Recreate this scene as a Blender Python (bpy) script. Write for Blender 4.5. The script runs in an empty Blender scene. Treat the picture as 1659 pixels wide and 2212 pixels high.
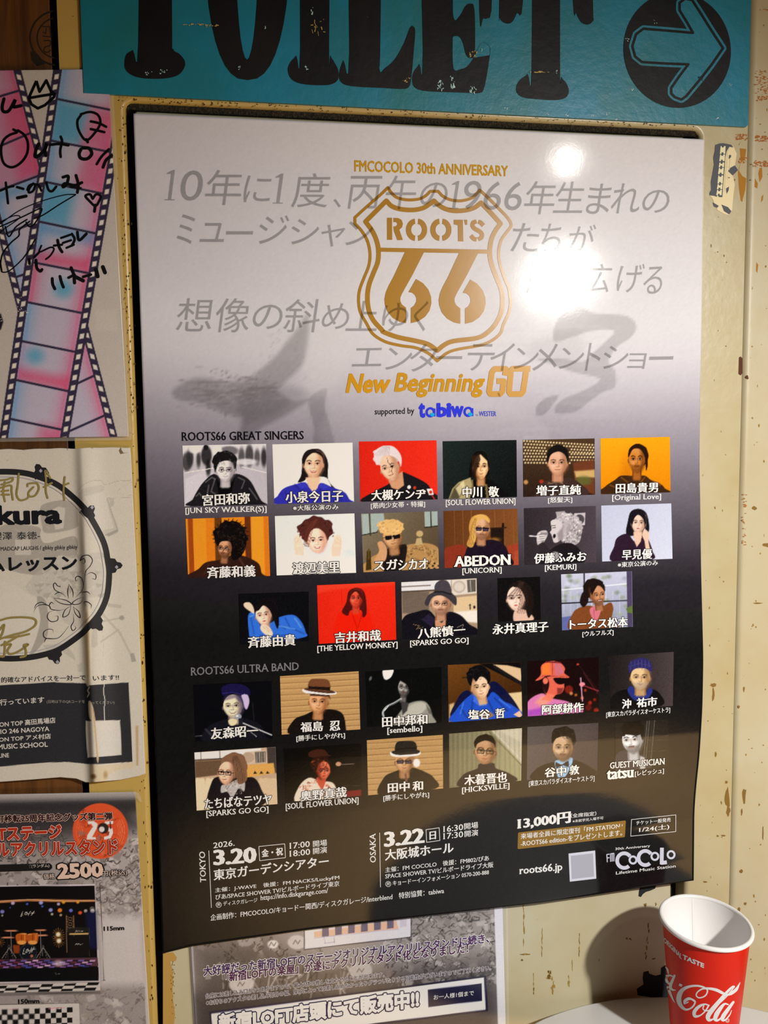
import bpy, math, random
import numpy as np
from mathutils import Matrix, Vector
from mathutils.geometry import tessellate_polygon

SC = bpy.context.scene
COL = SC.collection
random.seed(7); rng = np.random.default_rng(7)
Z0 = 1.10                                   # height of the concert poster's lower left corner above the floor
W, H = 1659., 2212.

# ------------------------------------------------------------------ camera
FPX = 2212.06
def _rot(w):
    th = np.linalg.norm(w); k = w/th
    K = np.array([[0, -k[2], k[1]], [k[2], 0, -k[0]], [-k[1], k[0], 0]])
    return np.eye(3)+math.sin(th)*K+(1-math.cos(th))*K@K
RC = _rot(np.array([.1004, -.2087, -.0215]))@np.array([[1, 0, 0], [0, 0, -1], [0, 1, 0.]])
CAM = np.array([.0182, -.8954, .4842+Z0])
cd = bpy.data.cameras.new('camera'); cam = bpy.data.objects.new('camera', cd); COL.objects.link(cam)
cd.sensor_fit = 'HORIZONTAL'; cd.sensor_width = 36.0; cd.lens = FPX/W*36.0; cd.clip_start = .01
cam.matrix_world = Matrix([[RC[0][i], -RC[1][i], -RC[2][i], CAM[i]] for i in range(3)]+[[0, 0, 0, 1]])
SC.camera = cam

# ------------------------------------------------------------------ light
wd = bpy.data.worlds.new('world'); SC.world = wd; wd.use_nodes = True
wd.node_tree.nodes['Background'].inputs[0].default_value = (.020, .015, .011, 1)
wd.node_tree.nodes['Background'].inputs[1].default_value = .85
def spot(name, loc, aim, power, size, blend, rad, col):
    l = bpy.data.lights.new(name, 'SPOT'); l.energy = power; l.spot_size = math.radians(size); l.spot_blend = blend
    l.shadow_soft_size = rad; l.color = col
    o = bpy.data.objects.new(name, l); COL.objects.link(o); o.location = loc
    o.rotation_euler = (Vector(aim)-Vector(loc)).to_track_quat('-Z', 'Y').to_euler()
    return o
LAMPCOL = (1., .968, .91)
spot('ceiling_spot_lamp', (.79, -1.06, .737+Z0), (.31, 0, -.30+Z0), 72., 109, 1., .026, LAMPCOL)
spot('second_spot_lamp', (.81, -1.08, .965+Z0), (.60, 0, .25+Z0), 2.6, 90, 1., .022, LAMPCOL)
spot('added_sheen_lamp', (1.22, -2.35, 2.5), (1.22, -2.4, 0), 3600., 62, 1., .08, (1., .86, .62))  # added unseen lamp: brightens the floor so the poster picks up a warm sheen

vs = SC.view_settings
SC.display_settings.display_device = 'sRGB'
vs.view_transform = 'Standard'; vs.look = 'None'; vs.exposure = 0.0; vs.gamma = 1.0; vs.use_curve_mapping = False

# ------------------------------------------------------------------ pixel -> surface helpers
# everything flat that is printed or painted was measured on the photograph and carried over
# to the real surface it lies on
class Fr:
    def __init__(s, ox, oy, k): s.o = (ox, oy); s.k = k; s.u = False
    def __call__(s, pts):
        a = np.asarray(pts, float).reshape(-1, 2)
        return a/s.k+np.array(s.o)
PX = Fr(0, 0, 1.)
fA = Fr(380, 920, 2.9625); fB = Fr(920, 920, 2.9625); fC = Fr(380, 1400, 2.9625); fD = Fr(920, 1400, 2.9625)
fE = Fr(0, 130, 5.143); fF = Fr(0, 560, 5.397); fG = Fr(0, 960, 5.53); fH = Fr(0, 1290, 5.397)
fI = Fr(0, 1700, 5.027); fJ = Fr(0, 1930, 5.027); fK = Fr(1080, 1740, 3.95); fM = Fr(430, 1780, 2.476)
fN = Fr(340, 560, 3.318); fO = Fr(1080, 620, 3.607); fQ = Fr(750, 330, 4.1475); fS = Fr(700, 700, 3.016)
fU = Fr(829, 0, 1.9988); fV = Fr(0, 0, 1.9988); fX = Fr(350, 1850, 2.212); fY = Fr(1059, 1850, 2.765); fZ = Fr(1400, 1900, 6.405)

fT = Fr(1420, 240, 6.94)
for _f in (fQ, fS, fK, fM, fU, fV, fT): _f.u = True

def rays(p):
    p = np.asarray(p, float).reshape(-1, 2)
    d = np.c_[(p[:, 0]-W/2)/FPX, (p[:, 1]-H/2)/FPX, np.ones(len(p))]
    return d@RC
def on(surf, p, off=0.):
    """world points where the given image points meet the surface y = surf(x, z) - off"""
    d = rays(p); Y = np.zeros(len(d))-off
    for _ in range(8 if surf is not None and surf.curved else 2):
        t = (Y-CAM[1])/d[:, 1]; q = CAM+t[:, None]*d
        Y = surf(q[:, 0], q[:, 2]-Z0)-off
    t = (Y-CAM[1])/d[:, 1]
    return CAM+t[:, None]*d
class Surf:
    def __init__(s, f, curved=True): s.f = f; s.curved = curved
    def __call__(s, x, z): return s.f(x, z)
def flat(y): return Surf(lambda x, z: np.full_like(x, y), False)
def sstep(a, b, x):
    t = np.clip((x-a)/(b-a), 0, 1); return t*t*(3-2*t)
ZK = [-.02, 0, .04, .08, .12, .17, .22, .30, .40, .46]
DK = [.007, .0072, .0075, .009, .0125, .0155, .0165, .010, .0025, 0]
def poster_d(x, z):
    return -.0060-np.interp(z, ZK, DK)*sstep(.03, .5, x)
POSTER = Surf(poster_d)

# ------------------------------------------------------------------ colours and materials
def lin(h):
    c = [int(h[i:i+2], 16)/255. for i in (0, 2, 4)]
    return np.array([v/12.92 if v <= .04045 else ((v+.055)/1.055)**2.4 for v in c])
LAMP = np.array([.79, -1.06, .737]); _ax = np.array([.31, 0, -.30])-LAMP; _ax /= np.linalg.norm(_ax)
def EX(x, y=None):
    """how strongly the lamp lights the wall at this place of the picture: turns the colour seen into the colour of the ink"""
    if isinstance(x, tuple): x, y = x
    x = np.asarray(x, float)
    if y is None: y = np.where(x > 350, 1400., 1300.)
    y = np.broadcast_to(np.asarray(y, float), x.shape); P = np.c_[x.ravel(), y.ravel()]
    d = rays(P); t = -CAM[1]/d[:, 1]; q = CAM+t[:, None]*d-[0, 0, Z0]-LAMP; r = np.linalg.norm(q, axis=1); q = q/r[:, None]
    s = np.clip((q@_ax-.5807)/.4193, 0, 1); s = s*s*(3-2*s)
    e = 1.80*s*q[:, 1]/r**2+.05
    return np.where(P[:, 0] < 345, .74, e).reshape(x.shape)
ETINT = np.array([1., .965, .91])
MATS = {}
def nodes(name):
    m = bpy.data.materials.new(name); m.use_nodes = True
    return m, m.node_tree, m.node_tree.nodes['Principled BSDF']
def noise(nt, scale, detail=3, rough=.5, vec=None, dist=0.):
    n = nt.nodes.new('ShaderNodeTexNoise'); n.inputs['Scale'].default_value = scale; n.inputs['Detail'].default_value = detail
    n.inputs['Roughness'].default_value = rough; n.inputs['Distortion'].default_value = dist
    if vec is not None: nt.links.new(vec, n.inputs['Vector'])
    return n.outputs['Fac']
def ramp(nt, src, stops, interp='LINEAR'):
    r = nt.nodes.new('ShaderNodeValToRGB'); r.color_ramp.interpolation = interp
    el = r.color_ramp.elements
    while len(el) < len(stops): el.new(.5)
    for e, (p, c) in zip(el, stops):
        e.position = p; e.color = (c, c, c, 1) if not hasattr(c, '__len__') else (*c, 1)
    nt.links.new(src, r.inputs[0]); return r.outputs[0]
def mix(nt, fac, a, b, mode='MIX'):
    m = nt.nodes.new('ShaderNodeMix'); m.data_type = 'RGBA'; m.blend_type = mode
    for s, v in ((m.inputs[0], fac), (m.inputs[6], a), (m.inputs[7], b)):
        if hasattr(v, 'is_linked'): nt.links.new(v, s)
        elif hasattr(v, '__len__'): s.default_value = (*v, 1)
        else: s.default_value = v
    return m.outputs[2]
def bump(nt, p, h, strength=.3, dist=.001):
    b = nt.nodes.new('ShaderNodeBump'); b.inputs['Strength'].default_value = strength; b.inputs['Distance'].default_value = dist
    nt.links.new(h, b.inputs['Height']); nt.links.new(b.outputs[0], p.inputs['Normal']); return b
def objvec(nt, scale=(1, 1, 1)):
    t = nt.nodes.new('ShaderNodeTexCoord'); m = nt.nodes.new('ShaderNodeMapping'); m.inputs['Scale'].default_value = scale
    nt.links.new(t.outputs['Object'], m.inputs[0]); return m.outputs[0]
def gloss_bump(nt, p, k=1.):
    v = objvec(nt)
    b1 = nt.nodes.new('ShaderNodeBump'); b1.inputs['Strength'].default_value = .2*k; b1.inputs['Distance'].default_value = .0009
    nt.links.new(noise(nt, 16, 3, .6, v), b1.inputs['Height'])
    b2 = nt.nodes.new('ShaderNodeBump'); b2.inputs['Strength'].default_value = .15*k; b2.inputs['Distance'].default_value = .00012
    nt.links.new(noise(nt, 420, 2, .6, v), b2.inputs['Height']); nt.links.new(b1.outputs[0], b2.inputs['Normal'])
    nt.links.new(b2.outputs[0], p.inputs['Normal'])
def ink(h, x=830., rough=.095, metal=0., gloss=True, raw=False, spec=.28, alpha=1.):
    e = round(float(EX(x))*25)/25.; key = (h, e, rough, metal, gloss, raw, spec, alpha)
    if key not in MATS:
        m, nt, p = nodes('ink_'+h)
        c = lin(h) if raw else np.clip(lin(h)/(e*ETINT), .003, .86)
        p.inputs['Base Color'].default_value = (*c, 1); p.inputs['Roughness'].default_value = rough
        p.inputs['Metallic'].default_value = metal; p.inputs['Specular IOR Level'].default_value = spec
        if alpha < 1: p.inputs['Alpha'].default_value = alpha
        if gloss: gloss_bump(nt, p, .6)
        MATS[key] = m
    return MATS[key]
def printmat(name, rough=.3, gloss=True, k=1., spec=.28):
    if name not in MATS:
        m, nt, p = nodes(name)
        a = nt.nodes.new('ShaderNodeAttribute'); a.attribute_name = 'Col'
        nt.links.new(a.outputs['Color'], p.inputs['Base Color']); p.inputs['Roughness'].default_value = rough; p.inputs['Specular IOR Level'].default_value = spec
        if gloss: gloss_bump(nt, p, k)
        MATS[name] = m
    return MATS[name]

# ------------------------------------------------------------------ objects
def tag(o, label=None, cat=None, kind=None, group=None):
    if label: o['label'] = label
    if cat: o['category'] = cat
    if kind: o['kind'] = kind
    if group: o['group'] = group
    return o
def empty(name, loc=(0, 0, 0), label=None, cat=None):
    o = bpy.data.objects.new(name, None); COL.objects.link(o); o.location = loc; o.empty_display_size = .02
    return tag(o, label, cat)
def mk(name, V, F, mat, parent=None, smooth=False, cols=None, label=None, kind=None):
    me = bpy.data.meshes.new(name)
    V = np.asarray(V, float)
    off = np.array(parent.matrix_world.translation if parent is None else ploc(parent)) if parent is not None else np.zeros(3)
    V = V-off
    if isinstance(F, np.ndarray) and F.ndim == 2:
        n, k = F.shape
        me.vertices.add(len(V)); me.vertices.foreach_set('co', V.astype(np.float32).ravel())
        me.loops.add(n*k); me.loops.foreach_set('vertex_index', F.astype(np.int32).ravel())
        me.polygons.add(n); me.polygons.foreach_set('loop_start', np.arange(0, n*k, k, dtype=np.int32))
        me.polygons.foreach_set('loop_total', np.full(n, k, dtype=np.int32)); me.update(calc_edges=True)
    else:
        me.from_pydata(V.tolist(), [], [list(f) for f in F])
    if cols is not None:
        a = me.color_attributes.new('Col', 'FLOAT_COLOR', 'POINT')
        a.data.foreach_set('color', np.c_[cols, np.ones(len(cols))].astype(np.float32).ravel())
    me.materials.append(mat)
    if smooth: me.polygons.foreach_set('use_smooth', [True]*len(me.polygons))
    o = bpy.data.objects.new(name, me); COL.objects.link(o)
    if parent is not None: o.parent = parent
    if label: o['label'] = label
    if kind: o['kind'] = kind
    return o
def ploc(p):
    v = Vector((0, 0, 0))
    while p is not None: v += Vector(p.location); p = p.parent
    return v

def refine(P, J, F, L):
    """cut faces up until no edge is longer than L, so that they follow a curved sheet"""
    T_ = np.array([(f[0], f[i], f[i+1]) for f in F for i in range(1, len(f)-1)]); P = list(map(tuple, P)); J = list(J); done = []; mid = {}
    def m(a, b):
        k = (min(a, b), max(a, b))
        if k not in mid: mid[k] = len(P); P.append(((P[a][0]+P[b][0])/2, (P[a][1]+P[b][1])/2)); J.append((J[a]+J[b])/2)
        return mid[k]
    st = [tuple(t) for t in T_]
    while st:
        a, b, c = st.pop(); d = [math.dist(P[a], P[b]), math.dist(P[b], P[c]), math.dist(P[c], P[a])]; k = d.index(max(d))
        if d[k] <= L: done.append((a, b, c)); continue
        if k == 1: a, b, c = b, c, a
        elif k == 2: a, b, c = c, a, b
        q = m(a, b); st += [(a, q, c), (q, b, c)]
    return np.array(P), np.array(J), done

class Shape:
    """flat ink shapes collected in image points, put on a surface as one mesh"""
    def __init__(s): s.V = []; s.F = []; s.n = 0; s.J = []
    def add(s, pts, faces, j=0.):
        pts = np.asarray(pts, float); s.V.append(pts); s.J.append(np.full(len(pts), j))
        s.F += [tuple(i+s.n for i in f) for f in faces]; s.n += len(pts); return s
    def poly(s, pts, holes=(), fr=PX, j=0.):
        loops = [fr(pts)]+[fr(h) for h in holes]
        tris = tessellate_polygon([[Vector((x, y, 0)) for x, y in l] for l in loops])
        return s.add(np.vstack(loops), tris, j)
    def stroke(s, pts, w, fr=PX, closed=False, smooth=True, taper=False, cap=True):
        p = fr(pts); ww = np.full(len(p), float(w)) if np.isscalar(w) else np.asarray(w, float)
        if fr.u: ww = ww/fr.k
        if smooth and len(p) > 2:
            q, w2 = crv(p, ww, closed)
        else:
            q, w2 = (np.vstack([p, p[:1]]), np.r_[ww, ww[:1]]) if closed else (p, ww)
        if taper:
            t = np.linspace(0, 1, len(q)); w2 = w2*np.clip(4*t*(1-t), .25, 1)
        d = np.gradient(q, axis=0); d /= np.linalg.norm(d, axis=1)[:, None]+1e-9
        if not smooth:
            if len(q) > 2:
                for c in (q[1:-1] if not closed else q[:-1]): s.disc(c, w2[0]/2, w2[0]/2, n=10)
            for i_, (a, b, wa, wb) in enumerate(zip(q[:-1], q[1:], w2[:-1], w2[1:])):
                t = (b-a)/(np.linalg.norm(b-a)+1e-9); nn = np.array([-t[1], t[0]]); e = 0
                s.add([a-t*e-nn*wa/2, b+t*e-nn*wb/2, b+t*e+nn*wb/2, a-t*e+nn*wa/2], [(0, 1, 2, 3)], random.random())
            return s
        nn = np.c_[-d[:, 1], d[:, 0]]
        L = q+nn*w2[:, None]/2; R = q-nn*w2[:, None]/2
        m = len(q); s.add(np.vstack([L, R]), [(i, i+1, m+i+1, m+i) for i in range(m-1)], random.random())
        if cap and not closed:
            for c, r in ((q[0], w2[0]/2), (q[-1], w2[-1]/2)): s.disc(c, r, r)
        return s
    def disc(s, c, rx, ry=None, rot=0., n=14, fr=None, j=None):
        if fr is not None: c = fr([c])[0]; rx /= fr.k; ry = (ry or rx*fr.k)/fr.k
        ry = rx if ry is None else ry
        t = np.linspace(0, 2*np.pi, n, endpoint=False); x, y = rx*np.cos(t), ry*np.sin(t); cr, sr = math.cos(rot), math.sin(rot)
        return s.add(np.c_[c[0]+x*cr-y*sr, c[1]+x*sr+y*cr], [tuple(range(n))], random.random() if j is None else j)
    def ring(s, c, rx, ry, w, rot=0., n=48, a0=0., a1=360., fr=PX):
        t = np.radians(np.linspace(a0, a1, n)); cr, sr = math.cos(rot), math.sin(rot); c = np.asarray(c, float)
        x, y = rx*np.cos(t), ry*np.sin(t)
        return s.stroke(np.c_[c[0]+x*cr-y*sr, c[1]+x*sr+y*cr], w, fr=fr, smooth=True, closed=False, cap=False)
    def put(s, name, surf, layer, mat, parent, label=None, kind=None):
        if not s.n: return None
        P = np.vstack(s.V); J = np.concatenate(s.J); F_ = s.F
        if getattr(surf, 'fine', 0):
            P, J, F_ = refine(P, J, F_, surf.fine)
        # every shape a hair above the last so that no two faces coincide
        V = on(surf, P, 0.) if callable(surf) and not isinstance(surf, Surf) else on(surf, P, layer*LAY)
        d = CAM-V; d /= np.linalg.norm(d, axis=1)[:, None]
        V = V+d*(J*.00002)[:, None]
        return mk(name, V, F_, mat, parent, label=label, kind=kind)
LAY = .00009
def crv(p, w, closed=False, k=6):
    """Catmull-Rom through the points"""
    if closed: P = np.vstack([p[-1], p, p[:2]]); Wd = np.r_[w[-1], w, w[:2]]
    else: P = np.vstack([2*p[0]-p[1], p, 2*p[-1]-p[-2]]); Wd = np.r_[w[0], w, w[-1]]
    out = []; wo = []
    for i in range(1, len(P)-2):
        for t in np.linspace(0, 1, k, endpoint=False):
            t2, t3 = t*t, t*t*t
            out.append(.5*((2*P[i])+(-P[i-1]+P[i+1])*t+(2*P[i-1]-5*P[i]+4*P[i+1]-P[i+2])*t2+(-P[i-1]+3*P[i]-3*P[i+1]+P[i+2])*t3))
            wo.append(Wd[i]*(1-t)+Wd[i+1]*t)
    out.append(P[-2]); wo.append(Wd[-2])
    return np.array(out), np.array(wo)
def smooth_poly(p, closed=True, k=5):
    p = np.asarray(p, float); return crv(p, np.ones(len(p)), closed, k)[0][:-1 if closed else None]

# ------------------------------------------------------------------ lettering
GC = {}
def glyphs(s, res=2):
    key = (s, res)
    if key not in GC:
        cu = bpy.data.curves.new('t', 'FONT'); cu.body = s; cu.size = 1; cu.resolution_u = res
        ob = bpy.data.objects.new('t', cu); COL.objects.link(ob)
        dg = bpy.context.evaluated_depsgraph_get(); dg.update()
        m = ob.evaluated_get(dg).to_mesh()
        n = len(m.vertices); v = np.zeros(n*3); m.vertices.foreach_get('co', v); v = v.reshape(-1, 3)[:, :2].copy()
        fs = [tuple(p.vertices) for p in m.polygons]
        cnt = {}
        for f in fs:
            for a, b in zip(f, f[1:]+f[:1]):
                e = (min(a, b), max(a, b)); cnt[e] = cnt.get(e, 0)+1
        ed = np.array([e for e, c in cnt.items() if c == 1])
        ob.evaluated_get(dg).to_mesh_clear(); bpy.data.objects.remove(ob); bpy.data.curves.remove(cu)
        GC[key] = (v, fs, ed)
    return GC[key]
def tilt(x): return .0342-(x-290)/1330.*.0591
def text(shape, s, x0, y0, x1, y1, h, fr=PX, bold=0., bx=None, slant=0., serif=0., h1=None, res=2, gap=None, up=None, box=None):
    """letters whose lower left / lower right extremes are the two points, h tall (all in image points)"""
    v, fs, ed = glyphs(s, res)
    if gap:  # thin the advance between letters not needed
        pass
    p0, p1 = fr([[x0, y0], [x1, y1]]); h = h/fr.k; h1 = h if h1 is None else h1/fr.k
    mn, mxx = v.min(0), v.max(0)
    if box: mn = np.array([mn[0], box[0]]); mxx = np.array([mxx[0], box[1]])
    sp = (mxx-mn)
    def tr(q):
        u = (q[:, 0]-mn[0])/sp[0]; w = (q[:, 1]-mn[1])/sp[1]
        hh = h+(h1-h)*u
        base = p0+u[:, None]*(p1-p0)
        if up is None: ux = -tilt(base[:, 0])+slant; U = np.c_[ux, -np.ones(len(q))]
        else: U = np.tile(np.array(up, float), (len(q), 1))
        return base+U*(w*hh)[:, None]
    shape.add(tr(v), fs, 0.)
    wx = bold if bx is None else bx; wy = bold
    if (wx > 0 or wy > 0) and len(ed):
        a, b = v[ed[:, 0]], v[ed[:, 1]]; d = b-a; L = np.linalg.norm(d, axis=1)+1e-9; t = d/L[:, None]
        # pen: ellipse (wx, wy)
        n = np.c_[-t[:, 1], t[:, 0]]; r = np.sqrt((n[:, 0]*wx)**2+(n[:, 1]*wy)**2)+1e-9
        o = np.c_[n[:, 0]*wx*wx, n[:, 1]*wy*wy]/r[:, None]
        e = t*(np.sqrt((t[:, 0]*wx)**2+(t[:, 1]*wy)**2)*.55)[:, None]
        Q = np.stack([a-e-o, b+e-o, b+e+o, a-e+o], 1)
        m = len(ed); P = tr(Q.reshape(-1, 2)); base = shape.n
        shape.V.append(P); shape.J.append(np.repeat(.1+.9*rng.random(m), 4))
        shape.F += [tuple(base+4*i+k for k in range(4)) for i in range(m)]; shape.n += 4*m
    if serif > 0 and len(ed):
        a, b = v[ed[:, 0]], v[ed[:, 1]]; hz = np.abs(a[:, 1]-b[:, 1]) < .004
        for i in np.where(hz)[0]:
            x_0, x_1 = sorted((a[i, 0], b[i, 0])); yy = a[i, 1]; l = x_1-x_0
            if l < .03 or l > .16: continue
            if not (abs(yy) < .02 or abs(yy-.69) < .03 or abs(yy-.46) < .03): continue
            sg = 1 if yy < .2 else -1; th = .045+wy; sx = serif
            q = np.array([[x_0-sx-wx, yy-sg*wy], [x_1+sx+wx, yy-sg*wy], [x_1+sx+wx, yy+sg*th], [x_0-sx-wx, yy+sg*th]])
            shape.add(tr(q), [(0, 1, 2, 3)], random.random())
    return shape
def T(parent, surf, layer, s, fr, x0, y0, x1, y1, h, col='ececec', name='lettering', outline=None, ow=.07, label=None, metal=0., rough=.095, raw=False, **k):
    mid = tuple(fr([[(x0+x1)/2, (y0+y1)/2]])[0])
    if outline:
        b = k.get('bold', 0.); kk = dict(k); kk['bold'] = b+ow; kk['bx'] = (k.get('bx') or b)+ow
        kk['serif'] = 0 if not k.get('serif') else k['serif']
        text(Shape_tmp := Shape(), s, x0, y0, x1, y1, h, fr, **kk)
        Shape_tmp.put('letter_shadow', surf, layer-1, ink(outline, mid), parent)
    sh = Shape(); text(sh, s, x0, y0, x1, y1, h, fr, **k)
    return sh.put(name, surf, layer, ink(col, mid, rough, metal, raw=raw), parent, label)

# ------------------------------------------------------------------ painter: colour fields computed on a fine grid
def bil(c, nu, nv):
    c = np.asarray(c, float); u, v = np.meshgrid(np.linspace(0, 1, nu), np.linspace(0, 1, nv))
    u = u[..., None]; v = v[..., None]
    return (c[0]*(1-u)+c[1]*u)*(1-v)+(c[3]*(1-u)+c[2]*u)*v
class Paint:
    """a printed picture: colours painted over a grid of image points (corners tl, tr, br, bl)"""
    def __init__(s, corners=None, step=1.6, fr=PX, grid=None, bg='808080'):
        s.fr = fr
        if grid is None:
            c = fr(corners); nu = int(max(np.linalg.norm(c[1]-c[0]), np.linalg.norm(c[2]-c[3]))/step)+2
            nv = int(max(np.linalg.norm(c[3]-c[0]), np.linalg.norm(c[2]-c[1]))/step)+2
            grid = bil(c, nu, nv)
        s.G = grid; s.nv, s.nu = grid.shape[:2]; s.X = grid[..., 0]; s.Y = grid[..., 1]
        s.C = np.zeros(grid.shape[:2]+(3,)); s.C[:] = s.col(bg)
        s.soft = .9
    def col(s, h): return h if isinstance(h, np.ndarray) else np.array([int(h[i:i+2], 16)/255. for i in (0, 2, 4)])
    def blend(s, m, h, op=1.):
        m = (m*op)[..., None]; s.C = s.C*(1-m)+s.col(h)*m
    def _loc(s, x, y): return s.fr([[x, y]])[0]
    def E(s, x, y, rx, ry, h, rot=0., soft=None, op=1.):
        c = s._loc(x, y); k = s.fr.k; rx, ry = rx/k, ry/k; sf = (s.soft if soft is None else soft/k)
        a = math.radians(rot); dx, dy = s.X-c[0], s.Y-c[1]
        u = (dx*math.cos(a)+dy*math.sin(a))/rx; v = (-dx*math.sin(a)+dy*math.cos(a))/ry
        r = np.sqrt(u*u+v*v); d = (r-1)*min(rx, ry)
        s.blend(1-sstep(-sf, sf, d), h, op); return s
    def P(s, pts, h, soft=None, op=1., sm=False):
        p = s.fr(pts); sf = (s.soft if soft is None else soft/s.fr.k)
        if sm: p = smooth_poly(p)
        x0, y0 = p.min(0)-sf-1; x1, y1 = p.max(0)+sf+1
        sel = (s.X > x0) & (s.X < x1) & (s.Y > y0) & (s.Y < y1)
        if not sel.any(): return s
        X, Y = s.X[sel], s.Y[sel]; ins = np.zeros(X.shape, bool); dd = np.full(X.shape, 1e9)
        for (ax, ay), (bx, by) in zip(p, np.roll(p, -1, 0)):
            ex, ey = bx-ax, by-ay; L = ex*ex+ey*ey+1e-12
            t = np.clip(((X-ax)*ex+(Y-ay)*ey)/L, 0, 1); dd = np.minimum(dd, (X-ax-t*ex)**2+(Y-ay-t*ey)**2)
            cr = (ay > Y) != (by > Y); ins ^= cr & (X < (bx-ax)*(Y-ay)/(by-ay+1e-12)+ax)
        d = np.sqrt(dd)*np.where(ins, -1, 1); m = np.zeros(s.X.shape); m[sel] = 1-sstep(-sf, sf, d)
        s.blend(m, h, op); return s
    def L(s, pts, w, h, soft=None, op=1., sm=False):
        p = s.fr(pts); sf = (s.soft*.8 if soft is None else soft/s.fr.k); w = w/s.fr.k
        if sm and len(p) > 2: p = crv(p, np.ones(len(p)), False, 4)[0]
        x0, y0 = p.min(0)-w-sf-1; x1, y1 = p.max(0)+w+sf+1
        sel = (s.X > x0) & (s.X < x1) & (s.Y > y0) & (s.Y < y1)
        if not sel.any(): return s
        X, Y = s.X[sel], s.Y[sel]; dd = np.full(X.shape, 1e9)
        for (ax, ay), (bx, by) in zip(p[:-1], p[1:]):
            ex, ey = bx-ax, by-ay; L_ = ex*ex+ey*ey+1e-12
            t = np.clip(((X-ax)*ex+(Y-ay)*ey)/L_, 0, 1); dd = np.minimum(dd, (X-ax-t*ex)**2+(Y-ay-t*ey)**2)
        m = np.zeros(s.X.shape); m[sel] = 1-sstep(-sf, sf, np.sqrt(dd)-w/2); s.blend(m, h, op); return s
    def grad(s, a, ha, b, hb, op=1.):
        a, b = s.fr([a, b]); d = b-a; t = np.clip(((s.X-a[0])*d[0]+(s.Y-a[1])*d[1])/(d@d), 0, 1)[..., None]
        s.C = s.C*(1-op)+op*(s.col(ha)*(1-t)+s.col(hb)*t); return s
    def noise(s, amp, sz=1):
        n = rng.normal(0, 1, ((s.nv+sz-1)//sz, (s.nu+sz-1)//sz)); n = np.kron(n, np.ones((sz, sz)))[:s.nv, :s.nu]
        s.C = np.clip(s.C+amp*n[..., None], 0, 1); return s
    def put(s, name, surf, layer, mat, parent, label=None, kind=None, floor=.003, cap=.86, ex=True, skirt=0.):
        V = on(surf, s.G.reshape(-1, 2), layer*LAY)
        c = np.clip(s.C.reshape(-1, 3), 0, 1); l = np.where(c <= .04045, c/12.92, ((c+.055)/1.055)**2.4)
        if ex: l = l/(EX(s.G[..., 0].ravel(), s.G[..., 1].ravel())[:, None]*ETINT)
        l = np.clip(l, floor, cap)
        i = np.arange(s.nv*s.nu).reshape(s.nv, s.nu)
        F = np.stack([i[1:, :-1], i[1:, 1:], i[:-1, 1:], i[:-1, :-1]], -1).reshape(-1, 4)
        if skirt:
            rim = np.concatenate([i[0, :], i[1:, -1], i[-1, -2::-1], i[-2:0:-1, 0]]); n = len(V)
            back = V[rim]+np.array([0, skirt, 0]); V = np.vstack([V, back]); l = np.vstack([l, l[rim]])
            m = len(rim); k = np.arange(m); F = np.vstack([F, np.stack([rim[k], rim[(k+1) % m], n+(k+1) % m, n+k], -1)])
        return mk(name, V, F, mat, parent, smooth=True, cols=l, label=label, kind=kind)

# ================================================================== the setting
def wz(z): return z+Z0
def paint_mat(name, base, alt, chip, amt=.5, rough=.34, orange=.0012, streak=1., spec=None, left=None):
    """thick old gloss paint: colour drift, rusty scratches and pits, orange-peel relief"""
    m, nt, p = nodes(name); v = objvec(nt)
    c = mix(nt, ramp(nt, noise(nt, 7, 4, .6, v), [(.35, 0), (.68, 1)]), base, alt)
    c = mix(nt, ramp(nt, noise(nt, 38, 4, .65, v), [(.5, 0), (.8, .45)]), c, alt)
    if left:      # yellower towards the left stile
        sx = nt.nodes.new('ShaderNodeSeparateXYZ'); nt.links.new(v, sx.inputs[0]); mr = nt.nodes.new('ShaderNodeMapRange'); mr.inputs[1].default_value = .02; mr.inputs[2].default_value = .42; mr.inputs[3].default_value = 1; mr.inputs[4].default_value = 0
        nt.links.new(sx.outputs[0], mr.inputs[0]); c = mix(nt, mr.outputs[0], c, left)
    vs_ = objvec(nt, (1., 1., .22))
    st = ramp(nt, noise(nt, 55, 5, .72, vs_, .4), [(.70-.03*amt, 0), (.735-.03*amt, 1)])
    st2 = ramp(nt, noise(nt, 190, 3, .6, v), [(.735-.02*amt, 0), (.765-.02*amt, 1)])
    rg = ramp(nt, noise(nt, 5, 3, .5, v), [(.50, 0), (.62, 1)])
    f = mix(nt, 1., mix(nt, rg, (0, 0, 0), st), mix(nt, 1., st2, (.75*streak,)*3, 'MULTIPLY'), 'LIGHTEN')
    c = mix(nt, f, c, chip)
    nt.links.new(c, p.inputs['Base Color']); p.inputs['Roughness'].default_value = rough
    b1 = nt.nodes.new('ShaderNodeBump'); b1.inputs['Strength'].default_value = .5; b1.inputs['Distance'].default_value = orange
    nt.links.new(noise(nt, 130, 2, .5, v), b1.inputs['Height'])
    b2 = nt.nodes.new('ShaderNodeBump'); b2.invert = True; b2.inputs['Strength'].default_value = .6; b2.inputs['Distance'].default_value = .0006
    nt.links.new(f, b2.inputs['Height']); nt.links.new(b1.outputs[0], b2.inputs['Normal']); nt.links.new(b2.outputs[0], p.inputs['Normal'])
    return m
M_FRAME = paint_mat('cream_frame_paint', (.50, .45, .29), (.44, .36, .18), (.16, .085, .02), .4, .34, .0005, left=(.50, .34, .09))
M_PANEL = paint_mat('cream_panel_paint', (.56, .52, .37), (.50, .43, .25), (.17, .09, .02), .5, .42, .0003)
M_WALLR = paint_mat('cream_wall_paint', (.51, .47, .33), (.47, .40, .24), (.24, .11, .02), .3, .42, .0004)
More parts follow.
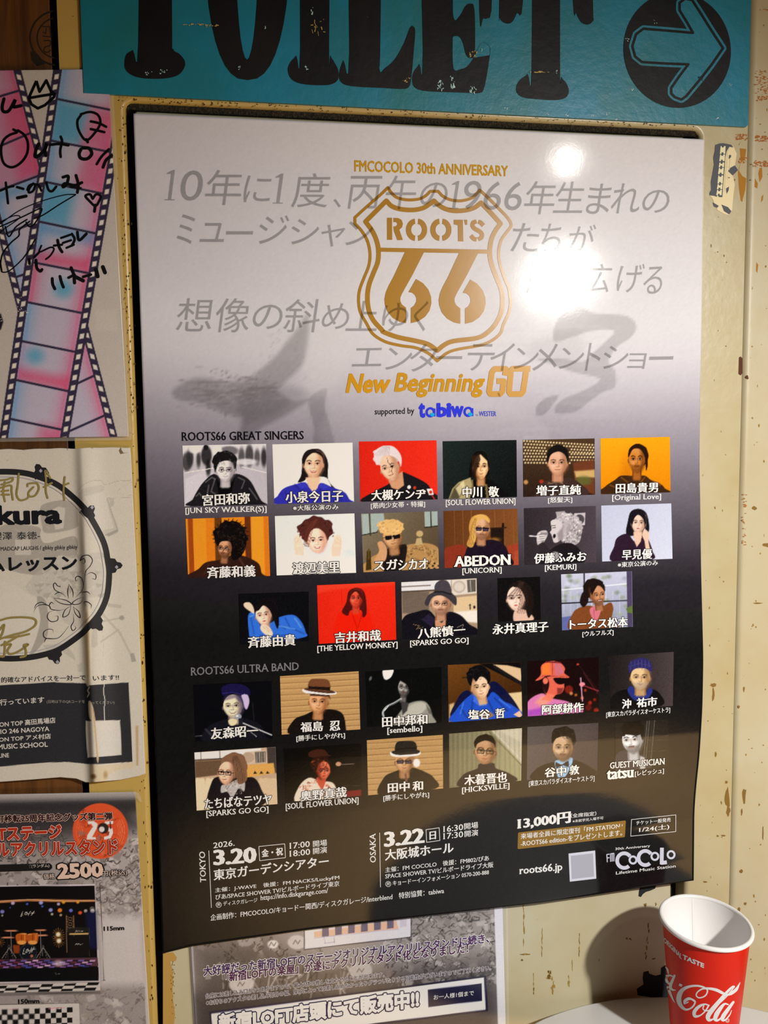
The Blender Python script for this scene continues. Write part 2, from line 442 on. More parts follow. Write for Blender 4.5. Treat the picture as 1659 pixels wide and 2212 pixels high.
def flatmat(name, c, rough=.5, bumps=None):
    m, nt, p = nodes(name); p.inputs['Base Color'].default_value = (*c, 1); p.inputs['Roughness'].default_value = rough
    if bumps: bump(nt, p, noise(nt, bumps, 3, .6, objvec(nt)), .5, .001)
    return m
M_DARK = flatmat('groove_shade', (.006, .005, .004), .9, 300)  # near-black: the shade inside the gaps is put into the colour
# brown varnished wood
m, nt, p = nodes('brown_wood'); v = objvec(nt, (1, 1, .06))
g = noise(nt, 170, 5, .7, v, .6)
c = mix(nt, ramp(nt, g, [(.3, 0), (.7, 1)]), (.060, .020, .005), (.18, .072, .016))
c = mix(nt, ramp(nt, noise(nt, 14, 2, .5, objvec(nt, (1, 1, .3))), [(.4, 0), (.7, .6)]), c, (.06, .022, .008))
nt.links.new(c, p.inputs['Base Color']); p.inputs['Roughness'].default_value = .38; bump(nt, p, g, .25, .0004); M_WOOD = m

YF = -.0035                                      # front face of the frame; the inner panel lies at y = .001
FR = flat(YF); PANEL = flat(.001)
def rrect(x0, x1, z0, z1, r, n=10):
    P = []
    for cx, cz, a in ((x1-r, z1-r, 0), (x0+r, z1-r, 90), (x0+r, z0+r, 180), (x1-r, z0+r, 270)):
        for k in range(n+1):
            t = math.radians(a+90*k/n); P.append((cx+r*math.cos(t), cz+r*math.sin(t), math.cos(t), math.sin(t)))
    # straight runs
    out = []
    for a, b in zip(P, P[1:]+P[:1]):
        L = math.hypot(a[0]-b[0], a[1]-b[1]); k = max(1, int(L/.02))
        for i in range(k): t = i/k; out.append(tuple(a[j]*(1-t)+b[j]*t for j in range(4)))
    return np.array(out)
def rings_mesh(rings):
    n = len(rings[0]); V = np.vstack(rings); F = []
    for k in range(len(rings)-1):
        for i in range(n):
            j = (i+1) % n; F.append((k*n+i, k*n+j, (k+1)*n+j, (k+1)*n+i))
    return V, F
# frame with its rounded bead round the opening
FX0, FX1, FZ0, FZ1 = -.0565, .5568, -.62, 1.02
lp = rrect(-.0058, .5085, -.575, .7348, .007)
rings = [np.c_[lp[:, 0], np.full(len(lp), .016), lp[:, 1]+Z0]]
for a in range(0, 91, 15):
    o = .0045*(1-math.cos(math.radians(a))); y = YF+.0045*(1-math.sin(math.radians(a)))
    rings.append(np.c_[lp[:, 0]+lp[:, 2]*o, np.full(len(lp), y), lp[:, 1]+lp[:, 3]*o+Z0])
rings.append(np.c_[lp[:, 0]+lp[:, 2]*.008, np.full(len(lp), YF), lp[:, 1]+lp[:, 3]*.008+Z0])
cx, cz = .25, .08
ox = np.clip(lp[:, 0]+lp[:, 2]*3, FX0, FX1); oz = np.clip(lp[:, 1]+lp[:, 3]*3, FZ0, FZ1)
rr = []
for (x, z, nx, nz) in lp:
    # project away from the opening on to the outer rectangle
    dx, dz = x-cx, z-cz; t = min([v for v in (((FX1-cx)/dx if dx > 0 else (FX0-cx)/dx) if abs(dx) > 1e-6 else 9e9, ((FZ1-cz)/dz if dz > 0 else (FZ0-cz)/dz) if abs(dz) > 1e-6 else 9e9)])
    rr.append((cx+dx*t, cz+dz*t))
rr = np.array(rr)
for tgt in ((FX0, FZ0), (FX0, FZ1), (FX1, FZ0), (FX1, FZ1)):     # snap the nearest ones to the corners
    k = np.argmin(((rr-tgt)**2).sum(1)); rr[k] = tgt
rings.append(np.c_[rr[:, 0], np.full(len(rr), YF), rr[:, 1]+Z0])
rings.append(np.c_[rr[:, 0], np.full(len(rr), .02), rr[:, 1]+Z0])
V, F = rings_mesh(rings)
frame = mk('trim_1', V, F, M_FRAME, smooth=False); tag(frame, 'cream painted metal frame with a rounded bead around the poster panel', kind='structure')
frame.data.polygons.foreach_set('use_smooth', [1 <= (i//len(lp)) <= 6 for i in range(len(F))])
# dark back of the groove
def slab(name, x0, x1, y0, y1, z0, z1, mat, parent=None, bev=0., seg=3, label=None, kind=None):
    V = [(x, y, z+Z0) for x in (x0, x1) for y in (y0, y1) for z in (z0, z1)]
    F = [(0, 1, 3, 2), (4, 6, 7, 5), (0, 4, 5, 1), (2, 3, 7, 6), (0, 2, 6, 4), (1, 5, 7, 3)]
    o = mk(name, V, F, mat, parent, label=label, kind=kind)
    if bev:
        b = o.modifiers.new('b', 'BEVEL'); b.width = bev; b.segments = seg; b.limit_method = 'ANGLE'
        o.data.polygons.foreach_set('use_smooth', [True]*len(o.data.polygons))
        w = o.modifiers.new('w', 'WEIGHTED_NORMAL')
    return o
back = slab('trim_2', -.03, .53, .0162, .03, -.6, .76, M_DARK, label='black back of the groove between frame and panel', kind='structure')
panel = slab('door_1', .0008, .4962, .001, .0158, -.565, .7296, M_PANEL, bev=.003, seg=4, label='cream painted metal panel behind the posters, chipped and rust-streaked', kind='structure')
# right-hand wall with its rounded edge
V = []; prof = [(.5582, .03), (.5582, .006)]+[(.5582+.0062*(1-math.cos(math.radians(a))), .0062+YF-.0062*math.sin(math.radians(a))+.0) for a in range(15, 91, 15)]+[(.5665, YF), (1.25, YF)]
n = len(prof)
V = [(x, y, z) for z in (0., Z0+1.3) for x, y in prof]
wr = mk('wall_right', V, [(i, i+1, n+i+1, n+i) for i in range(n-1)], M_WALLR, label='cream painted wall to the right of the frame, scratched down to rust', kind='structure')
wr.data.polygons.foreach_set('use_smooth', [1 <= i <= n-3 for i in range(n-1)])
slab('trim_3', .5560, .5590, .008, .02, -1.1, 1.3, M_DARK, label='black seam between frame and right-hand wall', kind='structure')
# wood wall on the left, dark gap before the frame
wl = slab('wall_left', -1.3, -.0625, .0015, .03, -1.1, 1.3, M_WOOD, bev=.0008, label='brown varnished wood panelling left of the frame', kind='structure')
slab('trim_4', -.0655, -.0560, .014, .03, -1.1, 1.3, M_DARK, label='dark gap between the wood panelling and the cream frame', kind='structure')
slab('trim_5', -.0560, .5568, .010, .03, -1.1, -.62, M_PANEL, label='cream wall below the panel', kind='structure')
slab('trim_6', -.0560, .5568, .010, .03, 1.02, 1.3, M_PANEL, label='cream wall above the sign', kind='structure')
# black foam gasket in the top of the groove with bristly dust
m, nt, p = nodes('foam'); v = objvec(nt)
c = mix(nt, ramp(nt, noise(nt, 420, 3, .7, v), [(.5, 0), (.72, 1)]), (.006, .005, .004), (.075, .055, .028))
nt.links.new(c, p.inputs['Base Color']); p.inputs['Roughness'].default_value = .95; bump(nt, p, noise(nt, 500, 4, .7, v), 1., .002)
foam = slab('trim_7', -.0045, .506, -.0005, .0155, .7298, .7346, m, label='black fuzzy foam strip in the groove above the poster', kind='structure')
V = []; F = []
for k in range(2600):
    x = rng.uniform(-.003, .505); z = wz(rng.uniform(.7298, .7345)); y = -.0008; a = rng.normal(0, .9); L = rng.uniform(.0008, .0026); w = .00012
    d = np.array([math.sin(a), -rng.uniform(.1, .6), math.cos(a)*rng.choice([-1, 1])]); d /= np.linalg.norm(d)
    b = np.array([x, y, z]); q = b+d*L; V += [b-[w, 0, 0], b+[w, 0, 0], q]; F.append((3*k, 3*k+1, 3*k+2))
mk('bristle', V, F, flatmat('bristle', (.09, .065, .03), .8), foam, kind='stuff')
# grime dabs on the frame: the dark dirt that gathered beside the groove
def blotch(cx, cy, rx, ry, n=11, jag=.35, seed=0):
    r = random.Random(seed+int(cx*7+cy*13)); return [(cx+rx*math.cos(t)*(1+r.uniform(-jag, jag)), cy+ry*math.sin(t)*(1+r.uniform(-jag, jag))) for t in [2*math.pi*k/n for k in range(n)]]
CH = {}
def chip(surfname, hexc, pts, fr=PX):
    CH.setdefault((surfname, hexc), Shape()).poly(pts, fr=fr, j=random.random())
# ochre patches by the torn sticker (right of the frame and on the wall)
chip('f', 'b07a28', [(1598,320),(1612,322),(1609,345),(1600,352),(1596,368),(1603,380),(1612,385),(1610,410),(1604,432),(1600,434),(1596,405),(1594,372),(1600,350)])
chip('f', 'b07a28', [(1600,425),(1605,424),(1604,436),(1600,434)])
for q in ([(1641,363),(1646,362),(1647,382),(1641,394),(1638,375)], [(1631,385),(1637,396),(1636,407),(1630,404)], [(1645,425),(1649,420),(1648,432),(1644,437)], [(1634,566),(1638,572),(1636,590),(1633,585)]): chip('w', 'b07a28', q)
chip('f', '5a3020', [(1596,772),(1600,770),(1604,774),(1604,806),(1600,811),(1595,808)])
chip('w', '5a3820', blotch(1614, 815, 3, 4))
for (x, y, rx, ry) in ((1540,1480,7,4),(1541,1502,3,14),(1607,1488,2,6),(1596,1527,2,3),(1571,1725,5,22),(1573,1752,4,12),(1607,1718,5,18),(1602,1755,2,8),(1648,1800,2,14),(1546,1630,2,5),(1562,1805,5,2),(1550,1806,3,2),(1629,1098,5,4),(1636,1303,10,1.6),(1569,1690,3,3),(1610,1952,3,4),(1601,1882,4,4),(1596,1965,4,6),(1523,1905,5,2),(1663,1178,16,4)):
    chip('w' if x > 1597 or (x > 1585 and y > 1700) else 'f', '85642c', blotch(x, y, rx, ry))
for k in range(60):                                     # small nicks scattered where the photo shows them, mostly near edges
    x, y = rng.choice([1535, 1560, 1590, 1640])+rng.normal(0, 12), rng.uniform(290, 2050)
    if x > 1528+(.02*(2212-y))*0 and x < 1600-.025*(y-300): chip('f', '8a6a38', blotch(x, y, rng.uniform(.6, 1.8), rng.uniform(.8, 4), 7))
for k in range(90):
    x, y = rng.uniform(1608, 1700), rng.uniform(0, 2150)
    if x > 1632-.025*y: chip('w', '9a7434', blotch(x, y, rng.uniform(.6, 2.2), rng.uniform(.6, 3.5), 7))
for (x0, x1, y0, y1, n) in ((1632, 1659, 150, 205, 60), (1635, 1659, 208, 218, 30), (1632, 1659, 293, 306, 60), (1630, 1659, 347, 360, 55), (1590, 1614, 290, 303, 45), (1595, 1616, 340, 352, 30), (1604, 1612, 1060, 1180, 30), (1640, 1659, 20, 22, 8)):
    for k in range(n): chip('f' if x0 < 1620 and y0 < 400 else 'w', 'a86a30', blotch(rng.uniform(x0, x1), rng.uniform(y0, y1), rng.uniform(1, 3.2), rng.uniform(.7, 1.6), 6))
# left post, foot of the frame: brown grime
for k in range(190):
    y = abs(rng.normal(0, 1))*560+230 if k % 2 else rng.uniform(230, 2200)
    x = 262+.0342*(y-230)+rng.normal(0, 7)
    if abs(x-262-.0342*(y-230)) < 14: chip('f', '3c2408' if k % 3 else '6a4610', blotch(x, y, rng.uniform(.5, 1.9), rng.uniform(.6, 3.8), 6))
for k in range(300):
    x = rng.uniform(255, 1500); y = 213+.0455*(x-245)+rng.normal(0, 5); 
    if y > 206+.0525*(x-245): chip('f', '3a2408' if k % 2 else '6a4812', blotch(x, y, rng.uniform(.6, 2.6), rng.uniform(.5, 1.6), 6))
# panel
for (c, q, f) in (('262628', [(895,180),(990,175),(985,192),(955,205),(930,212),(912,225),(900,243),(885,238),(888,205)], fY), ('222426', [(875,790),(915,765),(910,725),(915,690),(945,683),(950,700),(985,712),(1018,705),(1020,665),(1045,650),(1075,660),(1090,860),(880,830)], fY)):
    chip('p', c, q, f)
for (x, y, rx, ry) in ((200, 330, 5, 40), (202, 460, 4, 60), (310, 480, 2.5, 45), (308, 560, 3, 30), (532, 490, 3, 30), (530, 570, 3, 25), (925, 290, 9, 10), (945, 430, 5, 28), (935, 520, 5, 35), (930, 590, 5, 20), (355, 710, 12, 25), (375, 770, 8, 45), (470, 740, 5, 35), (490, 650, 3, 35), (975, 610, 10, 4), (815, 490, 6, 4), (838, 495, 7, 5), (990, 285, 4, 7), (260, 740, 3, 40), (215, 585, 28, 3), (260, 810, 3, 20), (650, 620, 2, 8), (190, 620, 6, 5)):
    f0 = fY([(x, y)])[0]
    for k in range(9): chip('p', 'a0803c' if ry > 30 or k % 2 else '6e5220', blotch(f0[0]+rng.normal(0, rx*.5)/2.765, f0[1]+rng.uniform(-ry, ry)/2.765, rng.uniform(.25, .8)*max(rx, 3)/2.765, rng.uniform(.15, .4)*ry/2.765+.6, 7, .5, k))
# ochre under-paint along the left side of the panel
chip('p', 'c49a50', [(352,2060),(374,2057),(382,2068),(380,2076),(368,2077),(371,2090),(374,2110),(373,2135),(374,2160),(378,2190),(376,2212),(382,2260),(352,2260)])
for k in range(60): chip('p', '7a5c20', blotch(372+rng.normal(0, 3), rng.uniform(2075, 2212), rng.uniform(.5, 1.3), rng.uniform(.6, 3), 6))
for (sn, hc), sh in CH.items():
    par, sf = {'f': (frame, FR), 'w': (wr, FR), 'p': (panel, PANEL)}[sn]
    sh.put('paint_chip', sf, 1, ink(hc, 1450 if sn != 'f' or hc != '3c2408' else 300, .7, gloss=False, spec=.2), par, kind='stuff')
# black stamp on the wood
sh = Shape(); WD = flat(.0015)
for r_, w_ in ((47, 4), (35, 3)):
    sh.ring((125, 82), r_*1.28, r_*1.25, w_, n=40, a0=75, a1=285)
sh.poly([(65,112),(75,110),(88,125),(98,138),(80,143),(68,130)])
sh.stroke([(90,57),(108,58),(110,80),(92,78)], 2.4, smooth=False, closed=False); sh.stroke([(100,60),(99,72),(92,70)], 2, smooth=False)
sh.stroke([(95,88),(108,88),(108,98),(97,102),(95,110),(103,113),(109,108)], 2.6)
sh.put('stamp', WD, 1, ink('1c1408', (60, 600), .6), wl, label='round black ink stamp')
# floor
m, nt, p = nodes('floor_mat'); v = objvec(nt)
nt.links.new(mix(nt, noise(nt, 5, 4, .6, v), (.30, .20, .11), (.42, .30, .18)), p.inputs['Base Color']); p.inputs['Roughness'].default_value = .5
mk('floor', [(-1.3, -4.5, 0), (3.2, -4.5, 0), (3.2, .03, 0), (-1.3, .03, 0)], [(0, 1, 2, 3)], m, label='worn pale wooden floor', kind='structure')

# ================================================================== TOILET sign
YS = YF-.0035
SG = flat(YS)
sign = empty('toilet_sign', (.26, YS, wz(.90)), 'teal painted board with big black TOILET lettering and an arrow pointing right', 'sign')
m, nt, p = nodes('teal_paint'); v = objvec(nt)
c = mix(nt, ramp(nt, noise(nt, 6, 4, .6, v), [(.35, 0), (.65, 1)]), (.010, .175, .230), (.010, .230, .400))
c = mix(nt, ramp(nt, noise(nt, 11, 4, .6, objvec(nt, (1, 1, .5))), [(.50, 0), (.70, .6)]), c, (.014, .165, .125))
c = mix(nt, ramp(nt, noise(nt, 260, 3, .7, v), [(.70, 0), (.76, .7)]), c, (.16, .22, .20))
c = mix(nt, ramp(nt, noise(nt, 90, 5, .7, objvec(nt, (1, 1, .2))), [(.72, 0), (.75, .55)]), c, (.30, .30, .26))
nt.links.new(c, p.inputs['Base Color']); p.inputs['Roughness'].default_value = .36
bump(nt, p, noise(nt, 120, 3, .6, v), .5, .0006); M_TEAL = m
q = on(SG, [(178, -60), (1627, -60), (1616, 272), (1612, 274), (245, 204), (181, 200)])
zb = q[4][2]-Z0; tz = lambda x: (q[3][2]-q[4][2])/(q[3][0]-q[4][0])*(x-q[4][0])+q[4][2]
xl, xr = q[5][0], q[2][0]
V = [(xl, YS, tz(xl)), (xr-.002, YS, tz(xr)), (xr, YS, tz(xr)+.002), (xr, YS, wz(.995)), (xl, YS, wz(.995))]
n = 5; V += [(x, YF+.0001, z) for x, y, z in V]
mk('board', V, [tuple(range(5))[::-1], tuple(range(5, 10))]+[(i, (i+1) % n, n+(i+1) % n, n+i) for i in range(n)], M_TEAL, sign)
m, nt, p = nodes('black_sign_paint'); v = objvec(nt)
sc1 = ramp(nt, noise(nt, 150, 5, .75, objvec(nt, (1, 1, .25))), [(.735, 0), (.75, 1)]); sc2 = ramp(nt, noise(nt, 320, 3, .7, v), [(.72, 0), (.76, 1)])
c = mix(nt, ramp(nt, noise(nt, 12, 4, .6, v), [(.35, 0), (.7, 1)]), (.0035, .0035, .006), (.010, .008, .008))
c = mix(nt, sc1, c, (.14, .30, .42)); c = mix(nt, sc2, c, (.13, .09, .04))
nt.links.new(c, p.inputs['Base Color']); p.inputs['Roughness'].default_value = .45; p.inputs['Specular IOR Level'].default_value = .25; bump(nt, p, noise(nt, 90, 3, .6, v), .4, .0006); M_BLK = m
def solid(name, polys, y, parent, mat, th=.0005, fr=PX, label=None, holes=()):
    """painted shape with the thickness of its paint"""
    V = []; F = []
    for k, pts in enumerate(polys):
        hs = holes[k] if k < len(holes) else []
        loops = [fr(pts)]+[fr(h) for h in hs]; P = np.vstack(loops)
        A = on(flat(y-th), P); B = on(flat(y), P); tris = tessellate_polygon([[Vector((a, b, 0)) for a, b in l] for l in loops])
        b0 = len(V); V += A.tolist()+B.tolist(); n = len(P); F += [tuple(b0+i for i in t) for t in tris]; s0 = 0
        for l in loops:
            m_ = len(l); F += [(b0+s0+i, b0+s0+(i+1) % m_, b0+n+s0+(i+1) % m_, b0+n+s0+i) for i in range(m_)]; s0 += m_
    return mk(name, V, F, mat, parent, label=label)
def sm(p): return smooth_poly(p, True, 4)
LT = [
 ('T', [(299,-420),(299,95),(287,108),(273,118),(269,140),(275,155),(295,166),(325,170),(360,169),(385,162),(398,147),(399,131),(387,116),(374,105),(372,60),(372,-420),(400,-400),(420,-300),(440,-280),(455,-300),(452,-440),(450,-520),(220,-520),(215,-440),(214,-300),(230,-280),(250,-300),(270,-400)], ()),
 ('I', [(650,-520),(649,100),(640,120),(627,135),(622,152),(630,171),(652,181),(690,184),(716,182),(730,172),(731,152),(722,134),(714,120),(711,100),(710,-520)], ()),
 ('L', [(752,-520),(755,112),(742,130),(733,158),(737,177),(760,186),(829,190),(870,192),(884,187),(889,165),(894,110),(897,68),(893,57),(886,60),(872,95),(853,128),(832,147),(820,150),(822,60),(822,-520)], ()),
 ('E', [(915,-520),(914,110),(906,138),(894,155),(891,175),(898,190),(925,197),(1000,200),(1034,201),(1045,193),(1053,155),(1059,110),(1055,97),(1045,92),(1036,98),(1025,122),(1011,142),(996,149),(980,148),(978,90),(980,79),(992,79),(1000,92),(1006,115),(1012,124),(1020,125),(1026,113),(1025,20),(1015,8),(1005,14),(995,32),(980,38),(979,-60),(982,-440),(1005,-440),(1026,-420),(1032,-380),(1036,25),(1044,39),(1054,39),(1060,30),(1063,-40),(1066,-520)], ()),
 ('T', [(1149,-350),(1149,148),(1140,160),(1124,172),(1116,186),(1117,200),(1130,210),(1160,214),(1200,216),(1222,211),(1229,196),(1223,179),(1213,166),(1210,140),(1212,-350),(1225,-340),(1238,0),(1245,28),(1255,47),(1267,53),(1277,50),(1282,38),(1281,0),(1275,-440),(1085,-440),(1079,0),(1080,38),(1092,50),(1106,48),(1117,28),(1130,0),(1138,-340)], ()),
]
for ch_, pts, hs in LT:
    solid('letter', [sm(pts)], YS, sign, M_BLK, label='hand-painted black letter '+ch_)
o1 = [(535+91*math.sin(t)*abs(math.cos(t))**-.0, -120+293*math.cos(t)) for t in np.linspace(0, 2*math.pi, 40, endpoint=False)]
o2 = [(534+25*math.sin(t), -140+269*math.cos(t)) for t in np.linspace(0, 2*math.pi, 32, endpoint=False)]
o1 = [(535+92*np.sign(math.sin(t))*abs(math.sin(t))**.8, y) for (x, y), t in zip(o1, np.linspace(0, 2*math.pi, 40, endpoint=False))]
solid('letter', [o1], YS, sign, M_BLK, label='hand-painted black letter O', holes=[[o2]])
circ = [(1463+116*math.cos(t)+3*math.sin(t), 108+125*math.sin(t)) for t in np.linspace(0, 2*math.pi, 60, endpoint=False)]
ar = solid('arrow_disc', [circ], YS, sign, M_BLK, label='black disc with the arrow')
arrow = [(1390,62),(1440,66),(1497,71),(1484,48),(1468,22),(1468,6),(1480,-3),(1495,0),(1512,26),(1537,66),(1562,104),(1537,140),(1512,172),(1482,208),(1472,215),(1458,210),(1450,202),(1450,190),(1468,164),(1487,139),(1436,137),(1387,134),(1372,122),(1366,100),(1374,74)]
s2 = Shape(); s2.stroke(arrow, 15, closed=True, smooth=False); s2.poly(arrow)
d_ = YS-.0005
s2.put('arrow', flat(d_), 1, M_TEAL, ar)
s2 = Shape(); s2.stroke(arrow, 5.5, closed=True, smooth=False); s2.put('arrow_outline', flat(d_), 3, M_BLK, ar)
# scratches showing pale blue through the black
sc = Shape()
def scr(x, y, w, h_, n, fr=fU, sd=0):
    r = random.Random(sd)
    for k in range(n):
        a = (x+r.uniform(-w, w), y+r.uniform(-h_, h_)); b = (a[0]+r.uniform(-w*.4, w*.4), a[1]+r.uniform(0, h_*.7)); sc.stroke([a, b], r.uniform(1.2, 4), fr=fr, smooth=False)
scr(245, 365, 14, 20, 16, sd=1); scr(297, 350, 10, 24, 12, sd=2); scr(385, 385, 12, 13, 16, sd=3); scr(1170, 92, 9, 8, 4, sd=4); scr(1050, 172, 10, 6, 6, sd=5); scr(422, 215, 4, 8, 5, sd=6)
scr(640, 318, 14, 10, 9, fV, 7); scr(705, 308, 18, 8, 10, fV, 8); scr(1325, 290, 8, 10, 8, fV, 9); scr(1145, 115, 4, 10, 5, fV, 10); scr(1035, 290, 5, 8, 4, fV, 11); scr(1345, 50, 6, 20, 6, fV, 12); scr(748, 310, 5, 8, 4, sd=13)
sc.put('paint_scratch', flat(d_), 5, ink('7ab4dc', (1200, 150), .5, gloss=False), sign, kind='stuff')
sc = Shape(); scr(675, 310, 38, 2, 14, sd=20); scr(915, 110, 30, 6, 14, fV, 21); scr(840, 105, 40, 3, 12, fV, 22); scr(1370, 110, 30, 30, 14, fV, 23); scr(385, 230, 18, 12, 12, sd=24); scr(100, 345, 20, 10, 8, sd=25)
sc.put('paint_scratch', flat(d_), 6, ink('7c6a3c', (1000, 150), .6, gloss=False), sign, kind='stuff')
sc = Shape()
for (x, y) in ((705,491),(790,494),(967,490),(1004,512),(527,466),(1075,385),(1498,365),(900,500),(1440,510)):
    scr(x, y, 6, 5, 5, sd=int(x))
sc.put('paint_scratch', SG, 2, ink('c8dcd8', (1200, 250), .5, gloss=False), sign, kind='stuff')

# ================================================================== the concert poster
poster = empty('concert_poster', (.2575, YF-.002, wz(0)), 'large glossy concert poster, white fading to black, gold shield above rows of small portraits', 'poster')
RE = np.array([(1522,301),(1519,363),(1517.5,525),(1516.5,634),(1514.5,742),(1512,887),(1511,1000),(1512.5,1081),(1514.5,1228),(1517,1325),(1519.5,1423),(1517.5,1529),(1511,1634),(1504,1699),(1500,1752),(1498.6,1902)], float)
BE = np.array([(350,2060),(413,2044),(666,2008),(888,1982),(1096,1958),(1175,1949),(1296,1931),(1381,1918),(1498.6,1902)], float)
nu, nv = 260, 380
u = np.linspace(0, 1, nu); v_ = np.linspace(0, 1, nv)
ry = np.interp(v_, [0, 1], [301, 1902]); R_ = np.c_[np.interp(ry, RE[:, 1], RE[:, 0]), ry]
k7 = np.ones(13)/13; R_[:, 0] = np.convolve(np.pad(R_[:, 0], 6, 'edge'), k7, 'valid')
L_ = np.c_[288+62*v_, 245+1815*v_]
bx_ = 350+(1498.6-350)*u; B_ = np.c_[bx_, np.interp(bx_, BE[:, 0], BE[:, 1])]
T_ = np.c_[288+(R_[0, 0]-288)*u, 245+(301-245)*u-2.0*np.sin(np.pi*u)*0]
U, Vv = np.meshgrid(u, v_); U = U[..., None]; Vv = Vv[..., None]
G = (L_[:, None]*(1-U)+R_[:, None]*U)+(T_[None]*(1-Vv)+B_[None]*Vv)-((1-U)*(1-Vv)*L_[0]+U*(1-Vv)*R_[0]+(1-U)*Vv*L_[-1]+U*Vv*R_[-1])
pp = Paint(grid=G); X, Y = pp.X, pp.Y
yy = Y-np.interp(X, [290, 500, 900, 1300, 1520], [-38, -20, 10, 14, -12])+14*np.sin(X/90.)*sstep(500, 800, Y)*.3
lv = np.interp(yy, [240, 700, 780, 840, 900, 960, 1020, 1080, 1140, 1200, 1260, 1400, 2100], [.80, .78, .70, .56, .41, .30, .205, .135, .080, .042, .020, .0085, .0070])
lv = lv*(1-.13*sstep(1000, 300, X)*sstep(900, 500, Y))*(1-.13*np.interp(X, [290, 700, 1100], [1, .4, 0])*sstep(900, 300, Y)*.3)  # top left of the print darkened for the weaker light there
dk = 1-lv/.8
col = np.stack([lv*(.975-.02*dk), lv*(.985-.13*dk*(lv > .015)), lv*(1.075+.09*dk*(lv > .015))], -1)
pp.C = np.where(col <= .0031308, col*12.92, 1.055*np.clip(col, 0, 9)**(1/2.4)-.055)
pp.fr = fN
def dim(poly, f, soft=12, sm_=True):            # a veil of printed grey
    p = Paint(grid=G); p.fr = pp.fr; p.C[:] = 0; p.P(poly, 'ffffff', soft, 1, sm_); m = p.C[..., 0]
    pp.C *= (1-(1-f)*m)[..., None]
dim([(120,930),(280,850),(480,875),(640,862),(740,790),(830,710),(930,590),(1000,500),(1075,400),(1085,540),(1045,740),(930,870),(860,930),(960,1010),(1080,1010),(900,1130),(760,1200),(700,1245),(640,1340),(520,1340),(600,1200),(610,1130),(500,1110),(300,1030),(140,1000)], .80, 26)
dim([(1085,1005),(1210,930),(1200,1060),(1240,1200),(1262,1340),(1130,1340),(1122,1200)], .84, 10)
dim([(640,900),(900,900),(1100,960),(980,1010),(860,1110),(720,1150),(600,1180),(580,1050)], .88, 40)
for k in range(150):
    x = rng.uniform(350, 900); y = 1000-(x-300)*.12+rng.normal(0, 55); l = rng.uniform(90, 260); a = rng.uniform(-.35, .25)
    pp.L([(x, y), (x-l*.5, y+l*.5*a-6), (x-l, y+l*a)], rng.uniform(2, 7), '6a6468' if k % 3 else 'b8b4b8', 3, .2)
for k in range(40):
    x = rng.uniform(700, 1080); y = rng.uniform(480, 860); pp.L([(x, y), (x-rng.uniform(20, 70), y+rng.uniform(30, 90))], 3, '8a8484', 3, .25)
for q in ([(380,800),(520,850),(690,850),(800,940)], [(460,800),(560,850),(740,915),(820,930)], [(110,860),(300,880),(500,880)], [(350,1060),(520,1120),(600,1130)], [(480,1060),(490,1140)]): pp.L(q, 4, '6e686c', 3, .5, True)
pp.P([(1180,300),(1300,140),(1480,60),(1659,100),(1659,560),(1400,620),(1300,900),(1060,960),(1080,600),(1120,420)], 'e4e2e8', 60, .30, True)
pp.fr = fO
leg = [(600,150),(720,200),(860,212),(980,225),(1050,270),(1060,330),(1010,400),(920,460),(860,540),(845,590),(890,640),(905,700),(895,780),(800,820),(700,890),(590,970),(440,985),(430,930),(500,870),(620,820),(740,760),(778,715),(700,690),(560,660),(400,600),(300,560),(500,560),(650,580),(740,500),(850,400),(890,350),(840,332),(700,345),(560,390),(420,420),(450,250)]
dim(leg, .86, 9)
dim([(285,995),(290,920),(370,860),(455,850),(400,930),(350,990)], .86, 7)
dim([(360,380),(600,330),(640,560),(420,600),(200,520)], .95, 60)
pp.fr = fS
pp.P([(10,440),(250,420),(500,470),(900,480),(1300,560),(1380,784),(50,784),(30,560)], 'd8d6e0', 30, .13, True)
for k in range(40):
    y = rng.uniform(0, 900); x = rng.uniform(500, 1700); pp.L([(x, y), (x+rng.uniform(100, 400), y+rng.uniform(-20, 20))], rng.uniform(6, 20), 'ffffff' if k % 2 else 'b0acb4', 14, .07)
pp.noise(.006)
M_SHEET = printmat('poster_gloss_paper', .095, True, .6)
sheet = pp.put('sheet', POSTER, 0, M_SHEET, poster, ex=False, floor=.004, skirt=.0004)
# the two upper corners are slightly clipped round
GOLD = lambda h, x: ink(h, x, .24, .0)

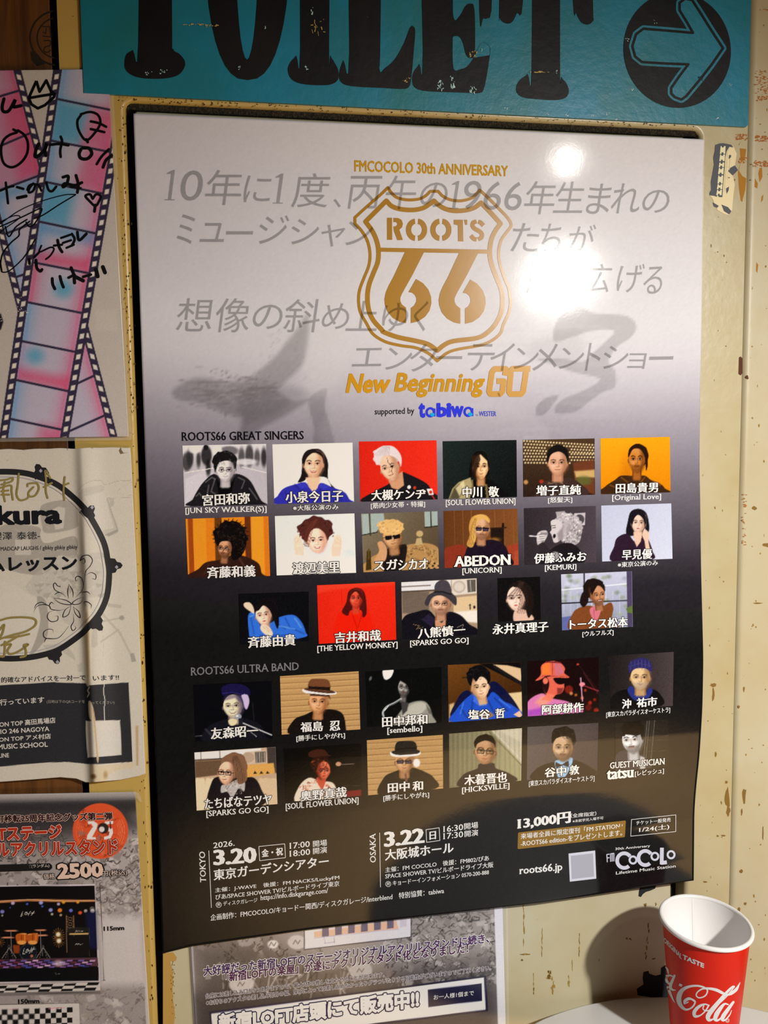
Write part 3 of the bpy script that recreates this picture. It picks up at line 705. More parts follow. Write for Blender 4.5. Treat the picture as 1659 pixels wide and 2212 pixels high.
def PT(layer, s, fr, *a, **k): return T(poster, POSTER, layer, s, fr, *a, **k)
HG = '8a8583'; HW = dict(slant=.17, bx=.012, bold=.0)
def head(lst, fr=PX):
    sh = Shape(); xs = []
    for (s, x0, y0, x1, y1, h) in lst:
        if s == '1':     # old-style figure one with flag and foot
            x = (x0+x1)/2; w = h*.115; sl = .16-tilt(x); f = lambda u, v: (x+u*h+sl*v*h, y0-v*h)
            sh.poly([f(-w/2/h, .04), f(w/2/h, .04), f(w/2/h, 1), f(-.02, 1), f(-.20, .90), f(-.20, .86), f(-w/2/h, .87)]); sh.poly([f(-.17, 0), f(.17, 0), f(.17, .04), f(-.17, .04)])
            continue
        text(sh, s, x0, y0, x1, y1, h, fr, slant=.16, bold=0, res=4)
    return sh
LN = [[('1',366,433,366,433,66),('0',386,434,434,434,66),('年',440,443,518,443,76),('に',524,437,582,438,58),('1',600,440,600,440,65),('度',628,448,706,448,74),('、',718,447,736,449,18),('丙',748,451,816,451,71),('午',829,452,894,452,73),('の',904,448,963,448,54),('1',980,451,980,451,60),('966',996,452,1124,455,62),('年',1129,463,1194,463,72),('生',1194,460,1257,460,68),('ま',1264,462,1314,463,66),('れ',1317,461,1379,461,65),('の',1384,460,1442,460,50)],
 [('ミ',380,527,415,527,64),('ュ',431,523,483,523,42),('ー',488,507,546,507,8),('ジ',555,527,618,527,62),('シ',625,528,685,528,55),('ャ',690,533,741,533,48),('ン',745,530,801,530,52),('た',1101,543,1160,545,62),('ち',1162,545,1208,545,62),('が',1224,543,1280,543,58)],
 [('繰',1137,633,1187,633,66),('り',1203,633,1232,633,60),('広',1262,632,1314,632,62),('げ',1329,632,1384,632,62),('る',1386,635,1427,635,60)],
 [('想',378,716,455,716,72),('像',461,718,536,718,74),('の',543,711,607,711,53),('斜',610,718,687,718,72),('め',693,711,751,711,56),('上',746,715,813,715,65),('ゆ',822,716,877,716,62),('く',889,716,918,716,66)],
 [('エ',760,792,823,791,40),('ン',831,799,886,799,48),('タ',881,803,939,803,60),('ー',942,776,998,776,7),('テ',1005,801,1063,801,58),('イ',1055,801,1104,801,60),('ン',1108,797,1159,797,46),('メ',1149,801,1201,801,59),('ン',1206,797,1257,797,46),('ト',1263,801,1293,801,60),('シ',1299,797,1353,797,50),('ョ',1354,797,1392,797,34),('ー',1402,778,1454,777,8)]]
for ln in LN:
    head(ln).put('headline', POSTER, 5, ink('1e1c18', (900, 560), alpha=.30), poster, 'pale grey slanted headline lettering')

# gold shield emblem
sh = Shape()
def six(dx, dy, dr=0):
    a = lambda pts: [(x+dx, y+dy) for x, y in pts]
    sh.poly(a([(520,885),(692,885),(588,1090),(492,1262),(476,1300),(477,1330),(492,1360),(528,1388),(528,1526),(470,1514),(410,1480),(362,1425),(338,1360),(334,1310),(346,1250),(372,1190),(415,1110)]), fr=fQ)
    sh.poly(a([(617,1130),(680,1168),(728,1225),(752,1290),(755,1350),(738,1415),(698,1470),(640,1510),(570,1527),(570,1390),(600,1368),(618,1335),(620,1305),(608,1275),(583,1254),(549,1248)]), fr=fQ)
six(0, 0); six(486, 6)
oc = [fQ([p])[0] for p in [(365,312),(300,375),(180,480),(70,580),(70,635),(130,700),(182,790),(205,900),(195,1010),(152,1120),(112,1230),(103,1330),(120,1430),(175,1530)]]+[fS([p])[0] for p in [(320,65),(400,115),(500,140),(600,155),(680,190),(738,240),(800,190),(870,165),(1010,140),(1090,110),(1150,60)]]+[fQ([p])[0] for p in [(1400,1540),(1450,1430),(1463,1330),(1450,1220),(1410,1120),(1370,1000),(1358,900),(1378,790),(1435,705),(1470,650),(1440,585),(1350,490),(1250,390),(1188,335)]]
def sharp(pts, w, fr, corners):
    """stroke made of smooth runs between sharp corners"""
    n = len(pts); cs = sorted(corners)
    for a, b in zip(cs, cs[1:]+[cs[0]+n]):
        run = [pts[i % n] for i in range(a, b+1)]
        sh.stroke(run, w, fr=fr, smooth=len(run) > 2, cap=True)
oc += [fQ([p])[0] for p in [(1150,378),(1110,408),(1020,430),(930,422),(860,390),(815,345),(745,345),(700,388),(640,415),(540,422),(450,402),(400,362)]]
sharp(oc, 6.4, PX, [0, 3, 4, 19, 38, 44, 45])
ic = [fQ([p])[0] for p in [(352,430),(165,617),(225,700),(265,790),(281,880),(274,980),(235,1080),(195,1190),(182,1300),(195,1410),(235,1500),(310,1585)]]+[fS([p])[0] for p in [(390,52),(480,85),(600,110),(680,132),(738,172),(790,132),(850,110),(1000,90)]]+[fQ([p])[0] for p in [(1270,1600),(1335,1525),(1380,1430),(1392,1320),(1380,1220),(1340,1120),(1298,1010),(1278,900),(1290,790),(1325,705),(1375,635),(1280,530),(1200,448),(1140,492),(1060,515),(960,520),(880,502),(820,468),(778,430),(735,462),(680,495),(590,512),(480,505),(400,478)]]
sharp(ic, 10., PX, [0, 1, 16, 30, 32, 38])
sh.stroke([(285,868),(1275,886)], 36, fr=fQ, smooth=False)
sh.poly([(357,582),(402,582),(404,780),(358,780)], fr=fQ)
sh.poly([(415,583),(458,585),(488,602),(500,636),(492,668),(468,690),(499,781),(450,783),(420,705),(415,660),(438,658),(451,640),(440,622),(415,620)], fr=fQ)
for cxx in (622, 840):
    for sg in (-1, 1):
        a = np.radians(np.linspace(5, 175, 18)); xo = cxx+sg*(8+87*np.sin(a)); yo = 690-100*np.cos(a)
        xi = cxx+sg*(8+40*np.sin(a)); yi = 690-52*np.cos(a)
        sh.poly(np.c_[np.r_[xo, xi[::-1]], np.r_[yo, yi[::-1]]], fr=fQ)
sh.poly([(955,600),(1037,600),(1041,795),(994,792),(992,650),(955,640)], fr=fQ); sh.poly([(1047,600),(1076,600),(1076,645),(1057,645)], fr=fQ)
sh.stroke([(1222,652),(1196,625),(1175,618)], 38, fr=fQ, cap=False); sh.stroke([(1160,615),(1132,625),(1124,655),(1146,682),(1180,700),(1206,725),(1204,758),(1175,775)], 38, fr=fQ, cap=False); sh.stroke([(1160,778),(1135,770),(1108,742)], 38, fr=fQ, cap=False)
sh.put('shield_emblem', POSTER, 3, GOLD('946a14', (930, 580)), poster, 'gold highway-shield emblem reading ROOTS 66')
T(poster, POSTER, 4, 'FMCOCOLO 30th ANNIVERSARY', fQ, 68, 166, 1440, 210, 98, 'a07818', bold=.022, h1=92)
T(poster, POSTER, 4, 'New', fS, 146, 444, 415, 444, 116, 'bf881c', slant=.2, bold=.036)
T(poster, POSTER, 4, 'Beginning', fS, 455, 474, 1022, 474, 152, 'c08c26', slant=.2, bold=.032)
sh = Shape()
sh.stroke([(1180,335),(1186,292),(1112,292),(1094,315),(1076,440),(1086,456),(1148,456),(1162,440),(1172,372),(1125,372)], 37, fr=fS, smooth=False)
sh.stroke([(1345,291),(1228,291),(1218,310),(1206,440),(1216,456),(1284,456),(1298,438),(1318,300)], 37, fr=fS, smooth=False)
sh.put('lettering', POSTER, 4, GOLD('bc8824', (1120, 830)), poster)
PT(4, 'supported by', fS, 331, 602, 588, 596, 52, '2a262a', bold=.008)
sh = Shape()
for (s, x0, y0, x1, y1, h) in (('t',622,604,655,604,82),('b',740,602,796,600,82),('i',806,600,822,600,80),('w',832,600,905,600,60)): text(sh, s, x0, y0, x1, y1, h, fS, bold=.05)
sh.ring((693,575), 24, 26, 15, fr=fS); sh.stroke([(719,550),(719,602)], 14, fr=fS, smooth=False)
sh.ring((940,572), 24, 26, 15, fr=fS); sh.stroke([(966,548),(966,600)], 14, fr=fS, smooth=False)
sh.put('lettering', POSTER, 4, ink('3038d0', (1000, 880)), poster, 'blue sponsor wordmark')
sh = Shape(); sh.disc((706,590), 15, 12, fr=fS); sh.disc((953,588), 15, 12, fr=fS); sh.put('lettering', POSTER, 6, ink('18a0dc', (1000, 880)), poster)
PT(4, 'WESTER', fS, 1010, 600, 1122, 600, 32, '4a52c8', bold=.01); PT(4, 'by', fS, 990, 602, 1005, 602, 18, '8088c8')
PT(4, 'ROOTS66 GREAT SINGERS', fA, 40, 96, 818, 86, 56, '100e14', bx=.016, bold=.004, serif=.03, h1=54)
PT(4, 'ROOTS66 ULTRA BAND', fC, 98, 176, 786, 140, 52, '6c6a6e', bx=.012, bold=.002, serif=.03, h1=50)

# the text block at the foot
WH = 'e6e4e2'
def foot(s, fr, x0, y0, x1, y1, h, ser=0., b=.012, bx=.02, **k):
    if h/fr.k < 15: b, bx = min(b, .003), min(bx, .012)
    return PT(4, s, fr, x0, y0, x1, y1, h, WH, bold=b, bx=bx, serif=ser, **k)
foot('2026.', fM, 77, 130, 190, 116, 30, .03, bx=.03, b=.012)
foot('3.20', fM, 84, 220, 302, 204, 80, .0, bx=.055, b=.016)
foot('金・祝', fM, 336, 178, 448, 166, 42, bx=.035)
foot('17:00', fM, 486, 133, 592, 122, 32, .03, bx=.03); foot('開場', fM, 610, 124, 684, 116, 34, bx=.03)
foot('18:00', fM, 486, 175, 594, 164, 32, .03, bx=.03); foot('開演', fM, 610, 162, 684, 154, 34, bx=.03)
foot('東京ガーデンシアター', fM, 80, 302, 692, 226, 58, bx=.028)
foot('主催：J-WAVE　後援：FM NACK5/LuckyFM', fM, 86, 370, 750, 300, 28, .025, h1=28)
foot('ぴあ/SPACE SHOWER TV/ビルボードライブ東京', fM, 88, 406, 750, 332, 29, .025)
foot('ディスクガレージ', fM, 130, 438, 312, 418, 24); foot('https://info.diskgarage.com/', fM, 330, 416, 690, 376, 34, .02)
foot('企画制作：FMCOCOLO/キョードー関西/ディスクガレージ/interblend　特別協賛：tabiwa', fM, 62, 518, 1310, 372, 34, .02)
foot('3.22', fM, 996, 122, 1200, 100, 78, .0, bx=.055, b=.016); foot('日', fM, 1234, 84, 1266, 80, 42, bx=.035)
foot('16:30', fM, 1308, 44, 1412, 32, 32, .03, bx=.03); foot('開場', fM, 1418, 30, 1492, 22, 34, bx=.03)
foot('17:30', fM, 1308, 82, 1412, 70, 32, .03, bx=.03); foot('開演', fM, 1420, 70, 1492, 62, 34, bx=.03)
foot('大阪城ホール', fM, 996, 196, 1360, 154, 58, bx=.028)
foot('主催：FM COCOLO　後援：FM802/ぴあ', fM, 996, 260, 1550, 196, 28, .025); foot('SPACE SHOWER TV/ビルボードライブ大阪', fM, 996, 294, 1574, 232, 30, .025)
foot('キョードーインフォメーション 0570-200-888', fM, 1036, 330, 1550, 270, 26, .02)
foot('TOKYO', fM, 38, 312, 32, 148, 32, .03, up=(-1, -.02)); foot('OSAKA', fM, 946, 206, 944, 52, 32, .03, up=(-1, -.02))
def rule(f):
    sh = Shape(); f(sh); sh.put('rule', POSTER, 4, ink(WH, 900), poster)
for q in ([(320,120),(458,106),(462,180),(324,196)], [(1214,30),(1284,20),(1288,88),(1217,98)]): rule(lambda sh: sh.stroke(q, 3, fr=fM, closed=True, smooth=False))
rule(lambda sh: sh.stroke([(52,142),(66,448)], 3, fr=fM, smooth=False)); rule(lambda sh: sh.stroke([(966,46),(970,338)], 3, fr=fM, smooth=False))
rule(lambda sh: sh.ring((105,432), 14, 14, 2.4, fr=fM)); rule(lambda sh: sh.ring((1012,321), 14, 14, 2.4, fr=fM))
rule(lambda sh: sh.stroke([(1122,120),(1500,80),(1500,222),(1116,262)], 4, fr=fK, closed=True, smooth=False))
foot('問', fM, 98, 440, 112, 438, 15); foot('問', fM, 1005, 329, 1019, 327, 15)
foot('13,000円', fK, 158, 208, 598, 150, 98, .03, bx=.05, b=.016)
foot('（全席指定）', fK, 604, 106, 822, 86, 36); foot('※未就学児入場不可', fK, 620, 148, 882, 118, 26, b=.004, bx=.008)
sh = Shape(); sh.poly([(154,236),(160,230),(1068,128),(1074,134),(1066,266),(1060,270),(158,372),(150,366)], fr=fK)
sh.put('gold_band', POSTER, 3, ink('94702e', 1250, .4), poster, 'gold band behind white lettering')
foot('来場者全員に限定復刊「FM STATION」', fK, 178, 288, 1044, 194, 48, .02, h1=48); foot('-ROOTS66 edition-をプレゼントします。', fK, 178, 350, 1042, 256, 50, .02)
foot('チケット一般発売', fK, 1162, 168, 1456, 138, 36); foot('1/24(土)', fK, 1188, 236, 1444, 206, 50, .025, bx=.03)
foot('roots66.jp', fK, 170, 606, 530, 572, 84, .025, bx=.026)
sh = Shape(); sh.poly([(585,410),(812,384),(822,624),(596,650)], fr=fK); sh.put('blank_label', POSTER, 3, ink('dcdae4', 1250), poster, 'plain white square')
sh = Shape(); sh.poly([(606,430),(794,408),(802,606),(614,628)], fr=fK); sh.put('blank_field', POSTER, 4, ink('b4b2bc', 1250), poster, 'plain pale grey field')
sh = Shape()
def cring(cx, cy, r, w, a0=0, a1=360): sh.ring((cx, cy), r, r*1.04, w, rot=0, a0=a0, a1=a1, fr=fK, n=40)
cring(1060, 470, 60, 31, 48, 325); cring(1135, 465, 29, 17); cring(1240, 448, 58, 31, 48, 325); cring(1322, 434, 29, 17); cring(1460, 420, 29, 17)
sh.stroke([(1382,360),(1380,490),(1424,484)], 32, fr=fK, smooth=False, cap=False); sh.stroke([(1380,474),(1380,502)], 32, fr=fK, smooth=False, cap=False)
for q in ([(916,484),(912,418),(936,415)], [(914,448),(934,445)], [(944,480),(944,412),(972,408),(972,476)], [(958,410),(958,478)]): sh.stroke(q, 8, fr=fK, smooth=False)
sh.put('radio_logo', POSTER, 4, ink('dcdae6', 1400), poster, 'white rounded radio station wordmark')
foot('30th Anniversary', fK, 984, 388, 1280, 360, 28); foot('Lifetime Music Station', fK, 990, 590, 1498, 528, 26)

# ------------------------------------------------------------------ portrait photos printed on the poster
M_PHOTO = printmat('poster_photo_print', .095, True, .6)
def egg(cx, cy, w, h, a=0., jaw=.22):
    t = np.linspace(0, 2*np.pi, 26, endpoint=False); x = w/2*np.sin(t); y = -h/2*np.cos(t)
    x = x*(1-jaw*np.clip(y/(h/2), 0, 1)**1.6); r = math.radians(a); return np.c_[cx+x*math.cos(r)-y*math.sin(r), cy+x*math.sin(r)+y*math.cos(r)]
def face(p, cx, cy, w, h, a=0., skin='d2a684', sh='9a6a4c', lit=1, look=0., hair='141010', mouth='line', mc='8a4038', glasses=None, beard=None, neck=True, nk=None, op=1., eye=True, ear=0):
    r = math.radians(a)
    def q(u, v): x, y = u*w, v*h; return (cx+x*math.cos(r)-y*math.sin(r), cy+x*math.sin(r)+y*math.cos(r))
    if neck: p.P([q(-.27, .2), q(.27, .2), (q(.30, .75)), (q(-.30, .75))], nk or sh, 2); p.P([q(-.2, .3), q(.2, .3), q(.22, .8), q(-.22, .8)], skin, 6, .55)
    if ear >= 0: p.E(*q(.50, .05), w*.06, h*.09, sh)
    if ear <= 0: p.E(*q(-.50, .05), w*.06, h*.09, sh)
    p.P(egg(cx, cy, w, h, a), skin, 2.5)
    m = p.C.copy(); # shade on the far side
    p.P([q(.18*lit, -.5), q(.52*lit, -.4), q(.52*lit, .2), q(.30*lit, .46), q(.1*lit, .5), q(.26*lit, .1)], sh, w*.14, .72)
    p.P([q(-.2, .36), q(.2, .36), q(.13, .52), q(-.13, .52)], sh, w*.06, .35)
    p.E(*q(-.24*lit+look*.1, .10), w*.13, h*.09, 'ffffff', a, w*.12, .16)
    L = look*.13
    for s in (-1, 1):
        ex, ey = q(s*.21+L, -.02)
        p.E(ex, ey-h*.01, w*.15, h*.07, sh, a, w*.07, .62)
        if eye:
            p.E(ex, ey, w*.085, h*.026, 'e8dcd4' if skin > 'a' else sh, a, 1.5, .7); p.E(ex+look*w*.02, ey, w*.054, h*.034, '120a08', a, 1.6, 1)
            p.L([q(s*.21+L-.10, -.035+.005*s), q(s*.21+L, -.055), q(s*.21+L+.10, -.035)], h*.018, '1c1210', 1.5, .8)
        p.L([q(s*.22+L-.12, -.115-.0*s), q(s*.22+L, -.145), q(s*.22+L+.12, -.11)], h*.034, hair, 2, .88)
    p.L([q(.03+L*1.4, -.04), q(.06*lit+L*1.6, .12)], w*.06, sh, w*.05, .6); p.L([q(-.07+L*1.5, .145), q(0+L*1.5, .165), q(.08+L*1.5, .145)], h*.022, sh, 2, .85)
    p.P([q(-.46, .05), q(-.30, .30), q(-.10, .46), q(-.28, .44), q(-.47, .22)], sh, w*.07, .45); p.P([q(.34, .10), q(.47, .05), q(.40, .30), q(.22, .46)], sh, w*.07, .35); p.E(*q(0, -.34), w*.26, h*.09, 'ffffff', a, w*.16, .12)
    if beard:
        p.P([q(-.36, .18), q(-.2, .22), q(0+L, .20), q(.2, .22), q(.36, .18), q(.30, .40), q(.0, .53), q(-.30, .40)], beard, w*.07, .55); p.P([q(-.13+L, .20), q(.13+L, .20), q(.16+L, .25), q(-.16+L, .25)], beard, 3, .7)
    if mouth == 'line': p.L([q(-.13+L, .27), q(0+L, .275), q(.13+L, .265)], h*.026, mc, 1.6, .9); p.L([q(-.08+L, .315), q(.08+L, .315)], h*.018, sh, 2, .5)
    if mouth == 'smile':
        p.P([q(-.17+L, .235), q(0+L, .26), q(.17+L, .235), q(.10+L, .32), q(-.10+L, .32)], mc, 1.8); p.P([q(-.13+L, .248), q(0+L, .268), q(.13+L, .248), q(.08+L, .285), q(-.08+L, .285)], 'f4eeea', 1.2)
        for s in (-1, 1): p.L([q(s*.15+L, .14), q(s*.22+L, .24)], h*.016, sh, 2, .6)
    if mouth == 'lips': p.E(*q(L, .275), w*.11, h*.032, mc, a, 1.5)
    if glasses == 'thin':
        for s in (-1, 1): p.L([tuple(np.array(q(s*.22+L, 0))+np.array([w*.15*math.cos(t), h*.075*math.sin(t)])) for t in np.linspace(0, 6.3, 13)], 2.6, '2a2422', 1.3, .85)
        p.L([q(-.07+L, -.01), q(.07+L, -.01)], 2.6, '2a2422', 1.2)
    if glasses in ('black', 'dark', 'tint'):
        for s in (-1, 1):
            if glasses != 'black': p.P([q(s*.22+L-.17, -.06), q(s*.22+L+.17, -.06), q(s*.22+L+.14, .07), q(s*.22+L-.14, .07)], '0c0a0c' if glasses == 'dark' else '4a3a58', 1.6, .93)
            c = [q(s*.22+L+.17*i, .005+.07*j) for i, j in ((-1, -1), (1, -1), (.9, 1), (-.9, 1), (-1, -1))]; p.L(c, 5, '0c0a0c', 1.3)
        p.L([q(-.07+L, -.03), q(.07+L, -.03)], 5, '0c0a0c', 1.3); p.L([q(-.5, -.02), q(.5, -.02)], 3, '0c0a0c', 1.3, .8)
    p.E(*q(.0, .02), w*.03, h*.10, 'ffffff', a, w*.05, .22)
    return q
def hairy(p, cx, cy, rx, ry, h, n=26, jag=.1, soft=3, sd=1, op=1.):
    r = random.Random(sd); p.P([(cx+rx*(1+r.uniform(-jag, jag))*math.cos(t), cy+ry*(1+r.uniform(-jag, jag))*math.sin(t)) for t in [2*math.pi*k/n for k in range(n)]], h, soft, op, True)
def curls(p, cx, cy, rx, ry, cols, n=60, sd=1, w=5):
    r = random.Random(sd)
    for k in range(n):
        a = r.uniform(0, 6.28); d = r.uniform(.2, 1)**.6; x, y = cx+rx*d*math.cos(a), cy+ry*d*math.sin(a); s = r.uniform(4, 11)
        p.L([(x, y), (x+s*math.cos(a+1), y+s*math.sin(a+1)), (x+s*1.5*math.cos(a+2), y+s*1.2*math.sin(a+2))], w*r.uniform(.4, 1), r.choice(cols), 2, .6)
def strands(p, pts_list, col, w=3, op=.5, n=9, sp=4, sd=3):
    r = random.Random(sd)
    for k in range(n):
        o = (k-n/2)*sp; p.L([(x+o*(1 if i else .4)+r.uniform(-1.5, 1.5), y) for i, (x, y) in enumerate(pts_list)], w*r.uniform(.5, 1.2), col, 2, op, True)
PHOTOS = []
def photo(corners, fr, bg, label):
    p = Paint(corners, 1.55, fr, bg=bg); PHOTOS.append((p, label)); return p

# --- row 1
p = photo([(42,126),(577,115),(586,503),(55,515)], fA, '8c868c', 'black and white portrait of a person in a leather jacket on a street')
p.grad((300,120), 'c8c4c8', (300,250), 'a8a2a8'); p.P([(50,300),(200,260),(560,250),(590,500),(50,515)], 'aca6ae', 6); p.P([(60,515),(60,340),(200,270),(240,300)], 'bab4bc', 8)
for (x, y, w, h, c) in ((90,205,22,60,'1c1a1c'),(70,230,30,60,'2c2a2c'),(145,215,14,50,'242224'),(195,190,34,62,'121012'),(207,270,16,50,'121012'),(420,200,20,60,'3a383a'),(470,190,26,70,'2c2a2c'),(520,200,18,50,'3c3a3c'),(563,200,18,60,'181618'),(340,160,60,30,'545054'),(120,150,40,26,'d8d4d8'),(265,160,30,30,'e4e0e4'),(450,230,70,20,'d0ccd0')): p.E(x, y, w, h, c, 0, 8, .85)
p.E(192,138,16,18,'181618'); p.L([(60,300),(240,270)], 5, 'e8e4e8', 2); p.L([(420,262),(580,300)], 4, 'e0dce0', 2)
p.P([(92,515),(108,470),(140,410),(180,355),(240,308),(300,330),(390,306),(470,345),(520,430),(550,480),(588,503),(588,520)], '18161a', 2, 1, True)
p.P([(255,330),(300,400),(350,380),(380,320),(345,470),(280,470)], '060608', 4); 
for q in ([(190,360),(230,330),(250,340)], [(400,330),(440,350),(420,400)], [(130,450),(150,430),(170,460)], [(470,400),(500,440),(520,470)], [(250,340),(225,420),(260,440)], [(210,380),(200,440)]): p.L(q, 6, '8a868c', 5, .6)
hairy(p, 314, 232, 78, 76, '121012', sd=3); face(p, 316, 285, 112, 142, 0, 'd6d0d2', '7c7478', 1, 0, '121012', glasses='thin', mc='4a4448'); p.P([(244,240),(262,180),(330,165),(378,200),(385,290),(370,240),(330,222),(285,232),(262,250),(250,300)], '141214', 3, 1, True)
curls(p, 314, 215, 75, 55, ['2c2a2c', '0a080a', '6a666a'], 26, 2, 4)
# woman, white
p = photo([(617,118),(1130,107),(1140,486),(630,500)], fA, 'e4e3e0', 'portrait of a smiling person with long dark hair and a blue shirt on white')
p.grad((617,118), 'd8d6d2', (1130,480), 'eeeef0')
p.P([(885,146),(835,160),(808,205),(806,270),(800,320),(780,362),(820,352),(850,330),(960,330),(1000,400),(1030,410),(990,370),(972,330),(974,240),(955,185),(925,152)], '181214', 2.5, 1, True)
p.P([(630,500),(650,450),(690,400),(770,372),(830,362),(880,420),(925,365),(1000,392),(1080,425),(1112,470),(1140,486),(1140,510)], '2a2a9c', 2.5, 1, True)
face(p, 880, 245, 124, 172, 0, 'e2bc9c', 'b07c5c', 1, 0, '241818', 'smile', 'a01820'); p.P([(830,330),(930,330),(905,400),(880,425),(850,390)], 'dcb494', 4)
p.P([(818,262),(822,190),(870,158),(900,160),(940,185),(950,262),(940,205),(885,172),(838,205)], '1c1416', 2.5, 1, True)
for q in ([(760,372),(800,420),(880,430)], [(940,370),(920,420),(880,430)], [(700,420),(720,490)], [(1040,420),(1060,480)], [(780,470),(960,470)]): p.L(q, 5, '14145c', 4, .7)
p.P([(770,372),(830,362),(850,395),(800,400)], '3434ae', 2); p.P([(925,365),(985,388),(960,405),(915,395)], '3434ae', 2)
# red, silver hair
p = photo([(1171,100),(1668,92),(1675,470),(1180,486)], fA, 'd82414', 'portrait of a silver-haired person in a black shirt on red')
p.grad((1171,100), 'cc2012', (1668,92), 'e02c1a')
p.P([(1195,490),(1290,410),(1360,372),(1440,302),(1480,305),(1600,365),(1640,420),(1676,480)], '18161a', 2.5, 1, True)
p.P([(1360,350),(1450,290),(1460,380),(1420,410),(1380,395)], 'c8906c', 4)
hairy(p, 1345, 195, 84, 62, 'd4c4c4', sd=5, jag=.12); face(p, 1368, 268, 116, 172, -16, 'e0b898', 'a8785a', 1, -.4, '5a4a48', neck=False)
p.P([(1275,230),(1270,170),(1320,132),(1390,132),(1440,190),(1440,260),(1420,215),(1370,190),(1320,195),(1292,250)], 'd8caca', 2.5, 1, True); strands(p, [(1350,130),(1320,190)], 'a89898', 3, .6, 12, 9)
p.L([(1352,205),(1358,235),(1385,262),(1380,290),(1392,312)], 3, '2a1414', 1.2); p.L([(1370,265),(1400,260)], 2.6, '2a1414', 1.2)
p.E(1492,392,11,12,'e8e0e0'); p.E(1528,396,9,10,'c83020'); p.P([(1604,402),(1640,402),(1650,440),(1620,442)], 'e8e0dc', 2); p.E(1630,424,10,11,'c82818'); p.L([(1640,445),(1655,470)], 6, 'c83020', 2)
# long black hair, dark bg (B)
p = photo([(107,98),(580,90),(583,455),(112,468)], fB, '19211f', 'portrait of a person with long black hair in shadow, pale jacket')
p.grad((110,100), '1c2624', (580,450), '0c0f0f'); p.P([(145,468),(170,400),(210,360),(285,330),(300,400),(290,470)], 'a8986c', 4); p.P([(150,468),(180,400),(215,370),(240,400),(210,470)], '3a3426', 8, .8)
p.P([(190,400),(240,350),(250,380),(215,450)], 'ded0a0', 6, .8); p.P([(300,350),(420,345),(480,400),(560,468),(280,468)], '0c0b0c', 5)
p.P([(350,160),(305,180),(285,240),(275,310),(290,330),(400,320),(395,230),(385,180)], '0c0a0a', 3, 1, True)
face(p, 352, 262, 98, 158, 0, 'f0c490', '7a4620', -1, .1, '140c08', mc='8a4a30'); p.P([(300,200),(340,170),(350,215),(322,290),(318,340),(298,330)], '1c110a', 5, .8); p.P([(345,178),(385,180),(408,240),(400,300),(392,225)], '120c0a', 3)
for k in range(7): p.E(384+3*(k % 2)+k*1.5, 380+k*13, 9, 7, 'a08a58', 0, 3, .7)
p.L([(296,350),(300,400),(290,440)], 10, 'b09860', 4, .7)
# marquee lights
p = photo([(620,90),(1080,80),(1083,440),(623,455)], fB, '3c2a1c', 'portrait of a person in front of rows of marquee lights')
p.grad((850,80), '4a3420', (850,450), '2a1c14')
for r_ in range(8):
    for k in range(26):
        x = 628+k*19+(r_ % 2)*8; y = 96+r_*20+k*(1.0-.1*r_)*1.1*(1 if r_ < 4 else .4)
        if 775 < x < 915 and y > 130: continue
        if x > 930 and y > 235: continue
        p.E(x, y, 5.2, 5.2, 'ffe6b0', 0, 4, .95)
p.P([(940,235),(1080,215),(1083,440),(960,400)], '6a3820', 8); p.P([(950,290),(1080,280),(1083,330),(960,330)], 'e0c078', 8, .8); p.E(740,356,14,12,'c83020',0,6,.8); p.E(640,360,14,14,'d8a060',0,6,.8); p.E(1010,350,50,30,'5a6a30',0,12,.7)
p.P([(625,455),(690,450),(715,390),(790,345),(845,372),(900,330),(990,370),(1020,445)], '3c2a26', 3, 1, True); curls(p, 850, 400, 130, 50, ['a8885c', '1c1414', '6a4a3c'], 50, 4, 6)
hairy(p, 845, 190, 70, 70, '14100e', sd=7, jag=.05); face(p, 843, 238, 124, 158, 0, 'dca888', '9c6648', 1, 0, '241814'); p.P([(780,240),(776,180),(810,138),(850,122),(890,145),(912,190),(908,240),(892,190),(850,165),(800,185)], '120e0c', 2.5, 1, True)
# orange wall
p = photo([(1117,80),(1561,70),(1566,425),(1120,438)], fB, 'f29a0e', 'portrait of a person in a dark jacket against an orange wall')
p.grad((1330,80), 'f8a412', (1350,430), 'e08408'); p.E(1290,330,40,120,'c86c08',0,40,.6)
p.P([(1122,438),(1145,390),(1210,345),(1250,318),(1330,320),(1400,318),(1440,345),(1500,370),(1530,400),(1540,430)], '3c2412', 3, 1, True)
for q in ([(1250,330),(1290,360)], [(1400,330),(1360,380)], [(1450,350),(1500,380)], [(1180,380),(1230,400)]): p.L(q, 7, 'a86820', 5, .6)
hairy(p, 1360, 190, 66, 75, '2a160a', sd=9, jag=.04); face(p, 1350, 215, 104, 168, 0, 'd08030', '703810', 1, -.1, '2a140a', mc='6a2c10', beard='6a3812'); p.P([(1298,200),(1300,150),(1340,116),(1380,120),(1415,160),(1420,250),(1408,285),(1400,200),(1370,150),(1325,150)], '26140a', 2.5, 1, True)
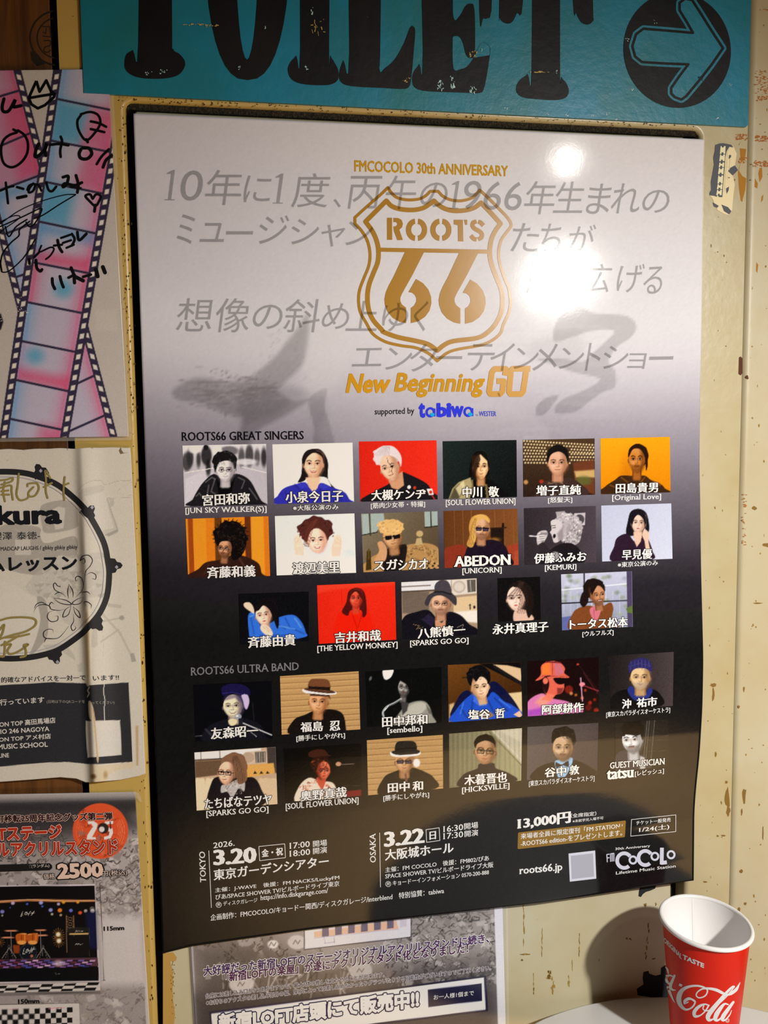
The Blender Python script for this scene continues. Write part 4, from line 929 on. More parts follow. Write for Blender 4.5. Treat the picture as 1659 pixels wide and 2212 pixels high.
# --- row 2
p = photo([(62,595),(592,578),(603,960),(78,972)], fA, 'd67a1a', 'portrait of a person with black curly hair against orange stripes')
for (x0, x1, c) in ((75,108,'8a3c12'),(108,190,'d8801e'),(190,245,'c87018'),(245,292,'5c3410'),(438,478,'5a2a12'),(478,560,'e08a22'),(560,610,'c86c18')): p.P([(x0,570),(x1,570),(x1+12,980),(x0+12,980)], c, 3)
p.P([(78,980),(145,915),(195,872),(290,855),(390,822),(520,872),(548,940),(555,980)], '2c1812', 3, 1, True); p.L([(400,840),(440,900),(430,970)], 9, '5c3c30', 7, .6); p.L([(210,890),(180,950)], 8, '4c2c20', 6, .6)
hairy(p, 350, 705, 106, 100, '0e0a0a', n=34, jag=.1, sd=11); face(p, 314, 785, 86, 122, 4, 'be8660', '5c3420', 1, -.9, '0c0806', glasses='thin', beard='3a2214'); p.P([(245,700),(268,748),(300,738),(345,742),(358,780),(352,830),(372,862),(420,830),(450,760),(430,680),(300,650)], '0e0a0a', 3, 1, True)
curls(p, 350, 680, 100, 62, ['3a2a20', '050404', '241a16'], 90, 3, 5); curls(p, 405, 760, 42, 70, ['3a2a20', '050404'], 40, 4, 5); 
for k in range(26): a = k*.24; p.L([(350+104*math.cos(a), 700+92*math.sin(a)), (350+118*math.cos(a+.05), 700+106*math.sin(a+.05))], 5, '0e0a0a', 2, .8)
p = photo([(633,577),(1142,560),(1153,940),(645,957)], fA, 'd4d8e2', 'portrait of a laughing person in a white fur coat, hands beside the face')
p.grad((640,580), 'ccd0dc', (1150,940), 'dfe3ec'); p.P([(645,960),(650,830),(720,820),(800,780),(900,870),(1010,790),(1090,810),(1150,850),(1153,950)], 'eef0f2', 8, 1, True)
hairy(p, 893, 668, 112, 90, '4a221e', jag=.1, sd=12); curls(p, 893, 690, 118, 95, ['6a3228', '2c1412', '5a2a22'], 80, 5, 7)
face(p, 903, 735, 118, 160, -4, 'f0ccb4', 'c89078', 1, 0, '4a221e', 'smile', 'b02c30', neck=False); p.P([(835,740),(835,640),(900,610),(965,650),(975,730),(955,690),(900,650),(860,680)], '4c241e', 3, 1, True); strands(p, [(900,600),(860,660),(838,760)], '6c3428', 3, .6, 8, 5)
for s, x in ((-1, 785), (1, 1030)):
    p.P([(x-22*s,870),(x-34*s,780),(x-10*s,715),(x+8*s,700),(x+30*s,730),(x+26*s,800),(x+14*s,860)], 'eec6ae', 3, 1, True)
    for k in range(4): p.L([(x+(k*11-20)*s*.8, 770), (x+(k*12-14)*s, 692+abs(k-2)*8)], 8, 'f2ceb6', 2); p.L([(x+(k*11-15)*s*.8, 760), (x+(k*12-9)*s, 712)], 2, 'c08a70', 2, .6)
p.P([(645,957),(690,850),(800,830),(905,890),(1000,840),(1110,850),(1153,940)], 'f2f3f5', 8, 1, True); p.E(700,820,50,30,'d0d4de',0,20,.6); p.E(1100,820,50,30,'c4cad8',0,20,.6)
p = photo([(1184,562),(1675,545),(1683,912),(1200,937)], fA, '665843', 'portrait of a fair-haired person in dark glasses leaning on a hand')
p.grad((1184,562), '7a705c', (1680,912), '4c3c2a')
for q in ([(1188,565),(1235,563),(1240,690),(1195,700)], [(1245,562),(1330,560),(1335,610),(1280,680),(1250,688)], [(1590,548),(1675,545),(1676,640),(1594,650)]): p.P(q, '9aa8a2', 3)
for q in ([(1238,560),(1245,700)], [(1190,700),(1290,680)], [(1630,545),(1634,650)], [(1590,650),(1680,640)]): p.L(q, 7, '2c2820', 2)
p.P([(1200,937),(1230,860),(1290,820),(1350,800),(1460,765),(1600,750),(1683,790),(1683,912)], 'ac8450', 3, 1, True)
curls(p, 1560, 830, 110, 70, ['6a4a28', 'd0aa70', '3c2a1a'], 90, 6, 6); p.P([(1330,930),(1340,800),(1440,760),(1480,780),(1440,930)], '1c1614', 4, 1, True)
for k in range(5):
    for j in range(4): p.P([(1600+k*18+(j%2)*9,872+j*16),(1609+k*18+(j%2)*9,880+j*16),(1600+k*18+(j%2)*9,888+j*16),(1591+k*18+(j%2)*9,880+j*16)], '2c2018' if (k+j)%2 else 'c09860', 1)
face(p, 1385, 712, 118, 150, -8, 'cc9a6c', '7c5030', 1, .1, '8a6030', glasses='dark'); hairy(p, 1375, 648, 86, 52, 'd8ae6c', jag=.1, sd=14); curls(p, 1375, 645, 80, 48, ['f0cc90', '9a7040'], 40, 7, 5)
p.P([(1300,800),(1290,750),(1320,740),(1350,790),(1340,860),(1290,880),(1270,860)], 'c8946a', 3, 1, True); p.E(1560,690,22,20,'e0c080',0,4,.7); p.P([(1540,720),(1570,715),(1580,760),(1530,765)], 'b8a070', 4); p.P([(1222,800),(1246,798),(1252,920),(1215,925)], '3a2c10', 3); p.L([(1234,790),(1234,850)], 10, '5a4418', 3)
p = photo([(113,545),(585,530),(594,890),(120,910)], fB, '67381a', 'portrait of a long fair-haired person in round dark glasses on a red couch')
p.grad((113,545), '5c3418', (590,540), '7c4a24')
for x in (180, 235, 290, 440, 500, 560): p.L([(x,540),(x+4,760)], 3, '8c5a30', 2, .8)
p.P([(410,655),(500,650),(500,770),(420,770)], '1e1410', 5); p.L([(410,655),(515,650)], 8, '2c1a10', 2); p.P([(488,620),(500,620),(502,648),(486,648)], '1a1010', 2); p.E(440,730,30,14,'e8a040',0,12,.6)
p.P([(120,910),(118,800),(160,770),(250,770),(270,910)], '84301e', 4, 1, True); p.P([(520,780),(550,762),(592,760),(594,890),(530,890)], '9a3c24', 4, 1, True); p.P([(570,800),(594,790),(594,890),(560,890)], 'a8482c', 6)
p.P([(240,905),(250,820),(280,760),(350,740),(430,728),(500,760),(530,820),(545,895)], '1c1220', 3, 1, True)
p.P([(330,568),(290,590),(275,650),(280,700),(262,760),(300,775),(330,700),(400,620),(410,600),(380,570)], 'c89448', 3, 1, True); face(p, 358, 660, 100, 138, 3, 'd4a078', '8c5c3c', 1, .2, '8a6030', glasses='tint', beard='6a4630'); p.P([(300,640),(305,590),(345,566),(390,580),(408,620),(370,598),(335,610),(315,660),(318,730),(295,740)], 'd8a858', 2.5, 1, True); strands(p, [(320,590),(300,680),(290,760)], '8a6028', 3, .6, 6, 6)
p = photo([(627,527),(1087,512),(1090,872),(632,890)], fB, '352c32', 'black and white portrait of a singer with a white curly mane')
p.grad((627,527), '2c262a', (1087,512), '4a4048'); p.P([(950,560),(1020,555),(1018,635),(948,642)], 'c4bcc0', 2); p.E(984,598,30,32,'4c464c'); p.P([(830,550),(890,545),(880,590),(840,590)], 'a8a0a4', 3)
hairy(p, 905, 650, 92, 95, 'b4acb0', n=34, jag=.11, sd=15); hairy(p, 945, 690, 50, 80, 'a49ca0', sd=16); curls(p, 900, 655, 90, 95, ['ffffff', 'e8e2e4', '6c6468', 'd4cccf'], 150, 8, 6); curls(p, 950, 700, 42, 60, ['f4eeee', '5c5458'], 60, 9, 5)
p.P([(800,610),(840,600),(875,640),(880,700),(850,740),(820,745),(808,710),(800,690),(794,680),(805,660)], 'cfc6c8', 2.5, 1, True); p.E(822,705,9,14,'1a1618',10); p.L([(806,640),(830,636)], 4, '2c2628', 1.5); p.L([(812,652),(830,650)], 5, '1c181a', 1.5); p.P([(840,690),(880,640),(880,720),(850,742)], '6c6468', 10, .6)
p.P([(790,800),(850,760),(930,750),(990,800),(1000,880),(720,885),(740,840)], '1c181c', 3, 1, True); p.P([(715,760),(710,700),(730,675),(770,670),(778,700),(750,750)], 'c4bcbc', 3, 1, True)
for k in range(4): p.L([(718,690+k*14),(758,686+k*14)], 5, 'e0d8d8', 2); p.L([(718,697+k*14),(758,693+k*14)], 2, '5a5254', 1.5)
p.L([(664,704),(720,708)], 7, 'e0d8dc', 2); p.L([(740,690),(772,690)], 16, '8a8286', 3); p.P([(720,760),(750,740),(800,800),(790,850),(740,840)], '2c262a', 4); p.E(830,830,30,24,'d0c8ca',20,6,.7)
p = photo([(1122,510),(1570,496),(1578,850),(1128,868)], fB, 'c8cce0', 'portrait of a person with a dark bob and plum blouse on pale blue')
p.grad((1122,510), 'c0c4dc', (1578,850), 'd4d8ea'); p.P([(1360,530),(1310,550),(1290,620),(1280,680),(1300,705),(1400,690),(1428,670),(1424,600),(1405,550)], '17141a', 2.5, 1, True)
p.P([(1190,868),(1205,770),(1225,715),(1290,690),(1340,740),(1400,690),(1430,740),(1450,800),(1448,856)], '2c1a2c', 2.5, 1, True); face(p, 1360, 622, 88, 128, 3, 'eccab4', 'b88e78', 1, 0, '2a2024', 'lips', 'b04848'); p.P([(1328,680),(1385,680),(1375,740),(1350,775),(1335,740)], 'e6c0a8', 4)
p.P([(1318,640),(1312,580),(1350,545),(1385,550),(1408,590),(1400,650),(1392,600),(1360,570),(1335,590)], '17141a', 2.5, 1, True); p.P([(1385,700),(1395,665),(1412,668),(1428,690),(1425,740),(1432,790),(1408,790),(1400,740)], 'e8c2aa', 2.5, 1, True); p.L([(1396,690),(1400,660)], 6, 'eccab4', 2); p.L([(1408,680),(1422,682)], 2, 'b08870', 1.5)
# --- row 3
p = photo([(400,1075),(850,1060),(850,1378),(410,1398)], fA, '0a0a0e', 'portrait of a person in a blue blouse leaning on a table against black')
p.P([(470,1345),(462,1215),(500,1190),(520,1240),(560,1290),(620,1240),(740,1208),(800,1250),(830,1320),(822,1352),(600,1385),(480,1350)], '2c66d0', 3, 1, True)
for q in ([(560,1290),(600,1340),(700,1340)], [(700,1230),(730,1290),(820,1330)], [(480,1230),(500,1330)], [(640,1260),(700,1300)], [(540,1340),(700,1365)]): p.L(q, 8, '1a3c8c', 7, .7)
for q in ([(760,1230),(800,1290)], [(660,1280),(760,1300)], [(475,1220),(498,1210)]): p.L(q, 7, '6aa0f4', 6, .7)
hairy(p, 585, 1180, 72, 86, '100c10', sd=21, jag=.05); face(p, 560, 1212, 98, 138, -10, 'ecc8b0', 'a07460', 1, -.1, '241a1a', 'lips', 'b04c48'); p.P([(510,1180),(530,1120),(590,1105),(640,1160),(660,1240),(650,1300),(625,1240),(600,1180),(560,1150),(530,1180)], '0e0b0e', 2.5, 1, True)
p.P([(500,1200),(480,1190),(440,1160),(436,1135),(470,1130),(495,1160)], 'e8c0a6', 3, 1, True); p.P([(540,1290),(560,1268),(600,1290),(620,1330),(600,1352),(555,1320)], 'ecc6ac', 3, 1, True); p.L([(555,1285),(600,1320)], 2, 'a87860', 1.5); p.L([(565,1278),(608,1312)], 2, 'a87860', 1.5); p.E(620,1380,180,14,'101828',0,8,.6)
p = photo([(903,1020),(1402,998),(1410,1368),(915,1395)], fA, 'dc2412', 'portrait of a long-haired person all in red light')
p.grad((903,1020), 'b81a0c', (1100,1100), 'e02814'); p.grad((1150,1000), 'e02a16', (1160,1390), 'd01e0c', .6); p.P([(903,1070),(1000,1050),(1402,1010),(1402,995),(903,1015)], 'f04028', 14, .7); p.L([(1060,1050),(1070,1300)], 3, 'b0180a', 3, .6)
p.P([(1020,1395),(1035,1210),(1100,1190),(1160,1200),(1230,1190),(1250,1240),(1262,1380)], 'e81c08', 4, 1, True); p.L([(1130,1210),(1160,1290),(1155,1380)], 4, 'a01006', 3); p.L([(1190,1210),(1165,1290)], 4, 'a01006', 3)
p.P([(1150,1036),(1105,1060),(1090,1130),(1062,1190),(1100,1215),(1120,1180),(1185,1180),(1195,1225),(1220,1200),(1215,1100),(1195,1050)], '481010', 3, 1, True); face(p, 1152, 1105, 82, 124, 0, 'd4452c', '841a10', 1, 0, '3a0c0a', mc='701008', nk='b8301c'); p.P([(1108,1130),(1112,1070),(1150,1044),(1190,1070),(1205,1150),(1190,1110),(1155,1062),(1125,1080)], '4a1210', 2.5, 1, True)
p = photo([(-158,1000),(325,975),(330,1335),(-150,1366)], fB, 'b8a898', 'portrait of a person in a grey hat and glasses, a radio behind')
p.grad((-158,1000), '6a5c4c', (-100,1100), 'a08870'); p.P([(-158,1000),(160,985),(160,1040),(-158,1060)], 'd8d6d8', 4); p.L([(-158,1030),(30,1020)], 5, '4c3c30', 2); p.L([(-158,1062),(60,1052)], 8, '3c3026', 3)
p.P([(165,985),(322,975),(326,1070),(168,1085)], 'd8ccc0', 3); p.E(212,1030,42,40,'b8aca0',0,3); p.E(212,1030,30,28,'cfc4b8',0,3); p.P([(262,985),(318,982),(320,1060),(268,1066)], '5c564e', 3); p.L([(285,990),(288,1060)], 4, 'c8c0b4', 2); p.P([(175,1100),(326,1085),(328,1190),(178,1190)], 'd4b890', 4); p.P([(270,1150),(290,1148),(282,1138),(276,1150)], '2a2420', 2); p.L([(282,1145),(283,1172)], 8, '2a2420', 2); p.E(310,1160,8,10,'2a2420')
p.P([(180,1190),(330,1180),(330,1260),(200,1250)], 'e6dcd0', 8); p.P([(-155,1060),(20,1060),(20,1200),(-150,1200)], '5c5046', 8, .8)
p.P([(-152,1370),(-145,1230),(-60,1190),(20,1180),(90,1250),(140,1190),(220,1210),(280,1270),(330,1300),(330,1345)], '121018', 3, 1, True); p.P([(60,1230),(100,1260),(125,1235),(120,1290),(70,1320)], 'c08868', 4, 1, True); p.L([(-80,1270),(-40,1280),(-60,1300),(-20,1290)], 3, '8a7450', 1.5); p.L([(200,1290),(240,1270),(230,1310)], 3, '8a8078', 1.5)
p.P([(-30,1240),(20,1200),(60,1240),(40,1290)], '2c2440', 6, .7); face(p, 95, 1140, 118, 140, 0, 'd8a888', '8c5c44', 1, .0, '3a2c26', glasses='thin', beard='7a5846')
p.P([(0,1110),(20,1080),(60,1055),(90,1010),(150,1010),(160,1060),(195,1100),(190,1150),(140,1105),(90,1085),(40,1100),(15,1150),(-8,1140)], '38343a', 2.5, 1, True); p.P([(58,1050),(62,1010),(100,985),(140,995),(158,1030),(160,1065),(110,1062)], '423e44', 2.5, 1, True); p.L([(55,1062),(105,1060),(160,1078)], 9, '1c1a1e', 2)
p = photo([(458,975),(730,965),(735,1240),(463,1255)], fB, '100e0f', 'portrait of a pale person with wind-blown dark hair against black')
hairy(p, 600, 1100, 88, 110, '1c1412', sd=25, jag=.05); p.P([(570,1180),(640,1180),(690,1240),(570,1255)], 'd8b4a0', 4, 1, True); face(p, 575, 1105, 112, 158, -4, 'efd2c2', 'b8907c', 1, -.15, '2c1c18', 'lips', 'b85c54', neck=False)
p.P([(630,1000),(680,1050),(690,1150),(660,1230),(640,1180),(632,1100),(600,1040),(560,1030),(580,1000)], '1c1412', 3, 1, True); strands(p, [(620,1000),(560,1080),(540,1110)], '3c2a22', 2.4, .7, 9, 6); strands(p, [(600,990),(630,1100),(610,1200)], '3c2a22', 2.4, .6, 8, 7)
p = photo([(865,950),(1318,930),(1325,1285),(872,1308)], fB, 'b4b6d0', 'portrait of a laughing person in a brown jacket by a window')
p.grad((900,950), 'c4c6dc', (900,1200), '9aa0b8')
for k in range(60): p.E(random.Random(k).uniform(870,1290), random.Random(k+99).uniform(950,1240), 16, 12, random.Random(k+5).choice(['7c8a5c','a0ac84','d8dcec','8c94a8','5c6c48']), 0, 10, .5)
p.L([(868,1050),(1285,1010)], 7, 'e8ecf8', 3, .9)
for k in range(9): p.L([(880+k*45,1060),(882+k*45,1200)], 3, 'dfe2f0', 2, .7)
p.L([(1012,945),(1018,1300)], 9, '1c1a22', 2); p.L([(868,1136),(1285,1118)], 8, '1c1a22', 2); p.P([(1284,930),(1318,928),(1325,1285),(1290,1290)], '4c4260', 3); p.P([(868,1225),(940,1215),(930,1308),(872,1308)], '5c64a0', 5); p.P([(1280,1170),(1325,1145),(1325,1200),(1290,1195)], '5c7038', 3)
p.P([(925,1308),(940,1200),(990,1160),(1050,1150),(1110,1165),(1180,1130),(1200,1170),(1190,1240),(1230,1290)], '7a4422', 3, 1, True); p.P([(1050,1170),(1100,1150),(1120,1180),(1090,1250),(1060,1220)], 'd07080', 3, 1, True); p.L([(1075,1175),(1080,1235)], 3, '8c3c50', 2)
hairy(p, 1075, 1040, 70, 66, '1c1210', sd=27, jag=.05); p.P([(1000,1070),(1030,1060),(1040,1120),(1010,1160),(985,1130)], '1c1210', 3, 1, True); face(p, 1100, 1085, 92, 128, -8, 'c88a60', '744428', -1, .9, '1c1210', 'smile', '7a2820', ear=-1, beard='5c3a28'); p.P([(1060,1080),(1050,1020),(1090,985),(1135,1000),(1100,1020),(1075,1060)], '1c1210', 2.5, 1, True)
# --- band, row 1
p = photo([(110,235),(612,210),(618,580),(125,598)], fC, '05060b', 'portrait of a smiling singer in a navy cap at a microphone')
p.P([(180,598),(200,510),(270,470),(340,450),(440,450),(540,490),(570,560),(570,590)], '12121a', 6, 1, True); p.L([(190,520),(230,560)], 10, '4a4a50', 8, .6); face(p, 365, 372, 124, 150, -4, 'e2d2ac', '5c5058', 1, -.25, '3a3434', 'smile', '5a3028'); p.P([(300,340),(310,290),(380,300),(430,300),(440,400),(420,430),(415,350),(380,320)], '2c2450', 8, .5)
p.P([(420,300),(455,295),(470,340),(455,390),(440,380),(430,340)], 'b8a8e0', 4, 1, True); p.P([(292,285),(300,245),(360,228),(430,235),(470,265),(475,300),(440,295),(360,285),(310,305)], '16123c', 3, 1, True); p.L([(300,290),(360,284),(430,296)], 5, '2c2468', 2)
p.E(398,438,22,18,'8a8c9c'); p.E(392,434,8,6,'e8ecf4',0,3); p.P([(400,450),(425,450),(430,495),(405,495)], '1c1c24', 2); p.P([(335,465),(360,452),(390,462),(380,490),(350,495)], 'd8c49c', 3, 1, True)
p.L([(430,480),(612,556)], 6, 'c8c8d0', 2); p.L([(116,565),(165,562)], 3, 'a0a0a8', 2); p.L([(460,520),(515,566)], 3, 'b8b8c0', 2); p.L([(490,350),(500,460)], 5, '1c1c20', 3)
def slats(p, x0, x1, y0, y1, n, hi='c49c68', lo='7c5830', sl=-.055):
    for k in range(n+1):
        y = y0+(y1-y0)*k/n; a = (x0, y); b = (x1, y+sl*(x1-x0)); p.L([(a[0], a[1]+8), (b[0], b[1]+8)], 10, hi, 6, .6); p.L([a, b], 4, lo, 2, .9)
p = photo([(666,180),(1169,148),(1180,520),(677,554)], fC, 'b08a58', 'portrait of a person in a brown hat and black suit before slatted wood')
slats(p, 660, 1185, 190, 560, 10); p.P([(735,556),(755,460),(830,425),(890,400),(1000,392),(1070,425),(1090,530),(1092,560)], '14100e', 3, 1, True); p.P([(860,420),(900,470),(960,400),(920,500)], '080606', 3)
face(p, 912, 345, 118, 148, 2, 'd49c6c', '84502c', 1, 0, '2c1c14', mc='6c3424'); p.P([(855,290),(980,290),(990,330),(975,310),(860,305)], '3c2418', 4); p.P([(808,268),(850,262),(990,270),(1030,290),(980,300),(880,292),(830,288)], 'e8e4ec', 2, 1, True)
p.P([(820,264),(855,255),(985,268),(1020,285),(980,290),(870,278)], '4a2c1e', 2, 1, True); p.P([(848,258),(858,205),(900,196),(975,205),(985,270),(920,272)], '6a4028', 2.5, 1, True); p.P([(848,244),(985,250),(987,272),(848,262)], '1c120e', 2)
p = photo([(1212,150),(1700,120),(1702,475),(1225,505)], fC, '070a0a', 'black and white portrait of a saxophone player')
p.P([(1326,140),(1390,134),(1380,180),(1350,202),(1330,190)], 'e4eaee', 3, 1, True); p.E(1245,195,8,14,'6a7274',20,4,.8); p.P([(1400,500),(1440,400),(1500,350),(1580,338),(1620,370),(1640,430),(1650,490)], '8c8a80', 5, 1, True); p.P([(1430,470),(1480,380),(1560,345),(1610,370),(1570,420),(1520,480)], 'c0bdb0', 9, .7, True)
for k in range(6): p.L([(1600+k*6,360+k*8),(1620+k*4,420)], 3, '4c4a44', 2, .8)
face(p, 1462, 252, 80, 122, 6, 'a09a94', '1c1a1c', 1, -.3, '0a0808', beard='2a2828', glasses='thin'); p.P([(1425,200),(1440,175),(1490,185),(1505,230),(1500,300),(1480,240)], '0a0a0a', 4, 1, True)
p.L([(1440,325),(1400,350),(1350,375),(1325,410),(1330,440)], 12, 'a8aeae', 3, 1, True); p.L([(1438,330),(1400,353),(1345,380)], 3, '2c3030', 1.5); p.L([(1360,370),(1335,400)], 4, 'f0f4f4', 2); p.P([(1440,340),(1490,350),(1480,400),(1450,430),(1445,380)], '3a3838', 5)
p = photo([(140,108),(608,88),(617,440),(145,475)], fD, '56300f', 'portrait of a young person in blue leaning on a grand piano')
p.grad((140,108), '6a4018', (300,400), '40240c'); p.P([(340,100),(608,88),(614,240),(480,170)], '0e0b0c', 3); p.P([(430,105),(608,225),(612,180),(606,130),(520,110)], 'd4b48c', 4); p.P([(440,108),(612,215),(612,240),(430,125)], '1a1616', 2); p.P([(520,290),(616,280),(617,420),(560,400)], 'd8c090', 6); p.P([(148,470),(150,360),(180,350),(190,470)], 'c8a878', 8); p.L([(235,190),(300,185)], 8, '2a1c10', 3)
p.P([(180,470),(200,330),(260,270),(340,300),(420,215),(480,240),(560,330),(612,420),(600,445)], '0e1236', 3, 1, True); p.P([(175,475),(190,400),(260,320),(310,290),(330,320),(390,320),(430,280),(500,340),(560,370),(600,440)], '1c4cc0', 3, 1, True)
for q in ([(220,380),(260,440)], [(440,320),(520,400)], [(300,330),(290,420)], [(400,340),(440,420)]): p.L(q, 9, '10286c', 7, .7)
for q in ([(240,350),(220,420)], [(470,330),(540,380)]): p.L(q, 7, '4c88f0', 6, .7)
hairy(p, 335, 175, 72, 62, '0e0c0e', sd=31, jag=.1); face(p, 348, 252, 112, 145, -8, 'e8c4a0', 'a47850', -1, .1, '120e0e', mc='a05848'); p.P([(275,230),(262,180),(290,130),(350,108),(405,150),(412,210),(395,230),(385,190),(350,180),(320,215),(300,190),(290,240)], '0e0c0e', 2.5, 1, True); curls(p, 335, 165, 62, 45, ['2c2a30', '050505'], 30, 11, 4)
p.P([(560,425),(600,400),(617,430),(600,445)], 'e0b898', 3); p.P([(330,410),(400,400),(440,430),(400,450),(340,440)], 'a8783c', 6, .8); p.P([(310,300),(330,330),(345,370),(300,340)], '3868dc', 3)
p = photo([(650,85),(1105,58),(1108,405),(652,437)], fD, '170809', 'profile of a drummer in a red cap under pink stage light')
for (x, y, r, c) in ((915,265,26,'8a2418'),(1000,320,10,'d86020'),(1050,350,12,'c02818'),(960,300,8,'e08030'),(1080,330,9,'a82018'),(1020,270,8,'d04020'),(1040,380,20,'6a1418'),(930,290,10,'f0a060'),(1090,400,16,'b02820')): p.E(x, y, r, r, c, 0, 7, .8)
p.P([(650,437),(655,340),(740,290),(800,320),(900,340),(960,370),(990,415)], 'd074ac', 4, 1, True); p.P([(700,350),(740,300),(800,330),(760,380)], 'e8a070', 16, .7); p.P([(650,437),(652,400),(740,380),(760,430)], '9a3cb8', 12, .8)
p.P([(750,200),(800,180),(870,185),(885,240),(880,270),(865,290),(830,300),(790,320),(755,270)], 'd8604c', 3, 1, True); p.P([(745,190),(770,180),(790,230),(770,290),(745,240)], '241010', 3, 1, True); p.E(765,210,16,20,'e87058',0,3); p.P([(820,190),(895,195),(890,225),(850,232),(825,215)], '14080c', 2, 1, True); p.P([(840,255),(880,255),(870,290),(840,295)], '5c1c1c', 6, .7); p.P([(740,330),(780,290),(830,300),(800,340)], 'e87858', 5, .9)
p.P([(735,200),(700,208),(735,170),(740,110),(800,82),(860,95),(890,130),(885,160),(918,190),(830,185),(780,175)], 'd8604a', 2.5, 1, True); p.P([(740,170),(745,110),(790,90),(800,170)], 'e87a30', 3, .8); p.P([(820,95),(860,100),(885,160),(830,180)], 'c06a80', 4, .8); p.L([(770,88),(860,92)], 9, '6c2028', 3); p.L([(808,95),(812,180)], 3, '8a3428', 2); p.L([(740,178),(905,182)], 3, '8a3030', 2)
p.L([(968,98),(1105,270)], 5, '2c1414', 2); p.L([(1010,160),(1100,290)], 6, '481c1c', 2); p.L([(990,190),(1002,340)], 6, 'd8a0c0', 2); p.E(1000,232,18,14,'e08898'); p.L([(1010,240),(1105,275)], 7, '8a2c38', 2); p.E(972,104,8,6,'c04030')
p = photo([(1160,50),(1586,24),(1580,370),(1185,395)], fD, '342c2c', 'portrait of a person with a grey beard and a navy flat cap')
p.grad((1160,200), '1c1818', (1586,200), '463c3c'); p.P([(1180,395),(1200,300),(1290,262),(1370,290),(1440,262),(1495,290),(1505,370)], '0e0e10', 3, 1, True); p.P([(1290,270),(1320,245),(1380,310),(1430,255),(1450,280),(1400,340),(1330,330)], '26307c', 3, 1, True)
face(p, 1372, 190, 126, 150, 0, 'dcb886', '8c6844', 1, 0, '2c241e', mc='9a5848', beard='a89c8c'); p.P([(1298,140),(1300,100),(1340,70),(1400,64),(1440,95),(1446,150),(1400,130),(1340,132),(1305,160)], '2c2860', 2.5, 1, True)
for k in range(6): p.L([(1315+k*22,78),(1310+k*24,140)], 2.4, '5c5890', 2, .6)
p.L([(1302,120),(1370,96),(1442,118)], 2.4, '5c5890', 2, .6)
# --- band, row 2
p = photo([(118,668),(638,632),(650,998),(133,1040)], fC, 'b09478', 'portrait of a long-haired person in glasses looking aside on a cream couch')
p.P([(118,668),(545,640),(545,690),(120,715)], 'e4e2e2', 3); p.L([(160,665),(162,712)], 5, '5c4c40', 2); p.L([(280,658),(282,704)], 5, '5c4c40', 2); p.L([(118,718),(500,694)], 9, '3c2c22', 3); p.P([(120,725),(440,705),(440,790),(124,830)], '5c4634', 5); p.P([(440,665),(580,650),(582,735),(445,745)], 'c0a890', 3); p.E(462,700,40,34,'a89078',0,3); p.P([(505,665),(575,660),(575,730),(510,735)], '5c544c', 3)
for k in range(4): p.L([(518+k*16,668),(519+k*16,730)], 3, 'b0a494', 2)
p.P([(582,634),(640,632),(645,800),(590,800)], '3c3430', 5); p.P([(440,750),(625,735),(635,800),(450,830)], 'c8964c', 4); 
for k in range(3): p.P([(495+k*40,805),(505+k*40,785),(520+k*40,803)], '2c2018', 2)
for (a_, b_) in ((125,185),(190,250),(525,590),(555,648)): p.P([(a_,1040),(a_,850),((a_+b_)/2,835),(b_,850),(b_,1020)], 'd0b898' if a_ < 500 else 'c4aa88', 4, 1, True)
p.P([(220,1035),(228,860),(290,820),(420,830),(500,830),(545,900),(555,1005)], '141014', 3, 1, True); p.P([(292,880),(330,870),(430,830),(438,915),(400,900),(360,960),(330,920),(290,925)], 'a8a09c', 3, 1, True); curls(p, 370, 900, 60, 40, ['5c5450', 'd8d0cc'], 50, 12, 4)
hairy(p, 375, 750, 82, 84, '6c4c38', sd=33, jag=.05); face(p, 322, 800, 102, 148, 4, 'dcb090', '946850', 1, -.7, '4a3224', glasses='black', neck=False); p.P([(290,740),(300,700),(370,672),(440,710),(455,790),(450,850),(400,870),(385,800),(370,740),(320,720)], '74533c', 2.5, 1, True); strands(p, [(380,690),(400,770),(410,860)], '4a3022', 3, .6, 11, 7)
p = photo([(690,645),(1185,610),(1190,950),(700,985)], fC, '080606', 'singer in a brown hat and flowered shirt under red light')
p.P([(775,990),(785,890),(850,830),(920,850),(1000,860),(1030,910),(1040,965)], 'e0c4b0', 4, 1, True); curls(p, 890, 900, 100, 50, ['a84830', '6c2818', 'f4e8dc', 'c07050'], 60, 13, 9); p.P([(900,830),(960,830),(940,900),(915,880)], 'b84c34', 5, 1, True)
hairy(p, 925, 745, 62, 66, '28100a', sd=35, jag=.1); face(p, 945, 785, 84, 120, 4, 'd06444', '5c1810', -1, .5, '1c0a08', mc='5c1410', neck=False); curls(p, 915, 745, 55, 48, ['5c2418', '0e0604', 'a84828'], 50, 14, 5); p.P([(848,690),(855,665),(900,648),(950,652),(975,680),(1000,690),(940,690),(880,700)], '3a1c12', 3, 1, True)
p.E(1040,742,18,14,'b88868'); p.L([(1055,744),(1140,742)], 5, '6c5c54', 2); p.P([(1050,920),(1186,905),(1186,945),(1070,955)], '8c1c20', 6, .8); p.L([(1060,880),(1186,880)], 4, '2c2420', 2)
p = photo([(1222,590),(1708,555),(1710,898),(1230,942)], fC, 'b08a58', 'portrait of a person in a black hat and sunglasses before slatted wood')
slats(p, 1215, 1720, 610, 950, 9, 'bc9664'); p.P([(1310,945),(1330,830),(1400,790),(1460,770),(1520,765),(1600,795),(1650,830),(1660,900)], '141210', 3, 1, True); face(p, 1462, 728, 116, 138, 0, 'c49468', '7c5432', 1, -.05, '241a14', glasses='tint')
